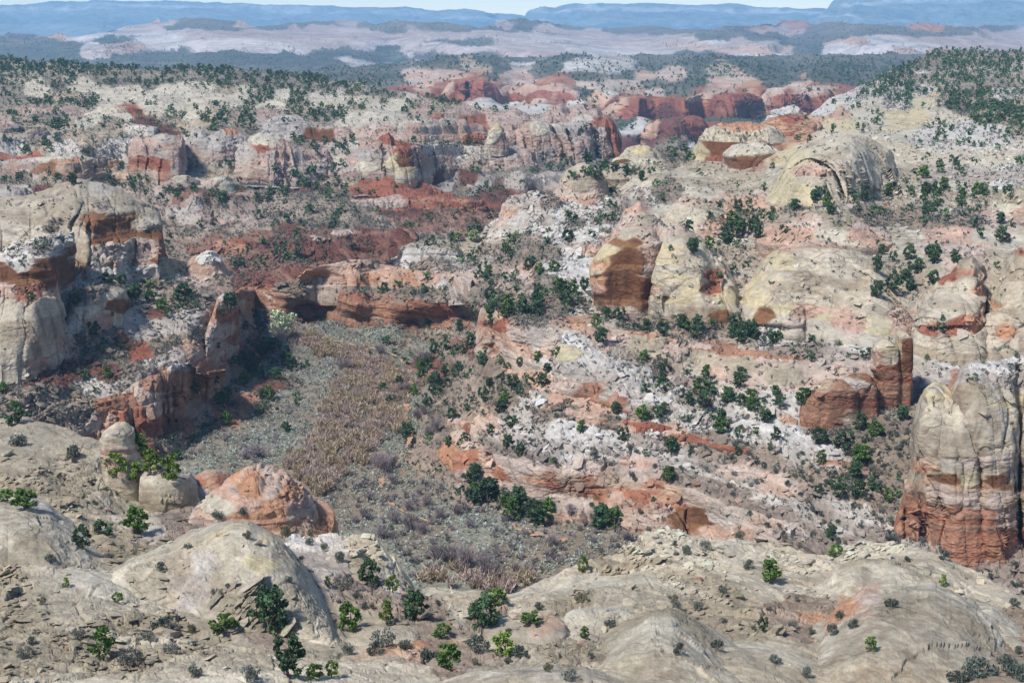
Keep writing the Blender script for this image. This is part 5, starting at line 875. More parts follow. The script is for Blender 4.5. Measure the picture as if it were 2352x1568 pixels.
wall('big pale yellow cliff with a smooth steep face, upper right', tz([(1760, 452), (1785, 412), (1812, 368), (1850, 332), (1885, 318), (1940, 309), (1990, 312), (2040, 342), (2062, 382), (2080, 428)], 560),
 [(1760, 464, 500), (1800, 470, 494), (1900, 464, 492), (2080, 452, 500)],
 [(1880, 330, 'A'), (1960, 325, 'A'), (1830, 370, 'Y'), (1900, 370, 'A'), (1980, 360, 'A'), (1800, 410, 'Y'), (1860, 410, 'A'), (1900, 430, 'A'), (1960, 410, 'A'), (2030, 400, 'A'), (2050, 430, 'G'), (1790, 445, 'Y'), (1850, 450, 'Y'), (1940, 450, 'A'), (1860, 390, 'P'), (2020, 370, 'A')],
 2.4, group=GD, p=2.6, but=.8, cellw=20, notch=1.0, back=40, drop=.1, seed=87.)
wall('low pale slickrock edge running right from the big pale cliff', tz([(2070, 432), (2130, 420), (2200, 410), (2260, 415), (2352, 402), (2480, 400)], 545), [(2070, 450, 505), (2200, 442, 505), (2352, 432, 500), (2480, 430, 500)], [(2100, 430, 'W'), (2200, 425, 'C'), (2300, 418, 'W'), (2360, 415, 'C')], 2.4, group=GD, p=1.6, but=.6, cellw=26, back=30, drop=.1, seed=88.)
# prow and white nose
wall('pink sandstone wall ending in an upright prow above the valley', tz([(1092, 760), (1100, 715), (1106, 694), (1136, 697), (1160, 728), (1180, 738), (1215, 752), (1255, 768), (1285, 790), (1305, 810)], 402),
 [(1092, 815, 398), (1105, 815, 394), (1140, 812, 392), (1180, 835, 378), (1240, 838, 366), (1305, 850, 358)],
 [(1112, 700, 'C'), (1125, 725, 'P'), (1110, 770, 'P'), (1130, 800, 'R'), (1115, 810, 'P'), (1150, 745, 'R'), (1160, 790, 'P'), (1200, 775, 'P'), (1190, 760, 'R'), (1240, 780, 'W'), (1215, 810, 'P'), (1270, 810, 'P'), (1180, 835, 'P'), (1150, 820, 'W'), (1250, 840, 'W')],
 1.7, name='sandstone_prow', group=GD, p=4, but=1.0, cellw=9, back=14, drop=.1, seed=3.)
wall('white rounded nose of rock with a red foot, running right along the middle slope', tz([(1272, 830), (1284, 775), (1296, 742), (1340, 738), (1400, 756), (1450, 790), (1500, 815), (1560, 842), (1640, 862), (1700, 880)], 372),
 [(1272, 880, 346), (1300, 896, 341), (1350, 906, 339), (1420, 932, 334), (1500, 952, 330), (1600, 960, 328), (1700, 960, 328)],
 [(1320, 745, 'O'), (1380, 756, 'P'), (1300, 780, 'W'), (1340, 790, 'W'), (1300, 820, 'Y'), (1350, 830, 'W'), (1300, 850, 'W'), (1360, 860, 'W'), (1420, 820, 'K'), (1440, 870, 'W'), (1300, 885, 'P'), (1360, 900, 'R'), (1420, 925, 'R'), (1420, 905, 'W'), (1480, 920, 'W'), (1500, 870, 'K'), (1520, 910, 'W'), (1560, 900, 'K'), (1600, 930, 'W'), (1650, 910, 'K'), (1500, 945, 'S'), (1600, 955, 'S')],
 1.7, name='white_ledge', group=GD, p=1.7, but=.5, cellw=16, back=16, drop=.1, seed=103.)
wall('long pinkish red cliff ledge with dark alcoves above the valley floor', tz([(1040, 1040), (1110, 1030), (1200, 1078), (1240, 1074), (1300, 1082), (1340, 1088), (1420, 1088), (1500, 1100), (1580, 1116), (1620, 1135), (1645, 1165), (1660, 1205)], 318),
 [(1040, 1085, 316), (1110, 1100, 312), (1180, 1140, 304), (1260, 1178, 299), (1350, 1188, 299), (1450, 1208, 297), (1560, 1232, 292), (1660, 1240, 292)],
 [(1060, 1050, 'E'), (1120, 1050, 'P'), (1100, 1085, 'P'), (1160, 1080, 'E'), (1180, 1120, 'P'), (1240, 1084, 'P'), (1280, 1100, 'E'), (1310, 1105, 'E'), (1230, 1120, 'E'), (1290, 1135, 'P'), (1350, 1105, 'E'), (1355, 1130, 'B'), (1400, 1100, 'E'), (1380, 1125, 'E'), (1330, 1150, 'P'), (1420, 1145, 'P'), (1450, 1110, 'E'), (1470, 1130, 'E'), (1440, 1180, 'P'), (1520, 1120, 'E'), (1560, 1140, 'E'), (1520, 1170, 'P'), (1580, 1180, 'B'), (1605, 1190, 'E'), (1620, 1200, 'B'), (1600, 1150, 'E'), (1635, 1190, 'P'), (1640, 1230, 'P'), (1300, 1170, 'P'), (1400, 1185, 'P')],
 1.6, name='red_ledge', group=GD, p=3, but=.8, cellw=12, back=14, drop=.05, carve=[(1310, 1108, 45, 15, 3.0), (1357, 1125, 12, 22, 3.5), (1430, 1118, 60, 14, 2.0), (1530, 1140, 40, 14, 1.5), (1603, 1192, 24, 26, 7.0), (1198, 1100, 8, 20, 3.0)], seed=17.)
wall('thin red ledge line under the trees of the yellow dome wall', tz([(1340, 742), (1420, 756), (1500, 762), (1600, 782), (1660, 794), (1760, 806), (1850, 820), (1960, 836), (1990, 840)], 366), [(1340, 752, 365), (1420, 768, 364), (1500, 776, 362), (1600, 798, 358), (1660, 808, 356), (1760, 824, 351), (1850, 836, 347), (1990, 850, 340)], [(1400, 758, 'O'), (1500, 768, 'R'), (1600, 788, 'P'), (1680, 800, 'R'), (1760, 815, 'R'), (1850, 828, 'R'), (1950, 840, 'P')], 1.5, name='red_ledge', group=GD, p=4, but=.8, cellw=8, back=8, drop=.0, seed=55.)
wall('thin dark red ledge crossing the middle of the right slope', tz([(1300, 940), (1380, 958), (1440, 968), (1500, 978), (1560, 992), (1640, 1006), (1720, 1030)], 326), [(1300, 948, 325), (1380, 972, 323), (1440, 982, 321), (1500, 994, 319), (1560, 1008, 316), (1640, 1020, 313), (1720, 1036, 310)], [(1340, 955, 'P'), (1420, 972, 'R'), (1500, 986, 'R'), (1580, 1000, 'R'), (1680, 1018, 'R')], 1.5, name='red_ledge', group=GD, p=4, but=.8, cellw=7, back=8, drop=.0, seed=57.)
wall('low dark red cliff ledge along the far side of the valley floor', tz([(536, 676), (552, 664), (620, 668), (700, 682), (760, 692), (820, 700), (900, 708), (960, 712), (1040, 722), (1095, 734)], 520), [(536, 716, 504), (620, 712, 508), (700, 708, 512), (800, 735, 508), (850, 742, 505), (960, 745, 505), (1040, 745, 506), (1095, 748, 506)], [(550, 672, 'R'), (590, 680, 'R'), (560, 700, 'O'), (640, 688, 'P'), (660, 700, 'R'), (740, 698, 'R'), (850, 712, 'P'), (850, 725, 'R'), (900, 720, 'R'), (960, 730, 'R'), (1000, 724, 'R'), (1060, 738, 'R'), (830, 735, 'R')], 1.8, name='red_ledge', group=GD, p=5, but=1.0, cellw=12, back=14, drop=.0, seed=7.)
wall('broken pinkish cliff band on the bench above the low far ledge', tz([(690, 636), (708, 622), (735, 612), (800, 603), (880, 607), (940, 618), (1030, 628), (1085, 640)], 534), [(690, 652, 518), (735, 655, 516), (800, 652, 518), (880, 652, 517), (940, 658, 513), (1030, 664, 508), (1085, 668, 506)], [(700, 640, 'O'), (740, 622, 'O'), (730, 645, 'P'), (790, 612, 'P'), (780, 640, 'P'), (850, 615, 'P'), (840, 640, 'O'), (900, 625, 'P'), (930, 645, 'O'), (980, 635, 'P'), (1040, 645, 'P'), (1010, 650, 'W')], 1.8, name='red_ledge', group=GD, p=4, but=1.3, cellw=10, back=14, drop=.0, seed=29.)

# left butte and the cliffs under it
wall('massive cream butte with a brown stained cliff on the left canyon side', tz([(-160, 470), (0, 458), (60, 448), (100, 440), (135, 430), (180, 420), (235, 426), (265, 438), (300, 450), (345, 474), (365, 490), (370, 540), (382, 580), (392, 606)], 490),
 [(-160, 590, 425), (0, 590, 425), (120, 590, 428), (200, 640, 424), (290, 630, 432), (365, 612, 440), (392, 612, 452)],
 [(20, 465, 'A'), (60, 480, 'A'), (0, 510, 'A'), (90, 500, 'A'), (60, 540, 'A'), (130, 440, 'A'), (180, 428, 'A'), (230, 432, 'Y'), (150, 470, 'A'), (200, 460, 'A'), (130, 510, 'S'), (280, 455, 'A'), (320, 475, 'A'), (240, 480, 'P'), (260, 490, 'A'), (160, 520, 'A'), (180, 560, 'A'), (140, 580, 'A'), (200, 592, 'A'), (225, 500, 'B'), (230, 520, 'B'), (260, 505, 'B'), (260, 525, 'B'), (240, 550, 'B'), (290, 505, 'B'), (290, 525, 'B'), (270, 550, 'B'), (300, 548, 'B'), (320, 520, 'A'), (350, 505, 'A'), (340, 540, 'B'), (365, 540, 'B'), (250, 568, 'P'), (310, 558, 'P'), (220, 600, 'W'), (280, 590, 'W'), (340, 575, 'P'), (372, 590, 'B'), (200, 615, 'P'), (260, 604, 'P'), (320, 598, 'P'), (330, 615, 'W'), (260, 625, 'W'), (300, 620, 'W'), (130, 600, 'V'), (150, 560, 'A'), (0, 560, 'A')],
 2.2, name='sandstone_butte', group=GD, p=2.2, but=.7, cellw=24, back=40, drop=.2, seed=25., carve=[(270, 530, 45, 34, 4.0), (205, 560, 6, 50, 3.0)])
wall('pale striped cliff with a brown overhang at the left edge, in front of the butte', tz([(-160, 590), (-60, 590), (20, 590), (60, 572), (85, 560), (110, 560), (126, 580), (130, 640), (140, 690), (160, 735), (186, 772), (194, 800)], 404),
 [(-160, 900, 344), (0, 886, 346), (60, 868, 352), (100, 838, 360), (150, 812, 368), (194, 806, 376)],
 [(80, 565, 'K'), (100, 580, 'K'), (40, 600, 'K'), (20, 620, 'B'), (110, 610, 'B'), (90, 630, 'B'), (50, 645, 'B'), (110, 650, 'B'), (20, 670, 'P'), (60, 672, 'R'), (120, 672, 'P'), (30, 700, 'A'), (100, 700, 'A'), (60, 690, 'P'), (130, 720, 'A'), (150, 760, 'A'), (60, 740, 'A'), (100, 770, 'A'), (40, 780, 'A'), (160, 790, 'P'), (100, 800, 'A'), (30, 820, 'A'), (60, 860, 'A'), (20, 870, 'A'), (90, 845, 'P'), (0, 780, 'A')],
 1.9, group=GD, p=3.2, but=.6, cellw=18, back=22, drop=.1, seed=7., carve=[(80, 650, 60, 24, 4.0)])
wall('short pale cliff with a yellow brown corner in the middle of the left slope', tz([(150, 720), (175, 672), (200, 658), (240, 655), (268, 668), (280, 690), (288, 730)], 416), [(150, 770, 392), (200, 765, 394), (260, 745, 400), (288, 740, 406)], [(220, 662, 'K'), (200, 680, 'K'), (260, 680, 'Y'), (268, 700, 'B'), (230, 700, 'C'), (200, 720, 'C'), (250, 735, 'P'), (210, 745, 'P'), (275, 740, 'C'), (180, 750, 'W')], 1.8, group=GD, p=4, but=.8, cellw=12, back=14, drop=.1, seed=17.)
wall('red cliff wall with leaning slabs above the left edge of the valley', tz([(218, 940), (228, 914), (260, 905), (290, 888), (340, 864), (380, 850), (398, 834), (436, 833), (452, 846), (470, 858), (496, 852), (520, 850)], 372),
 [(218, 990, 348), (250, 990, 346), (300, 978, 350), (360, 962, 356), (420, 926, 370), (470, 905, 384), (520, 890, 402)],
 [(240, 915, 'P'), (235, 960, 'P'), (270, 930, 'R'), (290, 900, 'P'), (300, 930, 'R'), (350, 880, 'R'), (340, 920, 'P'), (380, 870, 'R'), (415, 838, 'W'), (420, 870, 'R'), (445, 880, 'R'), (420, 910, 'R'), (450, 900, 'P'), (475, 870, 'R'), (490, 875, 'P'), (290, 970, 'R')],
 1.6, name='red_ledge', group=GD, p=5, but=1.3, cellw=9, notch=1.6, back=10, drop=.1, seed=37.)
wall('pinkish cliff corner at the end of the left bench over the valley', tz([(470, 760), (486, 728), (500, 686), (518, 670), (536, 670), (543, 700), (546, 760), (548, 790)], 458), [(470, 838, 424), (500, 838, 430), (525, 825, 438), (548, 800, 450)], [(525, 680, 'W'), (510, 700, 'P'), (532, 720, 'R'), (500, 760, 'P'), (520, 800, 'P'), (535, 780, 'R'), (490, 800, 'P')], 1.7, name='sandstone_prow', group=GD, p=4, but=1.0, cellw=10, back=16, drop=.1, seed=27.)

# tiers of cliff on the far left rim
def rim(label, top, Yt, foot, Yf, kinds, seed, S=3.2, **kw):
    k = dict(p=3.0, but=1.0, cellw=26, notch=1.3, back=40, drop=.05, warp=6, crest_warp=3); k.update(kw)
    return wall(label, tz(top, Yt), tz(foot, Yf), kinds, S, group=GL, seed=seed, **k)
rim('low cliff with an orange stained recess and dark drips, far left', [(-160, 368), (0, 362), (60, 366), (110, 358), (180, 360), (250, 364), (300, 374), (330, 392), (348, 412)], 800, [(-160, 394), (0, 392), (110, 394), (240, 398), (348, 418)], 776, [(20, 366, 'R'), (60, 374, 'H'), (100, 362, 'C'), (0, 385, 'H'), (140, 362, 'G'), (200, 364, 'C'), (150, 380, 'O'), (200, 380, 'O'), (240, 378, 'O'), (120, 382, 'B'), (280, 376, 'H'), (310, 386, 'H'), (310, 404, 'O')], 13.)
rim('pink scarred cliff face with a white streak, left of the grey cliffs', [(296, 336), (314, 312), (349, 318), (380, 310), (415, 311), (426, 330), (430, 380)], 806, [(296, 404), (341, 416), (419, 417), (430, 400)], 782, [(310, 318, 'Q'), (340, 320, 'Q'), (380, 314, 'H'), (420, 320, 'Q'), (340, 340, 'Q'), (370, 350, 'H'), (360, 370, 'R'), (390, 340, 'Q'), (410, 350, 'Q'), (380, 390, 'R'), (404, 385, 'H'), (404, 402, 'H'), (418, 390, 'Q'), (345, 400, 'Q')], 11., but=1.3)
rim('row of grey rounded cliffs with a buff foot, left of the layered block', [(416, 336), (440, 305), (462, 297), (484, 309), (510, 295), (534, 294), (560, 308), (580, 320)], 838, [(416, 368), (483, 368), (580, 369)], 808, [(440, 310, 'H'), (470, 305, 'H'), (460, 330, 'H'), (500, 310, 'H'), (530, 302, 'O'), (530, 320, 'H'), (570, 330, 'H'), (440, 355, 'Q'), (480, 340, 'H'), (490, 360, 'Q'), (530, 352, 'Q'), (560, 358, 'Q')], 9.)
rim('layered grey white cliff block above the road', [(540, 345), (560, 330), (576, 314), (596, 308), (625, 313), (645, 313), (665, 326), (690, 340), (708, 344), (730, 342), (752, 346), (768, 372), (776, 396)], 806, [(540, 404), (560, 414), (624, 427), (705, 428), (730, 414), (776, 402)], 772, [(630, 316, 'C'), (600, 315, 'C'), (660, 325, 'Q'), (600, 336, 'R'), (650, 338, 'Q'), (620, 350, 'H'), (680, 350, 'H'), (600, 366, 'Q'), (650, 367, 'Q'), (630, 385, 'H'), (690, 390, 'H'), (640, 412, 'Q'), (700, 412, 'Q'), (590, 400, 'H'), (740, 350, 'Q'), (740, 380, 'H'), (560, 350, 'H'), (560, 395, 'Q'), (710, 350, 'Q')], 7.)
rim('buff cliff corner standing over the red cone of the road cut', [(740, 372), (768, 370), (800, 356), (834, 344), (862, 338), (874, 310), (894, 304), (905, 322), (940, 326), (968, 330), (976, 345), (984, 375), (992, 398)], 802, [(740, 402), (800, 408), (840, 406), (900, 408), (960, 406), (992, 404)], 768, [(780, 372, 'H'), (800, 362, 'Q'), (800, 390, 'H'), (840, 350, 'H'), (840, 380, 'C'), (895, 312, 'R'), (930, 332, 'R'), (880, 340, 'Q'), (960, 340, 'Q'), (870, 362, 'H'), (900, 378, 'Y'), (930, 370, 'B'), (970, 370, 'Q'), (880, 398, 'H'), (940, 398, 'Y'), (985, 395, 'Q')], 3., but=1.3)
rim('white dome with a brown lower cliff, above the layered block', [(598, 312), (611, 285), (632, 271), (667, 268), (699, 275), (726, 288), (758, 291), (801, 299), (826, 311), (840, 318)], 880, [(598, 315), (683, 318), (745, 325), (840, 324)], 842, [(650, 274, 'H'), (630, 290, 'H'), (700, 280, 'H'), (660, 308, 'H'), (710, 308, 'B'), (750, 310, 'B'), (745, 296, 'Q'), (790, 312, 'Q'), (690, 296, 'H')], 15., p=2.2)
rim('cream cliff band with square cracked faces, reaching to the promontory', [(842, 310), (850, 302), (863, 283), (893, 288), (912, 296), (933, 281), (960, 273), (1006, 280), (1014, 275), (1067, 278), (1075, 289), (1108, 289), (1121, 303), (1142, 287), (1158, 296), (1175, 284), (1190, 291), (1215, 302), (1232, 320)], 890, [(842, 318), (920, 321), (1067, 326), (1148, 327), (1232, 326)], 848, [(860, 290, 'H'), (880, 308, 'Q'), (920, 300, 'H'), (930, 284, 'H'), (950, 305, 'Q'), (960, 280, 'H'), (990, 300, 'H'), (1015, 280, 'H'), (1030, 305, 'Q'), (1055, 296, 'Q'), (1090, 310, 'R'), (1110, 300, 'Q'), (1142, 292, 'Y'), (1140, 312, 'C'), (1165, 310, 'Q'), (1200, 310, 'Q'), (970, 320, 'Q')], 17.)
rim('lower grey white cliff band under the cream cliffs', [(968, 334), (1027, 333), (1090, 337), (1148, 339), (1190, 341), (1222, 346), (1234, 370)], 850, [(968, 388), (1067, 385), (1148, 383), (1234, 386)], 822, [(1000, 338, 'K'), (1060, 342, 'K'), (1030, 365, 'Q'), (1020, 355, 'Q'), (1100, 358, 'H'), (1160, 358, 'H'), (1210, 365, 'Q'), (1100, 376, 'Q'), (1160, 378, 'Q'), (1060, 375, 'H')], 23.)
rim('long promontory with cracked vertical cliffs in the middle distance', [(1186, 300), (1200, 288), (1223, 280), (1271, 284), (1329, 277), (1384, 280), (1392, 264), (1411, 277), (1421, 301), (1427, 340)], 920, [(1186, 330), (1226, 353), (1281, 368), (1384, 361), (1427, 352)], 872, [(1200, 300, 'Q'), (1240, 290, 'C'), (1280, 300, 'H'), (1330, 295, 'H'), (1380, 300, 'H'), (1400, 290, 'R'), (1415, 310, 'R'), (1420, 340, 'R'), (1240, 330, 'Q'), (1290, 325, 'Q'), (1350, 325, 'Q'), (1260, 345, 'H'), (1310, 350, 'Q'), (1360, 345, 'H'), (1400, 340, 'Q'), (1300, 362, 'Q'), (1320, 310, 'H')], 3.3, p=6, but=1.4, cellw=20)
rim('pinkish beehive domes on top of the promontory', [(1238, 284), (1247, 268), (1261, 250), (1288, 244), (1308, 257), (1322, 246), (1343, 241), (1370, 245), (1383, 260), (1396, 284)], 950, [(1238, 290), (1320, 290), (1396, 290)], 905, [(1265, 255, 'Q'), (1300, 256, 'Q'), (1345, 246, 'Q'), (1375, 252, 'Q'), (1280, 278, 'Q'), (1350, 278, 'C'), (1385, 275, 'R')], 5.5, p=2.0, but=1.2)
rim('red brown ridge behind the cream cliff band', [(975, 280), (995, 262), (1020, 255), (1050, 250), (1090, 254), (1115, 268), (1145, 262), (1180, 255), (1205, 262), (1225, 275), (1240, 285)], 950, [(975, 290), (1100, 296), (1240, 300)], 905, [(1000, 268, 'R'), (1040, 255, 'Q'), (1060, 275, 'R'), (1100, 280, 'R'), (1140, 275, 'Q'), (1180, 262, 'Q'), (1210, 280, 'Q')], 25., p=2.0)
rim('red cliff under the lower road at the tip of the spur', [(806, 460), (840, 456), (920, 448), (1000, 448), (1040, 454), (1085, 456), (1110, 460), (1116, 472)], 745, [(806, 470), (860, 474), (920, 474), (1040, 480), (1116, 484)], 728, [(840, 462, 'Q'), (900, 465, 'Q'), (960, 460, 'R'), (1040, 466, 'R'), (1100, 470, 'R'), (1000, 474, 'R')], 35., p=5, cellw=14, back=14, S=2.6)
rim('red knob ridge on the grey slope below the road', [(625, 532), (640, 522), (655, 514), (675, 520), (700, 526), (722, 532)], 700, [(625, 536), (670, 536), (722, 536)], 676, [(650, 525, 'T'), (690, 530, 'T')], 45., cellw=9, back=12, S=2.2)
rim('dark red cliff band across the slope above the far valley', [(750, 545), (765, 528), (800, 525), (850, 524), (900, 527), (947, 522), (965, 540)], 676, [(750, 560), (800, 562), (860, 568), (940, 566), (965, 560)], 650, [(780, 532, 'Q'), (850, 530, 'T'), (800, 550, 'T'), (900, 545, 'T'), (940, 540, 'T'), (880, 560, 'T')], 47., p=5, cellw=11, back=12, S=2.4)
rim('dark red wall with a flat pale cap, below the red cliff band', [(628, 572), (680, 550), (720, 540), (760, 546), (790, 562), (812, 580), (826, 594)], 662, [(628, 584), (690, 592), (750, 598), (826, 600)], 634, [(680, 556, 'T'), (730, 545, 'Q'), (740, 570, 'T'), (790, 580, 'T'), (700, 575, 'T'), (650, 574, 'T')], 49., p=5, cellw=12, back=12, S=2.4)
rim('dark red ledge just above the far valley bench', [(560, 636), (590, 622), (650, 612), (720, 612), (760, 618), (775, 632)], 628, [(560, 646), (650, 646), (775, 646)], 606, [(600, 630, 'T'), (640, 622, 'T'), (700, 620, 'T'), (680, 638, 'T'), (750, 628, 'T')], 51., p=5, cellw=10, back=12, S=2.2)
rim('dark stepped ledge behind the left bench', [(430, 570), (480, 556), (540, 548), (600, 556), (650, 570)], 660, [(430, 586), (540, 582), (650, 590)], 636, [(460, 570, 'T'), (540, 560, 'R'), (600, 570, 'T')], 53., p=5, cellw=10, back=12, S=2.2)
rim('grey white spur under the road with a red cap', [(380, 452), (404, 442), (470, 440), (530, 444), (555, 452), (580, 480), (600, 500)], 745, [(380, 512), (480, 516), (560, 508), (600, 506)], 700, [(420, 448, 'T'), (480, 448, 'T'), (540, 452, 'T'), (440, 470, 'H'), (430, 495, 'H'), (500, 470, 'S'), (540, 475, 'H'), (570, 490, 'H'), (480, 500, 'Q'), (560, 502, 'Q')], 57., p=1.6, cellw=22, back=16, S=2.6)
rim('grey cliff at the far left border below the low stained cliff', [(-160, 440), (-20, 432), (30, 428), (70, 436), (95, 452), (104, 470)], 765, [(-160, 490), (0, 492), (104, 490)], 735, [(0, 440, 'H'), (50, 445, 'H'), (20, 470, 'H'), (80, 460, 'R'), (60, 480, 'Q')], 59., p=4, S=2.8)

# foreground swells
wall('large smooth yellowish slickrock dome in the left foreground', tz([(250, 1290), (330, 1262), (400, 1236), (440, 1216), (490, 1202), (535, 1192), (572, 1192), (622, 1216), (676, 1266), (726, 1332), (768, 1396), (820, 1480)], 147),
 [(250, 1330, 134), (350, 1380, 126), (470, 1415, 121), (560, 1440, 121), (650, 1452, 121), (760, 1482, 118), (820, 1492, 120)],
 [(540, 1198, 'Y'), (580, 1200, 'Y'), (620, 1225, 'Y'), (480, 1215, 'Y'), (450, 1250, 'C'), (560, 1230, 'C'), (640, 1270, 'C'), (520, 1270, 'C'), (420, 1300, 'C'), (470, 1285, 'W'), (468, 1320, 'W'), (445, 1350, 'W'), (430, 1375, 'W'), (500, 1330, 'C'), (600, 1300, 'Y'), (560, 1330, 'C'), (700, 1340, 'C'), (640, 1330, 'C'), (680, 1400, 'C'), (740, 1390, 'C'), (560, 1380, 'G'), (480, 1400, 'C'), (780, 1440, 'C'), (300, 1300, 'C'), (350, 1340, 'C'), (400, 1370, 'C')],
 .9, name='slickrock_dome', group=GF, p=2.0, but=.35, cellw=30, notch=.3, back=18, drop=.3, seed=13., amp=.7)
wall('smooth white whaleback at the left border below the tree clump', tz([(-160, 1158), (0, 1143), (60, 1147), (110, 1162), (170, 1200), (230, 1244), (300, 1285)], 158), [(-160, 1300, 132), (0, 1290, 133), (120, 1300, 132), (300, 1305, 134)], [(20, 1155, 'C'), (100, 1165, 'W'), (60, 1190, 'C'), (150, 1200, 'C'), (10, 1220, 'C'), (120, 1240, 'G'), (60, 1260, 'G'), (220, 1260, 'G'), (0, 1270, 'G')], .9, name='slickrock_dome', group=GF, p=1.8, but=.3, cellw=24, notch=.3, back=14, drop=.3, seed=15., amp=.8)
wall('grey dome with a slabby crest in the lower right corner', tz([(1880, 1462), (1930, 1402), (1990, 1350), (2050, 1338), (2140, 1340), (2220, 1364), (2290, 1408), (2352, 1475), (2440, 1560)], 134), [(1880, 1560, 104), (2000, 1610, 99), (2200, 1620, 99), (2440, 1640, 100)],
 [(2060, 1346, 'G'), (2140, 1350, 'G'), (2220, 1374, 'G'), (1990, 1365, 'P'), (1960, 1400, 'O'), (2060, 1390, 'G'), (2140, 1410, 'C'), (2240, 1420, 'G'), (2000, 1450, 'C'), (2100, 1470, 'C'), (2200, 1480, 'C'), (2290, 1440, 'G'), (2050, 1530, 'C'), (2180, 1550, 'C'), (2310, 1520, 'C'), (1920, 1500, 'C'), (1960, 1580, 'C')], .9, name='slickrock_dome', group=GF, p=1.7, but=.25, cellw=16, notch=.3, back=16, drop=.3, seed=27.)
wall('cobbled white crag in the bottom centre of the photo', tz([(1330, 1500), (1385, 1455), (1440, 1420), (1490, 1403), (1540, 1402), (1610, 1438), (1685, 1492), (1755, 1556), (1830, 1620)], 121), [(1330, 1640, 90), (1500, 1680, 88), (1830, 1680, 90)], [(1500, 1410, 'G'), (1450, 1430, 'G'), (1560, 1425, 'G'), (1420, 1470, 'G'), (1500, 1460, 'G'), (1600, 1460, 'G'), (1560, 1500, 'C'), (1660, 1500, 'C'), (1460, 1510, 'G'), (1520, 1540, 'C'), (1700, 1550, 'C'), (1400, 1540, 'G')], .9, name='sandstone_crag', group=GF, p=1.5, but=.2, notch=0, cellw=10, back=10, drop=.3, seed=33.)
wall('low smooth slab along the bottom edge of the photo', tz([(880, 1610), (980, 1570), (1090, 1538), (1190, 1522), (1345, 1522), (1425, 1546), (1490, 1578), (1560, 1630)], 100), [(880, 1700, 82), (1200, 1720, 81), (1560, 1720, 82)], [(1200, 1530, 'C'), (1330, 1530, 'C'), (1150, 1560, 'C'), (1280, 1560, 'Y'), (1420, 1570, 'C'), (1050, 1575, 'C')], .8, name='sandstone_slab', group=GF, p=1.8, but=.3, cellw=16, notch=.3, back=8, drop=.3, seed=35., amp=.6)

wall('striped ridge just in front of the big butte, falling to the right border', tz([(1885, 1345), (1930, 1300), (1985, 1278), (2060, 1284), (2140, 1306), (2220, 1348), (2300, 1398), (2352, 1440), (2440, 1520)], 152), [(1885, 1360, 146), (1980, 1370, 140), (2080, 1372, 140), (2200, 1420, 136), (2300, 1470, 130), (2440, 1560, 122)], [(1930, 1310, 'G'), (1990, 1290, 'G'), (1960, 1340, 'C'), (2060, 1296, 'G'), (2060, 1340, 'C'), (2140, 1320, 'G'), (2180, 1360, 'C'), (2240, 1370, 'G'), (2300, 1420, 'C'), (2340, 1450, 'G')], .9, name='sandstone_ridge', group=GF, p=1.5, but=.15, notch=0, cellw=13, back=10, drop=.3, seed=63.)

# ---- thin broken ledges that step down the right slope
def ledge(label, pts, h, Y0, kinds, seed, **kw):
    k = dict(p=4, but=1.1, cellw=6.5, notch=1.4, back=9, drop=.0, warp=6, crest_warp=2.5); k.update(kw)
    n = len(pts)
    hh = [h * (.35 if i in (0, n - 1) else 1) for i in range(n)]
    return wall(label, [(x, y, Y0 + 5) for x, y in pts], [(x, y + q, Y0) for (x, y), q in zip(pts, hh)], kinds, 1.4, name='broken_ledge', group='broken ledges of the right canyon slope', seed=seed, **k)
ledge('cracked white ledge in the middle of the right slope, cut by a dark cleft', [(1560, 940), (1585, 948), (1630, 962), (1660, 966), (1690, 952), (1720, 940)], 22, 318, [(1590, 955, 'K'), (1650, 975, 'K'), (1700, 955, 'W')], 201.)
ledge('white ledge just left of the lower fin of the red brown tower', [(1700, 948), (1730, 935), (1770, 938), (1810, 952), (1830, 968)], 20, 318, [(1720, 950, 'W'), (1780, 950, 'W'), (1820, 965, 'P')], 203.)
ledge('pale ledge stepping down above the dark alcoves of the pinkish ledge', [(1266, 1010), (1310, 1022), (1375, 1042), (1440, 1056), (1500, 1062), (1560, 1080)], 13, 312, [(1300, 1025, 'W'), (1380, 1050, 'K'), (1450, 1064, 'W'), (1540, 1080, 'P')], 205.)
ledge('short pink ledge at the left end of the white slope', [(1112, 984), (1140, 990), (1177, 1008), (1215, 1024)], 12, 318, [(1130, 992, 'P'), (1190, 1015, 'O')], 207.)
ledge('long low grey ledge across the white slope above the thin red ledge', [(1290, 912), (1340, 922), (1400, 944), (1460, 954), (1530, 960)], 10, 330, [(1320, 920, 'P'), (1400, 948, 'K'), (1480, 960, 'S')], 209.)
ledge('white broken ledge under the thin red ledge', [(1380, 985), (1430, 992), (1500, 1008), (1570, 1022), (1650, 1040)], 14, 314, [(1400, 990, 'W'), (1480, 1010, 'K'), (1600, 1036, 'K')], 211.)
ledge('pale ledge on the slope between the cave and the big butte', [(1690, 1068), (1730, 1072), (1780, 1092), (1830, 1108), (1870, 1128)], 14, 296, [(1720, 1078, 'W'), (1780, 1098, 'P'), (1840, 1116, 'W')], 213.)
ledge('rubbly grey ledge above the cave of the pinkish ledge', [(1580, 1072), (1640, 1088), (1700, 1108), (1760, 1136), (1810, 1160)], 13, 298, [(1620, 1088, 'K'), (1700, 1115, 'K'), (1780, 1150, 'W')], 215.)
ledge('white shelf behind the foreground crag at the foot of the right slope', [(1650, 1160), (1700, 1168), (1760, 1190), (1830, 1206), (1890, 1224)], 14, 284, [(1690, 1170, 'W'), (1760, 1196, 'P'), (1850, 1216, 'K')], 217.)
ledge('dark red low ledge on the brown slope below the red brown tower', [(1880, 1060), (1930, 1058), (1990, 1064), (2040, 1076)], 10, 296, [(1920, 1064, 'R'), (2000, 1072, 'T')], 219.)
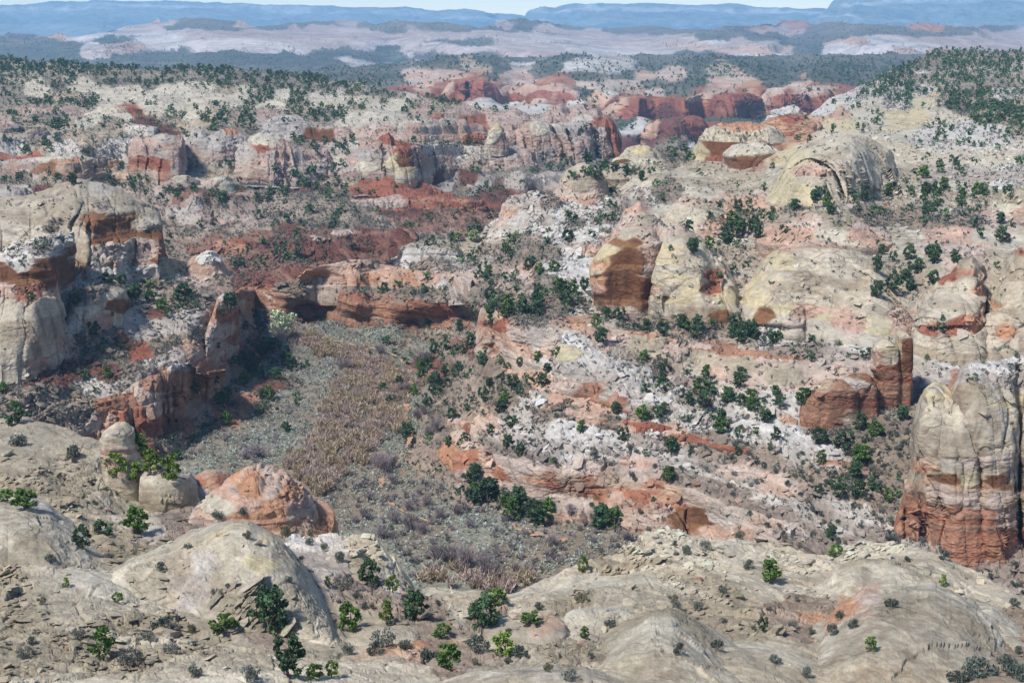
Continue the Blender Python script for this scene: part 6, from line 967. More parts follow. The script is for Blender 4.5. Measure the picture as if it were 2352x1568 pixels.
ledge('pale low ledge on the brown slope left of the big butte', [(1860, 1120), (1920, 1130), (1980, 1138), (2050, 1150)], 12, 286, [(1900, 1130, 'K'), (1980, 1144, 'S'), (2040, 1152, 'K')], 221.)
ledge('pink ledge on the talus left of the long pinkish ledge', [(1030, 960), (1060, 966), (1100, 982), (1120, 1000)], 12, 330, [(1050, 968, 'P'), (1100, 988, 'R')], 223.)
ledge('grey ledge on the bench behind the pink prow', [(1120, 655), (1170, 660), (1230, 672), (1270, 690)], 9, 440, [(1160, 664, 'S'), (1230, 678, 'P')], 225.)
ledge('cream ledge on the pale slope under the skyline dome', [(1230, 520), (1290, 522), (1360, 530), (1420, 545)], 11, 530, [(1270, 526, 'W'), (1350, 536, 'K')], 227.)
ledge('white striped ledge between the pillow rock and the pink cone', [(1290, 560), (1330, 552), (1380, 556), (1410, 566)], 16, 500, [(1310, 562, 'W'), (1360, 560, 'P'), (1390, 570, 'W')], 229.)
ledge('pale ledge under the brown ledge cap on the pink shelf', [(1990, 560), (2050, 566), (2110, 580), (2160, 598)], 12, 400, [(2020, 566, 'P'), (2100, 584, 'C')], 231.)

# ------------------------------------------------------------------ plants, boulders, road and trails set down on the finished land
RNG = np.random.RandomState(5)
random.seed(5)
def ground_at(vx, vy, r=2):
    ix = int(np.clip(vx / 2, 0, ZB_W - 1)); iy = int(np.clip(vy / 2, 0, ZB_H - 1))
    y = ZB['Y'][max(iy - r, 0):iy + r + 1, max(ix - r, 0):ix + r + 1]
    y = y[y < 1e8]
    if len(y) == 0: return None
    Y = float(np.median(y))
    p = XYZ(vx, vy, Y)
    return p, Y

def cloud(seed, clumps, per, size, squash=1.0, spread=.30, zlo=.22, zhi=.85, crad=.2, taper=.35, base=(.05, .10, .03), vary=.45, up=0.0):
    r = np.random.RandomState(seed)
    V = []; A = []
    lean = r.uniform(-.08, .08, 2)
    for i in range(clumps):
        t = (i + r.rand()) / clumps
        z = zlo + (zhi - zlo) * t
        rad = spread * (1 - taper * abs(2 * t - .8)) * math.sqrt(r.uniform(.05, 1))
        a = r.uniform(0, 6.283)
        c = np.array([rad * math.cos(a) + lean[0] * z, rad * math.sin(a) + lean[1] * z, z * squash])
        cr = crad * r.uniform(.7, 1.2)
        n = int(per * r.uniform(.7, 1.3))
        d = r.normal(size=(n, 3)); d /= np.linalg.norm(d, axis=1)[:, None]
        p = c + d * cr * (r.uniform(.25, 1, (n, 1)) ** .5) * np.array([1, 1, .8])
        u = r.normal(size=(n, 3)); u[:, 2] += up * 2.5; u /= np.linalg.norm(u, axis=1)[:, None]
        w_ = np.cross(u, r.normal(size=(n, 3))); w_ /= np.linalg.norm(w_, axis=1)[:, None]
        s = size * r.uniform(.6, 1.3, (n, 1))
        asp = 1.0 if up == 0 else .45
        q = np.stack([p - u * s - w_ * s * asp, p + u * s - w_ * s * asp, p + u * s * .8 + w_ * s * asp, p - u * s * .8 + w_ * s * asp], 1)
        V.append(q.reshape(-1, 3))
        b = (1 + vary * (r.rand(n) - .5) * 2) * r.uniform(.75, 1.25)
        col = np.array(base)[None] * b[:, None] * (1 + .15 * (r.rand(n, 3) - .5))
        A.append(np.repeat(col, 4, 0))
    V = np.concatenate(V); A = np.concatenate(A)
    V[:, 2] = np.maximum(V[:, 2], .0)
    Q = np.arange(len(V)).reshape(-1, 4)
    return V.astype(f32), Q, A.astype(f32)
def tube(path, radii, n=6):
    V = []; Q = []
    path = [np.array(p, float) for p in path]
    for i, p in enumerate(path):
        d = path[min(i + 1, len(path) - 1)] - path[max(i - 1, 0)]; d /= np.linalg.norm(d) + 1e-9
        a = np.cross(d, [0.3, .9, .2]); a /= np.linalg.norm(a); b = np.cross(d, a)
        for k in range(n):
            t = k / n * 6.2832
            V.append(p + radii[i] * (a * math.cos(t) + b * math.sin(t)))
    for i in range(len(path) - 1):
        for k in range(n):
            Q.append((i * n + k, i * n + (k + 1) % n, (i + 1) * n + (k + 1) % n, (i + 1) * n + k))
    return np.array(V), np.array(Q)
def join(parts):
    V = []; Q = []; o = 0
    for v, q in parts:
        V.append(v); Q.append(np.asarray(q) + o); o += len(v)
    return np.concatenate(V), np.concatenate(Q)
def trunk_mesh(seed, h=.6, r0=.045, limbs=4):
    r = np.random.RandomState(seed)
    bend = r.uniform(-.08, .08, 2)
    P = [np.array([bend[0] * t * (1 + t), bend[1] * t, h * t - .06]) for t in np.linspace(0, 1, 6)]
    parts = [tube(P, [r0 * (1 - .75 * t) for t in np.linspace(0, 1, 6)])]
    for i in range(limbs):
        t = r.uniform(.2, .8); k = int(t * 5)
        a = r.uniform(0, 6.283); L = r.uniform(.2, .36)
        s = P[k]
        e = s + np.array([math.cos(a) * L, math.sin(a) * L, L * r.uniform(.5, 1.0)])
        m = (s + e) / 2 + np.array([0, 0, -.03])
        parts.append(tube([s, m, e], [r0 * .5, r0 * .35, r0 * .14], 5))
    V, Q = join(parts)
    return V, Q
def twigs(seed, n, spread=.5, wdt=.012, base=(.2, .165, .17), curve=.2, fork=2):
    r = np.random.RandomState(seed); V = []; A = []
    for i in range(n):
        a = r.uniform(0, 6.283); t = r.uniform(0, 1) ** .6
        s = np.array([r.normal() * .12, r.normal() * .12, 0])
        e = np.array([math.cos(a) * spread * t, math.sin(a) * spread * t, r.uniform(.5, 1) * (1 - .35 * t)])
        m = s + (e - s) * .5 + np.array([0, 0, curve * .3])
        col = np.array(base) * r.uniform(.7, 1.35)
        segs = [(s, m, 1.6), (m, e, 1.0)]
        for k in range(fork):
            q = m + (e - m) * r.uniform(0, .7)
            segs.append((q, q + np.array([r.normal() * .14, r.normal() * .14, r.uniform(.08, .3)]), .7))
        for p0, p1, wm in segs:
            d = p1 - p0; x = np.cross(d, r.normal(size=3)); x /= np.linalg.norm(x) + 1e-9; x *= wdt * wm
            V += [p0 - x, p0 + x, p1 + x * .6, p1 - x * .6]; A += [col] * 4
    V = np.array(V); V[:, 2] = np.maximum(V[:, 2], -.05)
    return V.astype(f32), np.arange(len(V)).reshape(-1, 4), np.array(A, f32)
def instances(tmpl, pos, scl, yaw, tint, shear=None):
    """many copies of a few templates as one mesh"""
    Vs, Qs, As = [], [], []; off = 0
    k = RNG.randint(0, len(tmpl), len(pos))
    for t, (V, Q, A) in enumerate(tmpl):
        m = np.nonzero(k == t)[0]
        if not len(m): continue
        c, s = np.cos(yaw[m])[:, None], np.sin(yaw[m])[:, None]
        sx = scl[m][:, 0][:, None]; sz = scl[m][:, 1][:, None]
        X = (V[None, :, 0] * c - V[None, :, 1] * s) * sx + pos[m, 0][:, None]
        Y = (V[None, :, 0] * s + V[None, :, 1] * c) * sx + pos[m, 1][:, None]
        Z = V[None, :, 2] * sz + pos[m, 2][:, None]
        if shear is not None:
            Z = Z + (X - pos[m, 0][:, None]) * shear[m, 0][:, None] + (Y - pos[m, 1][:, None]) * shear[m, 1][:, None]
        Vs.append(np.stack([X, Y, Z], -1).reshape(-1, 3))
        Qs.append((Q[None] + (np.arange(len(m)) * len(V))[:, None, None]).reshape(-1, Q.shape[1]) + off)
        As.append((A[None] * tint[m][:, None, :]).reshape(-1, 3)); off += len(m) * len(V)
    return np.concatenate(Vs), np.concatenate(Qs), np.concatenate(As)

# where a plant stands, in words one can find on the photo
PLACES = [
 (500, 160, 'on the wooded rim of the far left mesa'), (150, 180, 'on the wooded rim at the far left'), (850, 200, 'on the far rim above the cream cliffs'), (350, 230, 'on the pale slickrock of the far left mesa'), (650, 225, 'among the pale slickrock patches of the far mesa'),
 (150, 290, 'on the ledges with white knobs at the far left'), (450, 270, 'on the shelf behind the grey cliff tower'), (780, 260, 'on the shelf behind the white dome of the far cliffs'), (720, 400, 'below the layered cliff above the road'), (1080, 395, 'on the dark slope under the cream cliff band'), (1330, 380, 'in the side canyon below the striped promontory'), (560, 490, 'on the grey slope below the road'), (800, 490, 'on the slope under the red road cut'), (1050, 500, 'on the dark red slope near the side canyon'), (480, 560, 'on the dark red slope behind the left bench'), (750, 580, 'on the stepped dark red ledges of the far valley side'),
 (640, 690, 'between the two red ledges beyond the valley floor'), (850, 680, 'on the bench above the low red ledge'), (1000, 600, 'on the middle bench around the white ledge'), (1180, 640, 'on the brown bench left of the white pillow rock'), (1230, 530, 'on the pale slope under the skyline dome'), (1330, 640, 'beside the white pillow rock left of the alcove dome'), (1220, 710, 'on the bench behind the pink prow'), (1040, 790, 'on the red talus left of the pink prow'), (1080, 900, 'on the talus under the pink prow'), (1200, 900, 'below the pink wall right of the prow'), (1020, 1020, 'at the edge of the valley floor near the orange trail'),
 (1650, 760, 'along the foot of the yellow dome wall'), (1850, 790, 'under the broad yellow dome'), (1480, 740, 'just under the alcove dome'), (1500, 860, 'on the white slope right of the rounded nose'), (1700, 900, 'on the white slope left of the red brown tower'), (1400, 930, 'above the thin red ledges of the right slope'), (1550, 1000, 'on the white rubble slope of the middle right'), (1300, 1040, 'on the white slope above the long pinkish ledge'), (1650, 1080, 'on the rubble above the cave of the pinkish ledge'), (1900, 1080, 'on the brown slope left of the big butte'), (1800, 1180, 'on the rubble slope behind the foreground crag'), (2000, 1050, 'on the slope below the red brown tower'), (1250, 1160, 'in front of the long pinkish ledge'), (1150, 1140, 'at the left end of the long pinkish ledge'),
 (1750, 540, 'in the hollow behind the yellow dome wall'), (1950, 470, 'on the bench under the pale yellow cliff'), (2200, 450, 'on the wooded bench at the right, under the pale slickrock'), (2080, 610, 'in the hollow right of the broad yellow dome'), (2150, 540, 'on the pink shelf at the right'), (1600, 470, 'among the cream domes of the middle right'), (1430, 480, 'on the pale slope right of the skyline dome'), (1700, 420, 'around the brown cliff blocks'), (2000, 330, 'on the upper right slickrock'), (2200, 360, 'on the broad white slickrock at the upper right'), (2250, 240, 'on the shelf near the top of the right hill'), (2200, 150, 'on the wooded top of the right hill'), (2020, 210, 'on the left flank of the right hill'),
 (150, 530, 'on the ledges of the left butte'), (130, 630, 'on the ledge under the left butte'), (350, 680, 'on the slope right of the left butte'), (440, 640, 'on the left bench behind the pinkish corner cliff'), (430, 760, 'on the white patch of the left bench'), (250, 830, 'under the pale striped cliff on the left'), (100, 920, 'on the shaded slope at the left edge'), (330, 870, 'just above the red cliff wall on the left'), (560, 800, 'on the red talus below the pinkish corner cliff'), (560, 880, 'on the red talus beside the sage flat'), (420, 1000, 'at the foot of the red cliff wall'), (320, 1050, 'on the red talus behind the leaning slab'), (660, 840, 'at the left edge of the sage flat'),
 (800, 950, 'in the willow thicket of the valley floor'), (880, 1130, 'on the near valley floor beside the trail'), (700, 1050, 'on the sage flat left of the thicket'), (820, 760, 'on the far end of the valley floor'), (1100, 1240, 'on the near valley floor'), (1350, 1230, 'on the valley floor in front of the cave'),
 (60, 1150, 'in the clump at the left edge of the foreground'), (240, 1240, 'on the left foreground slickrock'), (200, 1430, 'on the cracked slab at the lower left'), (500, 1500, 'on the slickrock at the bottom left'), (620, 1420, 'in front of the large smooth dome'), (760, 1300, 'behind the large smooth dome'), (870, 1370, 'in the hollow behind the gully'), (950, 1450, 'in the foreground gully'), (1100, 1520, 'at the bottom of the gully'), (1330, 1380, 'on the swirling slab right of the gully'), (1560, 1280, 'on the broken crag of the right foreground'), (1750, 1300, 'on the tilted slabby ridge'), (1850, 1420, 'in the red soil hollow at the lower right'), (1600, 1470, 'on the cobbled crag at the bottom'), (2050, 1290, 'on the striped ridge before the big butte'), (2150, 1420, 'on the grey dome in the lower right corner'), (2270, 1530, 'in the lower right corner')]
PXY = np.array([(p[0], p[1]) for p in PLACES], float)
def place(vx, vy):
    d = (PXY[:, 0] - vx) ** 2 + (1.6 * (PXY[:, 1] - vy)) ** 2
    return PLACES[int(np.argmin(d))][2]

# kinds of plant: near and far shapes
GRN = (.085, .155, .034); DRK = (.058, .104, .050); YGR = (.135, .205, .034)
JUN = []
for i, (col, cl, sq) in enumerate([(GRN, 24, 1.0), (GRN, 30, 1.0), (DRK, 26, 1.0), (DRK, 34, 1.0), (YGR, 20, 1.0), (GRN, 20, .75), (DRK, 18, .8)]):
    V, Q, A = cloud(20 + i, cl, 46, .030, squash=sq, base=col, spread=.40, crad=.115, zlo=.16, zhi=.9, vary=.5)
    cm = mk_mesh('crown', V, quads=Q, alb=A, mat=MLEAF, smooth=False)
    V, Q = trunk_mesh(50 + i)
    tm = mk_mesh('trunk', V, quads=Q, alb=np.tile(np.array([[.16, .125, .10]], f32), (len(V), 1)), mat=MWOOD)
    JUN.append((cm, tm))
JFAR = [cloud(80 + i, 6, 9, .085, base=(.9, 1.0, .9), spread=.30, crad=.20) for i in range(5)]
JDOT = [cloud(90 + i, 4, 4, .15, base=(.9, 1.0, .9), spread=.28, crad=.22) for i in range(4)]
SHR = []
for i, col in enumerate([(.115, .135, .11), (.17, .18, .155), (.085, .105, .088), (.17, .16, .10)]):
    V, Q, A = cloud(120 + i, 12, 60, .05, squash=.9, base=col, spread=.52, zlo=.12, zhi=.62, crad=.24, up=.8)
    SHR.append(mk_mesh('shrub', V, quads=Q, alb=A, mat=MLEAF, smooth=False))
SFAR = [cloud(140 + i, 4, 5, .16, squash=.9, base=(1, 1, 1), spread=.42, zlo=.15, zhi=.6, crad=.26, up=.5) for i in range(4)]
BRU = []
for i in range(4):
    V, Q, A = twigs(160 + i, 90, .55, .010)
    BRU.append(mk_mesh('bare_shrub', V, quads=Q, alb=A, mat=MTWIG, smooth=False))
BFAR = [twigs(180 + i, 26, .5, .03, base=(1, 1, 1), fork=1) for i in range(4)]

jun_proto = {}
def juniper(p, h, wd, variant, label, group, tilt=0):
    cm, tm = JUN[variant]
    if variant not in jun_proto:
        r = bpy.data.objects.new('juniper_tree', None); C.objects.link(r)
        link('trunk', tm, r); link('crown', cm, r)
        jun_proto[variant] = r
    else:
        s = jun_proto[variant]
        r = s.copy(); C.objects.link(r)
        for ch in s.children:
            c = ch.copy(); C.objects.link(c); c.parent = r
    r.location = (float(p[0]), float(p[1]), float(p[2]) - .04 * h)
    r.scale = (wd, wd, h)
    r.rotation_euler = (0, tilt, random.uniform(0, 6.28))
    tag(r, label, 'tree', group)
    return r
def single(me, name, p, sc, label, cat, group, rot=None):
    o = bpy.data.objects.new(name, me); C.objects.link(o)
    o.location = (float(p[0]), float(p[1]), float(p[2])); o.scale = sc
    o.rotation_euler = (0, 0, random.uniform(0, 6.28)) if rot is None else rot
    tag(o, label, cat, group)
    return o

# --- foreground trees and shrubs placed by hand: foot (vx, vy), height, width factor, shape, what it looks like
FG_TREES = [
 (620, 1452, 124, .85, 3, 'tallest dark dense juniper, in front of the large smooth dome'),
 (664, 1552, 112, .85, 2, 'open blue green pinyon at the bottom edge below the tallest juniper'),
 (228, 1506, 84, .95, 0, 'round bright juniper alone on the cracked slab at the lower left'),
 (508, 1452, 66, 1.15, 5, 'low wide green juniper left of the tallest juniper'),
 (315, 1222, 66, 1.05, 1, 'full green juniper standing on the saddle above the rubble'),
 (190, 1258, 58, .95, 2, 'grey green juniper leaning out below the saddle, left foreground'),
 (240, 1228, 48, 1.2, 6, 'dark bushy juniper between the saddle juniper and the leaning one'),
 (805, 1446, 82, .85, 0, 'bright green juniper at the right foot of the large smooth dome'),
 (850, 1342, 70, .95, 2, 'dark juniper under the white ledge behind the gully'),
 (902, 1356, 42, 1.0, 4, 'small twisted juniper right of the dark one under the white ledge'),
 (888, 1430, 62, .75, 4, 'thin yellow green juniper on the left side of the gully'),
 (955, 1420, 78, .9, 3, 'tall dark juniper at the head of the gully'),
 (1108, 1442, 92, 1.0, 2, 'broad grey green juniper with dead limbs in the gully'),
 (1140, 1388, 46, 1.3, 1, 'dense rounded juniper on the lip of the valley, right of the gully'),
 (1222, 1428, 36, 1.9, 5, 'wide low bright juniper at the left foot of the swirling slab'),
 (1160, 1502, 62, 1.15, 4, 'yellow green juniper in front of the long rounded boulder'),
 (1012, 1462, 46, 1.2, 5, 'spreading juniper bonsai on the slickrock in the middle of the gully'),
 (1030, 1532, 70, 1.0, 1, 'half dead juniper with bare grey limbs low in the gully'),
 (1340, 1313, 44, .75, 4, 'single small juniper standing out on the crest of the swirling slab'),
 (1772, 1336, 62, 1.0, 1, 'bright juniper on the tilted slabby ridge'),
 (58, 1168, 50, 1.5, 1, 'wide green juniper cut by the left edge beside the white whaleback'),
 (12, 1150, 38, 1.4, 5, 'low green juniper at the left border behind the whaleback'),
 (36, 968, 40, 1.9, 6, 'wide dark juniper on top of the pale dome at the left border'),
 (762, 1554, 46, .9, 4, 'small golden green juniper at the bottom edge, right of the pinyon'),
 (720, 1556, 44, 1.2, 0, 'low juniper beside the golden one at the bottom edge'),
 (1345, 1467, 34, .9, 0, 'little juniper on the cracked tan ledge'),
 (1916, 1276, 40, 1.15, 5, 'green juniper tucked between the slabby and the striped ridge'),
 (1998, 1493, 38, 1.0, 0, 'thin juniper on the slick slope at the lower right'),
 (1752, 1448, 40, .8, 2, 'narrow juniper in the cleft below the tilted slabby ridge'),
 (270, 1382, 26, 1.3, 4, 'tiny bright green round bush left of the large smooth dome'),
 (152, 1347, 25, 1.0, 4, 'tiny bright green bush on the left foreground slickrock'),
 (2166, 1344, 30, .9, 4, 'small yellowish juniper on the crest of the grey dome at the lower right'),
 (755, 1346, 28, .8, 0, 'little juniper with a bare trunk beside the white ledge'),
 (40, 968, 22, 1.2, 6, 'small dark juniper beside the wide one on the left border dome')]
for vx, vy, hv, wf, var, lab in FG_TREES:
    g = ground_at(vx, vy)
    if g is None: continue
    p, Y = g
    h = hv * Y / FV * 1.06
    juniper(p, h, h * wf, var, lab, 'junipers of the foreground')
FG_SHRUBS = [(40, 1022, 34, 1.6, 0), (165, 1050, 40, 1.4, 0), (225, 1220, 30, 1.3, 0), (372, 1442, 36, 1.9, 2), (300, 1522, 46, 1.5, 1), (440, 1450, 26, 1.1, 3), (575, 1562, 46, 1.3, 1), (450, 1552, 40, 1.4, 0), (118, 1290, 26, 1.3, 2), (372, 1308, 26, 1.4, 2), (340, 1470, 30, 1.2, 1), (95, 1385, 22, 1.4, 3), (60, 1510, 36, 1.4, 1), (880, 1480, 50, 1.4, 1), (860, 1500, 40, 1.3, 2), (980, 1520, 46, 1.5, 2), (1100, 1490, 46, 1.6, 2), (1195, 1505, 34, 1.6, 2), (1400, 1438, 24, 1.5, 2), (1260, 1540, 24, 1.4, 3), (1310, 1560, 34, 1.5, 1), (1335, 1380, 26, 1.6, 3), (1575, 1270, 26, 1.4, 0), (1620, 1260, 28, 1.2, 1), (1700, 1236, 24, 1.3, 0), (1720, 1305, 28, 1.4, 2), (1660, 1365, 28, 1.2, 0), (1600, 1400, 28, 1.4, 1), (1560, 1500, 34, 1.3, 2), (1645, 1490, 34, 1.2, 2), (1780, 1520, 26, 1.5, 2), (1850, 1550, 30, 1.3, 0), (1545, 1380, 22, 1.6, 3), (1930, 1420, 26, 1.4, 0), (1915, 1455, 32, 1.3, 2), (1960, 1440, 26, 1.5, 2), (1865, 1455, 24, 1.3, 0), (2045, 1395, 32, 1.4, 2), (2055, 1240, 22, 1.8, 0), (2170, 1285, 24, 1.6, 2), (2330, 1390, 26, 1.3, 2), (2250, 1550, 60, 1.8, 2), (2310, 1540, 55, 1.7, 2), (2200, 1568, 45, 1.8, 2), (2345, 1560, 50, 1.4, 2), (780, 1290, 34, 1.2, 0), (830, 1280, 26, 1.3, 0), (745, 1262, 22, 1.3, 0), (712, 1250, 22, 1.3, 0), (655, 1225, 26, 1.4, 3), (560, 1180, 22, 1.4, 0), (500, 1190, 26, 1.6, 0), (790, 1350, 40, 1.4, 1), (930, 1490, 30, 1.4, 0), (800, 1500, 34, 1.2, 0), (690, 1290, 20, 1.3, 2)]
SH_GROUP = 'low shrubs scattered over the rocks'
for i, (vx, vy, hv, wf, var) in enumerate(FG_SHRUBS):
    g = ground_at(vx, vy)
    if g is None: continue
    p, Y = g
    h = hv * Y / FV * 1.15
    look = ['grey green', 'pale grey twiggy', 'dark blue green', 'olive brown'][var]
    o = single(SHR[var], 'shrub', p, (h * wf * .62, h * wf * .62, h), look + ' low shrub ' + place(vx, vy), 'shrub', SH_GROUP + ' ' + place(vx, vy))

# --- scattered trees and shrubs
YB = ZB['Y']; ok = YB < 12000
iy, ix = np.nonzero(ok)
Yp = YB[iy, ix].astype(float); nz = ZB['nz'][iy, ix]
dep = tdep(iy * 2.0 + 1); sd = dep / np.sqrt(1 + dep * dep)
area = (2 * Yp / FV) ** 2 / np.clip(nz * sd + .45 * np.sqrt(np.clip(1 - nz * nz, 0, 1)), .04, 1)
lean = np.clip((nz - .55) * 4, 0, 1)
lam_t = ZB['tree'][iy, ix] * area * lean
lam_t = np.where(Yp > 6000, 0, lam_t)
lam_t = np.where(Yp > 600, np.minimum(lam_t * 1.5 * np.clip(1.4 * 600 / Yp, .25, 1), np.where(Yp > 2500, .16, .15)), lam_t)
fgm = Yp < 205
lam_t = np.where(fgm, lam_t * .3, np.where(Yp < 600, lam_t * 1.3, lam_t))
pick = RNG.rand(len(iy)) < lam_t
tx = ix[pick] * 2 + RNG.rand(pick.sum()) * 2; ty = iy[pick] * 2 + RNG.rand(pick.sum()) * 2; tY = Yp[pick]
tp = XYZ(tx, ty, tY)
th = (1.2 + 3.6 * RNG.rand(len(tx)) ** 1.5) * RNG.uniform(.8, 1.15, len(tx)) * np.where(tY < 205, .45, 1) * np.where(tY > 1500, 1.25, 1)
# groves the photo shows as dense

def grove(cx_, cy_, rx, ry, n, hmin, hmax):
    global tx, ty, tY, tp, th
    a = RNG.normal(size=(n, 2)) * np.array([rx, ry]) * 1.05 + np.array([cx_, cy_])
    keep = []
    for q in a:
        g = ground_at(q[0], q[1], 1)
        if g is not None and g[1] < 3000: keep.append((q[0], q[1], g[1]))
    k = np.array(keep)
    tx = np.concatenate([tx, k[:, 0]]); ty = np.concatenate([ty, k[:, 1]]); tY = np.concatenate([tY, k[:, 2]])
    tp = np.concatenate([tp, XYZ(k[:, 0], k[:, 1], k[:, 2])]); th = np.concatenate([th, RNG.uniform(hmin * .7, hmax * .9, len(k))])
for gv in [(1640, 762, 70, 12, 11, 3, 6), (1760, 776, 70, 9, 8, 3, 5), (1150, 1155, 34, 26, 6, 4, 7), (1235, 1185, 34, 14, 6, 4, 7), (1395, 1205, 20, 10, 4, 5, 7), (2180, 450, 80, 12, 22, 3, 5.5), (1980, 460, 70, 12, 12, 3, 5), (2080, 485, 90, 16, 14, 2.5, 4.5), (1690, 545, 40, 22, 16, 3, 6), (2100, 615, 40, 22, 16, 3, 6), (1080, 880, 60, 60, 26, 3, 5), (1030, 800, 40, 60, 18, 3, 5), (1210, 860, 50, 20, 10, 3, 5), (1540, 930, 120, 40, 12, 3, 5.5), (1740, 905, 110, 34, 14, 3, 5.5), (350, 680, 40, 20, 12, 3, 6), (600, 810, 50, 60, 20, 3, 6), (660, 840, 10, 8, 4, 4, 6), (330, 1080, 60, 26, 10, 3, 5), (560, 880, 50, 40, 10, 3, 5), (1230, 680, 80, 40, 26, 3, 5.5), (1080, 650, 80, 60, 20, 3, 5), (980, 1010, 40, 60, 10, 3, 5), (2240, 190, 90, 26, 16, 3, 5), (2200, 130, 100, 12, 16, 3, 5), (2060, 190, 60, 30, 30, 3, 5), (400, 160, 260, 8, 160, 4, 6.5), (150, 150, 120, 6, 90, 4, 6.5), (700, 180, 120, 10, 90, 4, 6.5), (1380, 395, 40, 16, 20, 4, 6), (720, 402, 40, 8, 12, 4, 6), (1900, 150, 300, 16, 300, 4, 7), (1500, 132, 400, 5, 300, 4, 7)]:
    grove(*gv)
ok = (tY < 1e8) & (th > 0)
size = th / tY
order = np.argsort(-size)
# the rim of ground belongs to nobody below the frame
N_TREE = 300 - len(FG_TREES)
for i in order[:N_TREE]:
    vx, vy, Y = tx[i], ty[i], tY[i]
    h = th[i]; var = RNG.choice([0, 1, 2, 3, 2, 3, 6] if Y > 205 else [0, 1, 4, 5])
    pl = place(vx, vy)
    juniper(tp[i], h, h * RNG.uniform(.8, 1.25), int(var), 'dark green juniper ' + pl, 'junipers ' + pl)
rest = order[N_TREE:]
near = rest[tY[rest] < 1400]; far = rest[tY[rest] >= 1400]
def tint(n, a, b, v=.3):
    t = RNG.rand(n, 1)
    return (np.array(a) * (1 - t) + np.array(b) * t) * (1 + v * (RNG.rand(n, 1) - .5))
for nm, sel, tm in (('woodland', near, JFAR), ('woodland', far, JDOT)):
    if len(sel):
        sc = np.stack([th[sel] * RNG.uniform(.9, 1.4, len(sel)), th[sel]], -1)
        V, Q, A = instances(tm, tp[sel], sc, RNG.uniform(0, 6.28, len(sel)), tint(len(sel), (.045, .080, .044), (.075, .115, .050)))
        stuff(link(nm, mk_mesh(nm, V, quads=Q, alb=A, mat=MLEAF, smooth=False)), 'small dark green junipers and pinyons scattered over the far rims', 'woodland')
# shrubs
lam_s = ZB['shrub'][iy, ix] * area * np.clip((nz - .35) * 3, 0, 1)
lam_s = np.where(Yp > 1350, 0, np.minimum(lam_s * np.clip(520 / Yp, .4, 1), .3))
clump = sstep(.42, .6, fbm(np.stack([ix / 9.0, iy / 6.0, 0 * ix], -1), 3))
lam_s = lam_s * (.35 + 1.3 * clump) * np.where(Yp > 205, 5.5, 1.2)
pick = RNG.rand(len(iy)) < lam_s
sx = ix[pick] * 2 + RNG.rand(pick.sum()) * 2; sy = iy[pick] * 2 + RNG.rand(pick.sum()) * 2; sY = Yp[pick]
sp = XYZ(sx, sy, sY)
sh_ = RNG.uniform(.5, 1.5, len(sx)) * np.where(sY < 205, .75, 1.0)
order = np.argsort(-sh_ / sY)
N_SHR = 300 - len(FG_SHRUBS)
for i in order[:N_SHR]:
    pl = place(sx[i], sy[i]); var = int(RNG.choice([0, 1, 2, 2, 3]))
    look = ['grey green', 'pale grey twiggy', 'dark blue green', 'olive brown'][var]
    h = sh_[i] * 1.05
    single(SHR[var], 'shrub', sp[i], (h * .8, h * .8, h), look + ' low shrub ' + pl, 'shrub', SH_GROUP + ' ' + pl)
rest = order[N_SHR:]
sc = np.stack([sh_[rest] * RNG.uniform(.8, 1.3, len(rest)), sh_[rest]], -1)
V, Q, A = instances(SFAR, sp[rest], sc, RNG.uniform(0, 6.28, len(rest)), tint(len(rest), (.075, .09, .08), (.17, .175, .14), .5))
stuff(link('scrub', mk_mesh('scrub', V, quads=Q, alb=A, mat=MLEAF, smooth=False)), 'small grey green and dark shrubs dotted over the slopes', 'scrub')
print('TREES', len(tx), 'SHRUBS', len(sx))

# --- valley floor: sage flat, willow thicket, grey brush
Fw = ZB['F'][iy, ix]
def inpoly(x, y, poly):
    x = np.asarray(x); y = np.asarray(y); c = np.zeros(x.shape, bool); n = len(poly)
    for i in range(n):
        x0, y0 = poly[i]; x1, y1 = poly[(i + 1) % n]
        t = ((y0 > y) != (y1 > y)) & (x < (x1 - x0) * (y - y0) / (y1 - y0 + 1e-9) + x0)
        c ^= t
    return c
THICKET = [(652, 768), (690, 762), (760, 790), (850, 820), (930, 850), (960, 880), (930, 930), (930, 985), (880, 1010), (850, 1050), (800, 1070), (770, 1120), (745, 1180), (715, 1195), (650, 1130), (620, 1085), (690, 1040), (720, 985), (760, 930), (765, 880), (800, 850), (740, 810), (650, 790)]
TH2 = [(960, 1330), (1000, 1310), (1100, 1318), (1200, 1310), (1250, 1330), (1160, 1368), (1000, 1348)]
fl_m = (Fw > .45) & (Yp > 240) & (Yp < 620)
vx_, vy_ = ix * 2.0 + 1, iy * 2.0 + 1
wx = vx_ + 80 * (fbm(np.stack([vx_ / 40, vy_ / 26, 0 * vx_], -1), 4, .6) - .5); wy = vy_ + 50 * (fbm(np.stack([vx_ / 40, vy_ / 26, 0 * vx_ + 9], -1), 3) - .5)
hole = fbm(np.stack([vx_ / 26, vy_ / 14, 0 * vx_ + 30], -1), 3)
inth = (inpoly(wx, wy, THICKET) | inpoly(wx, wy, TH2)) & (hole > .36)
ar = (2 * Yp / FV) ** 2 / np.clip(sd, .1, 1)
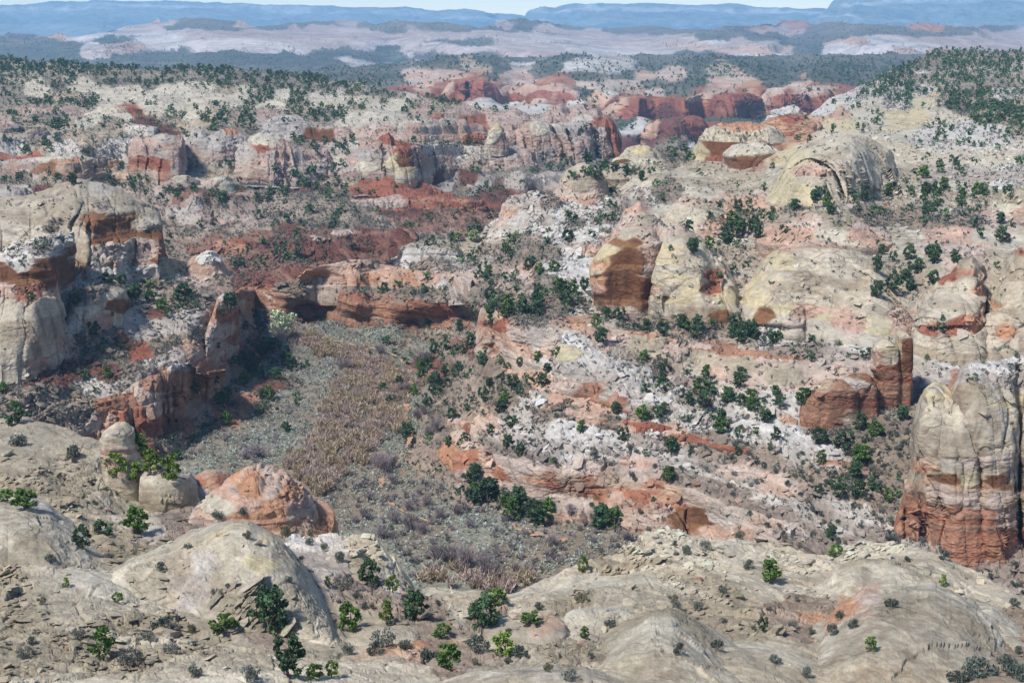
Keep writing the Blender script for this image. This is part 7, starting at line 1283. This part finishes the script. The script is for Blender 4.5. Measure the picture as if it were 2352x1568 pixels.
def spawn(mask, dens, hmin, hmax, wmul, tm, ca, cb, name, lab, cat, mat, v=.4):
    pk = mask & (RNG.rand(len(iy)) < dens * ar)
    n = pk.sum()
    x = vx_[pk] + RNG.uniform(-1, 1, n); y = vy_[pk] + RNG.uniform(-1, 1, n)
    P = XYZ(x, y, Yp[pk]); h = RNG.uniform(hmin, hmax, n)
    V, Q, A = instances(tm, P, np.stack([h * wmul * RNG.uniform(.8, 1.3, n), h], -1), RNG.uniform(0, 6.28, n), tint(n, ca, cb, v))
    stuff(link(name, mk_mesh(name, V, quads=Q, alb=A, mat=mat, smooth=False)), lab, cat)
    return n
pat = fbm(np.stack([vx_ / 36, vy_ / 18, 0 * vx_ + 3], -1), 4, .6) + .12 * (RNG.rand(len(vx_)) - .5)
sage_m = fl_m & ~inth & (RNG.rand(len(iy)) < .35 + .9 * sstep(.4, .6, pat))
n1 = spawn(sage_m, 1.25, .45, 1.1, 1.2, SFAR, (.29, .335, .27), (.40, .435, .365), 'sagebrush', 'pale grey green sagebrush covering the valley floor', 'sagebrush', MLEAF)
gold = fl_m & inth & (pat > .53); purp = fl_m & inth & (pat <= .55)
n2 = spawn(gold, .55, 1.8, 3.4, .9, BFAR, (.29, .22, .14), (.34, .27, .185), 'willow_thicket', 'golden brown bare willow thicket along the wash', 'thicket', MTWIG)
n3 = spawn(purp, .55, 1.6, 3.2, .9, BFAR, (.28, .205, .165), (.32, .255, .215), 'willow_thicket', 'grey brown bare willow thicket along the wash', 'thicket', MTWIG)
brm = fl_m & (vy_ > 1100) & (fbm(np.stack([vx_ / 44, vy_ / 20, 0 * vx_ + 50], -1), 4, .6) > .50)
spawn(brm, .16, 1.0, 2.2, .9, BFAR, (.20, .17, .175), (.27, .235, .235), 'grey_brush', 'leafless mauve grey brush on the near end of the valley floor', 'brush', MTWIG)
brm = fl_m & (vy_ <= 1100) & ~inth & (fbm(np.stack([vx_ / 34, vy_ / 16, 0 * vx_ + 70], -1), 4, .6) > .57)
spawn(brm, .12, 1.0, 2.0, .9, BFAR, (.20, .175, .175), (.27, .24, .235), 'grey_brush', 'leafless mauve grey brush in patches on the sage flat', 'brush', MTWIG)
print('SAGE', n1, n2, n3)
BRUSH = [(590, 1048, 34, 1.7), (565, 1052, 22, 1.4), (880, 1085, 50, .9), (900, 1075, 40, .9), (865, 1070, 36, .9), (875, 815, 30, 1.0), (790, 848, 30, 1.3), (975, 830, 30, 1.2), (960, 835, 24, 1.2), (590, 752, 24, 1.5), (640, 790, 30, 1.0), (1030, 1290, 50, 1.3), (1075, 1300, 58, 1.2), (1120, 1310, 46, 1.3), (1000, 1280, 36, 1.2), (940, 1215, 46, .9), (905, 1200, 40, .9), (970, 1225, 34, 1.0), (1050, 1180, 30, 1.1), (1010, 1190, 34, 1.0), (940, 1170, 30, 1.2), (980, 1160, 28, 1.2), (1205, 1230, 22, 1.0), (1270, 1250, 30, 1.3), (1310, 1180, 30, 1.0), (1290, 1195, 28, 1.1), (1365, 1195, 26, 1.1), (850, 1150, 26, 1.1), (985, 1000, 32, 1.0), (1000, 985, 30, 1.0), (960, 960, 26, 1.2), (930, 900, 24, 1.2), (975, 950, 24, 1.1), (700, 1100, 26, 1.2), (500, 1095, 26, 1.6), (840, 1190, 30, 1.2), (880, 1235, 34, 1.2), (1440, 1240, 26, 1.3), (740, 1210, 40, 1.0), (720, 1200, 36, 1.0), (905, 1110, 26, 1.3), (1080, 1210, 26, 1.2), (1160, 1200, 22, 1.1)]
for vx, vy, hv, wf in BRUSH:
    g = ground_at(vx, vy, 1)
    if g is None or g[1] < 230: continue
    p, Y = g
    h = hv * Y / FV * 1.1
    pl = place(vx, vy)
    single(BRU[RNG.randint(4)], 'bare_shrub', p, (h * wf, h * wf, h), 'leafless grey purple bush ' + pl, 'bare shrub', 'leafless grey bushes ' + pl)
# cottonwood
g = ground_at(648, 786, 1)
if g is not None:
    p, Y = g; h = 78 * Y / FV
    r = bpy.data.objects.new('cottonwood_tree', None); C.objects.link(r)
    V, Q = trunk_mesh(301, .75, .04, 7)
    link('trunk', mk_mesh('trunk', V, quads=Q, alb=np.tile(np.array([[.20, .19, .18]], f32), (len(V), 1)), mat=MWOOD), r)
    V, Q, A = cloud(302, 16, 40, .03, base=(.36, .42, .25), spread=.48, zlo=.42, zhi=.92, crad=.17)
    A = A * (1 - .0 * V[:, 2:3])
    link('crown', mk_mesh('crown', V, quads=Q, alb=A, mat=MLEAF, smooth=False), r)
    V, Q, A = twigs(303, 120, .5, .006, base=(.30, .29, .29))
    link('twigs', mk_mesh('twigs', V, quads=Q, alb=A, mat=MTWIG, smooth=False), r)
    r.location = p; r.scale = (h * .85, h * .85, h)
    tag(r, 'tall pale green cottonwood just coming into leaf at the far end of the valley floor', 'tree')
CW = cloud(305, 12, 60, .05, base=(.30, .36, .17), spread=.42, zlo=.2, zhi=.8, crad=.22)
cwm = mk_mesh('crown', CW[0], quads=CW[1], alb=CW[2], mat=MLEAF, smooth=False)
for vx, vy, hv, wf, lab in ((1086, 552, 26, 1.4, 'pale yellow green bush at the far end of the middle bench'), (1050, 552, 22, 1.4, 'pale grey green bush left of the yellow green one on the middle bench')):
    g = ground_at(vx, vy, 1)
    if g is None: continue
    p, Y = g; h = hv * Y / FV
    single(cwm, 'bush', p, (h * wf, h * wf, h), lab, 'bush', None)

# --- boulders and rubble
import bmesh
def hull(seed, n=13, flat=.62):
    r = np.random.RandomState(seed)
    bm = bmesh.new()
    for q in r.normal(size=(n, 3)):
        q = q / np.linalg.norm(q) * r.uniform(.75, 1.05)
        bm.verts.new((q[0], q[1] * r.uniform(.7, 1), q[2] * flat))
    bmesh.ops.convex_hull(bm, input=bm.verts)
    loose = [v for v in bm.verts if not v.link_faces]
    bmesh.ops.delete(bm, geom=loose, context='VERTS')
    bm.verts.ensure_lookup_table(); bm.verts.index_update()
    V = np.array([v.co[:] for v in bm.verts], f32); T = np.array([[v.index for v in f.verts] for f in bm.faces])
    bm.free()
    # each face keeps its own corners, so the facets read as broken rock
    return V[T.ravel()], np.arange(T.size).reshape(-1, 3)
RUB = []
for i in range(6):
    V, T = hull(400 + i, 11)
    RUB.append((V, T, np.ones((len(V), 3), f32)))
wmap = ZB['alb'][iy, ix]
rough = np.clip(ZB['shrub'][iy, ix] * 30, 0, 1)
lam_r = np.where((Yp < 640) & (Fw < .4), rough * np.clip((nz - .3) * 3, 0, 1) * area * np.where(Yp < 205, .22, .035), 0)
lam_r = lam_r * (.15 + 1.8 * sstep(.45, .62, fbm(np.stack([ix / 14.0, iy / 8.0, 0 * ix + 5.], -1), 3)))
pick = RNG.rand(len(iy)) < np.minimum(lam_r, .5)
rx_ = ix[pick] * 2 + 1; ry_ = iy[pick] * 2 + 1; rY = Yp[pick]
rp = XYZ(rx_, ry_, rY); rc = np.clip(wmap[pick] * RNG.uniform(.8, 1.15, (pick.sum(), 1)), .02, .62)
rs = RNG.uniform(.16, .5, pick.sum()) ** 1.0 * np.where(rY < 205, .62, 1.5) * np.where(RNG.rand(pick.sum()) < .06, 2.4, 1)
order = np.argsort(-rs / rY)
BC = {}
def boulder_mesh(col, i):
    k = (col, i)
    if k not in BC:
        V, T = hull(430 + i, 16, .7)
        BC[k] = mk_mesh('boulder', V, tris=T, alb=np.tile(np.array([col], f32), (len(V), 1)), mat=mrock(1), smooth=False)
    return BC[k]
BCOL = [((.37, .335, .275), 'tan'), ((.43, .40, .36), 'whitish'), ((.27, .13, .09), 'red brown'), ((.36, .25, .195), 'pinkish')]
for i in order[:160]:
    c = rc[i]; j = int(np.argmin([np.abs(np.array(b[0]) - c).sum() for b in BCOL]))
    pl = place(rx_[i], ry_[i])
    s = rs[i]
    single(boulder_mesh(BCOL[j][0], int(RNG.randint(5))), 'boulder', rp[i] - np.array([0, 0, .15 * s]), (s * 1.1, s, s * .9), BCOL[j][1] + ' angular boulder ' + pl, 'boulder', 'fallen boulders ' + pl, rot=(RNG.uniform(-.3, .3), RNG.uniform(-.3, .3), RNG.uniform(0, 6.28)))
rest = order[160:]
V, T, A = instances(RUB, rp[rest] - np.array([0, 0, .05]), np.stack([rs[rest], rs[rest]], -1), RNG.uniform(0, 6.28, len(rest)), rc[rest])
stuff(link('rubble', mk_mesh('rubble', V, tris=T, alb=A, mat=mrock(1), smooth=False)), 'broken rock rubble strewn over the ledges and talus', 'rubble')
print('RUBBLE', len(rest))

# plates of split rock: thin slabs that lie on the bedding, in swarms
PLA = []
for i in range(8):
    V, T = hull(500 + i, 13, .26)
    PLA.append((V, T, np.ones((len(V), 3), f32)))
nrm3 = ZB['N'][iy, ix]; Gw = ZB['G'][iy, ix]
sw = sstep(.36, .56, fbm(np.stack([ix / 22.0, iy / 9.0, 0 * ix + 8.], -1), 4, .6))
fgp = (Yp < 205)
dens = np.where(fgp, (.25 + 3.2 * sstep(.15, .6, Gw)) * sw, np.where((Yp < 640) & (Fw < .4), .24 * rough * sw, 0))
lam_p = dens * area * np.clip((nz - .25) * 3, 0, 1)
pick = RNG.rand(len(iy)) < np.minimum(lam_p, .8)
n = pick.sum()
px_ = ix[pick] * 2 + RNG.rand(n) * 2; py_ = iy[pick] * 2 + RNG.rand(n) * 2; pY = Yp[pick]
pp = XYZ(px_, py_, pY)
ps = RNG.gamma(2.2, .16, n) * np.where(pY < 205, 1.0, 2.4) + .12
ps = np.minimum(ps, 1.9)
N3 = nrm3[pick]; gs = -N3[:, :2] / np.maximum(N3[:, 2:3], .4)
fx = fbm(pp / 16 + 3.3, 2) - .5; fy = fbm(pp / 16 + 63.3, 2) - .5
dipd = np.stack([1.7 * fx + .12, 1.0 * fy + .10], -1)
sh2 = np.clip(.55 * gs + dipd + RNG.normal(size=(n, 2)) * .08, -.9, .9)
pc = np.clip(wmap[pick] * RNG.uniform(.82, 1.22, (n, 1)) * (1 + .06 * (RNG.rand(n, 3) - .5)), .02, .5)
V, T, A = instances(PLA, pp + np.array([0, 0, .02]), np.stack([ps, ps * RNG.uniform(.8, 1.5, n)], -1), RNG.uniform(0, 6.28, n), pc, sh2)
stuff(link('rock_plates', mk_mesh('rock_plates', V, tris=T, alb=A, mat=mrock(1), smooth=False)), 'thin split slabs of sandstone lying in swarms on the slickrock and slopes', 'rubble')
print('PLATES', n)

# --- road and sandy trails
def ribbon(name, pts, width, col, lift, S=1, k=4):
    P = []
    for i in range(len(pts) - 1):
        n = max(int(math.hypot(pts[i + 1][0] - pts[i][0], pts[i + 1][1] - pts[i][1]) / 3), 1)
        for k in range(n):
            t = k / n; vx = pts[i][0] * (1 - t) + pts[i + 1][0] * t; vy = pts[i][1] * (1 - t) + pts[i + 1][1] * t
            g = ground_at(vx, vy, 1)
            if g is not None: P.append(g[0])
    P = np.array(P)
    Q = np.array([P[max(0, i - k):i + k + 1].mean(0) for i in range(len(P))])
    d = np.gradient(Q, axis=0)[:, :2]; d /= np.linalg.norm(d, axis=1)[:, None] + 1e-9
    nrm = np.stack([-d[:, 1], d[:, 0]], -1)
    wd = width * np.clip(1.9 * noise1(np.arange(len(Q)) * .22 + 7) - .25, .06, 1.4)
    L = Q.copy(); R = Q.copy()
    wl = wd * (.4 + 1.2 * noise1(np.arange(len(Q)) * .7 + 91)); wr = wd * (.4 + 1.2 * noise1(np.arange(len(Q)) * .7 + 191))
    L[:, :2] += nrm * wl[:, None] / 2; R[:, :2] -= nrm * wr[:, None] / 2
    V = np.concatenate([L, R]) + np.array([0, 0, lift]); n = len(Q)
    q = [(i, i + 1, n + i + 1, n + i) for i in range(n - 1)]
    o = link(name, mk_mesh(name, V, quads=q, alb=np.tile(np.array([col], f32), (len(V), 1)), mat=mrock(S)))
    struct(o)
    return o
SAND = (.44, .27, .175)
ribbon('path', [(664, 754), (690, 763), (735, 776), (790, 790), (850, 797), (912, 812), (945, 826), (962, 850), (955, 872), (946, 905), (915, 922), (905, 938), (930, 955), (966, 966), (960, 1003), (930, 1040), (885, 1080), (858, 1102), (850, 1128), (886, 1148), (914, 1176), (960, 1196), (1040, 1204)], 1.1, SAND, .2, k=9)
ribbon('path', [(1150, 1200), (1185, 1208), (1205, 1214), (1222, 1226), (1250, 1234), (1290, 1240), (1340, 1244)], 2.4, SAND, .2, k=7)
ribbon('road', [(540, 428), (580, 430), (620, 432), (660, 434), (715, 437)], 7, (.34, .32, .31), .7, 4, k=9)
ribbon('road', [(786, 456), (820, 453), (870, 448)], 6, (.30, .285, .29), .7, 4, k=9)

# ------------------------------------------------------------------ the air between here and the mesas
def haze(dens, col):
    x0, x1, y0, y1, z0, z1 = -12600, 12600, -12600, 12600, -262, 330
    V = [(x, y, z) for z in (z0, z1) for y in (y0, y1) for x in (x0, x1)]
    Q = [(0, 2, 3, 1), (4, 5, 7, 6), (0, 1, 5, 4), (2, 6, 7, 3), (0, 4, 6, 2), (1, 3, 7, 5)]
    m = bpy.data.materials.new('haze'); m.use_nodes = True
    t = m.node_tree
    for n in list(t.nodes):
        if n.type != 'OUTPUT_MATERIAL': t.nodes.remove(n)
    o = [n for n in t.nodes if n.type == 'OUTPUT_MATERIAL'][0]
    v = t.nodes.new('ShaderNodeVolumePrincipled')
    v.inputs['Color'].default_value = (*col, 1)
    v.inputs['Density'].default_value = dens
    v.inputs['Anisotropy'].default_value = 0.0
    t.links.new(v.outputs[0], o.inputs['Volume'])
    ob = link('haze', mk_mesh('haze', np.array(V, float), quads=Q, mat=m, smooth=False))
    ob['kind'] = 'stuff'; ob['label'] = 'thin blue haze over the far land'; ob['category'] = 'haze'
haze(8.0e-5, (.33, .64, 1.0))
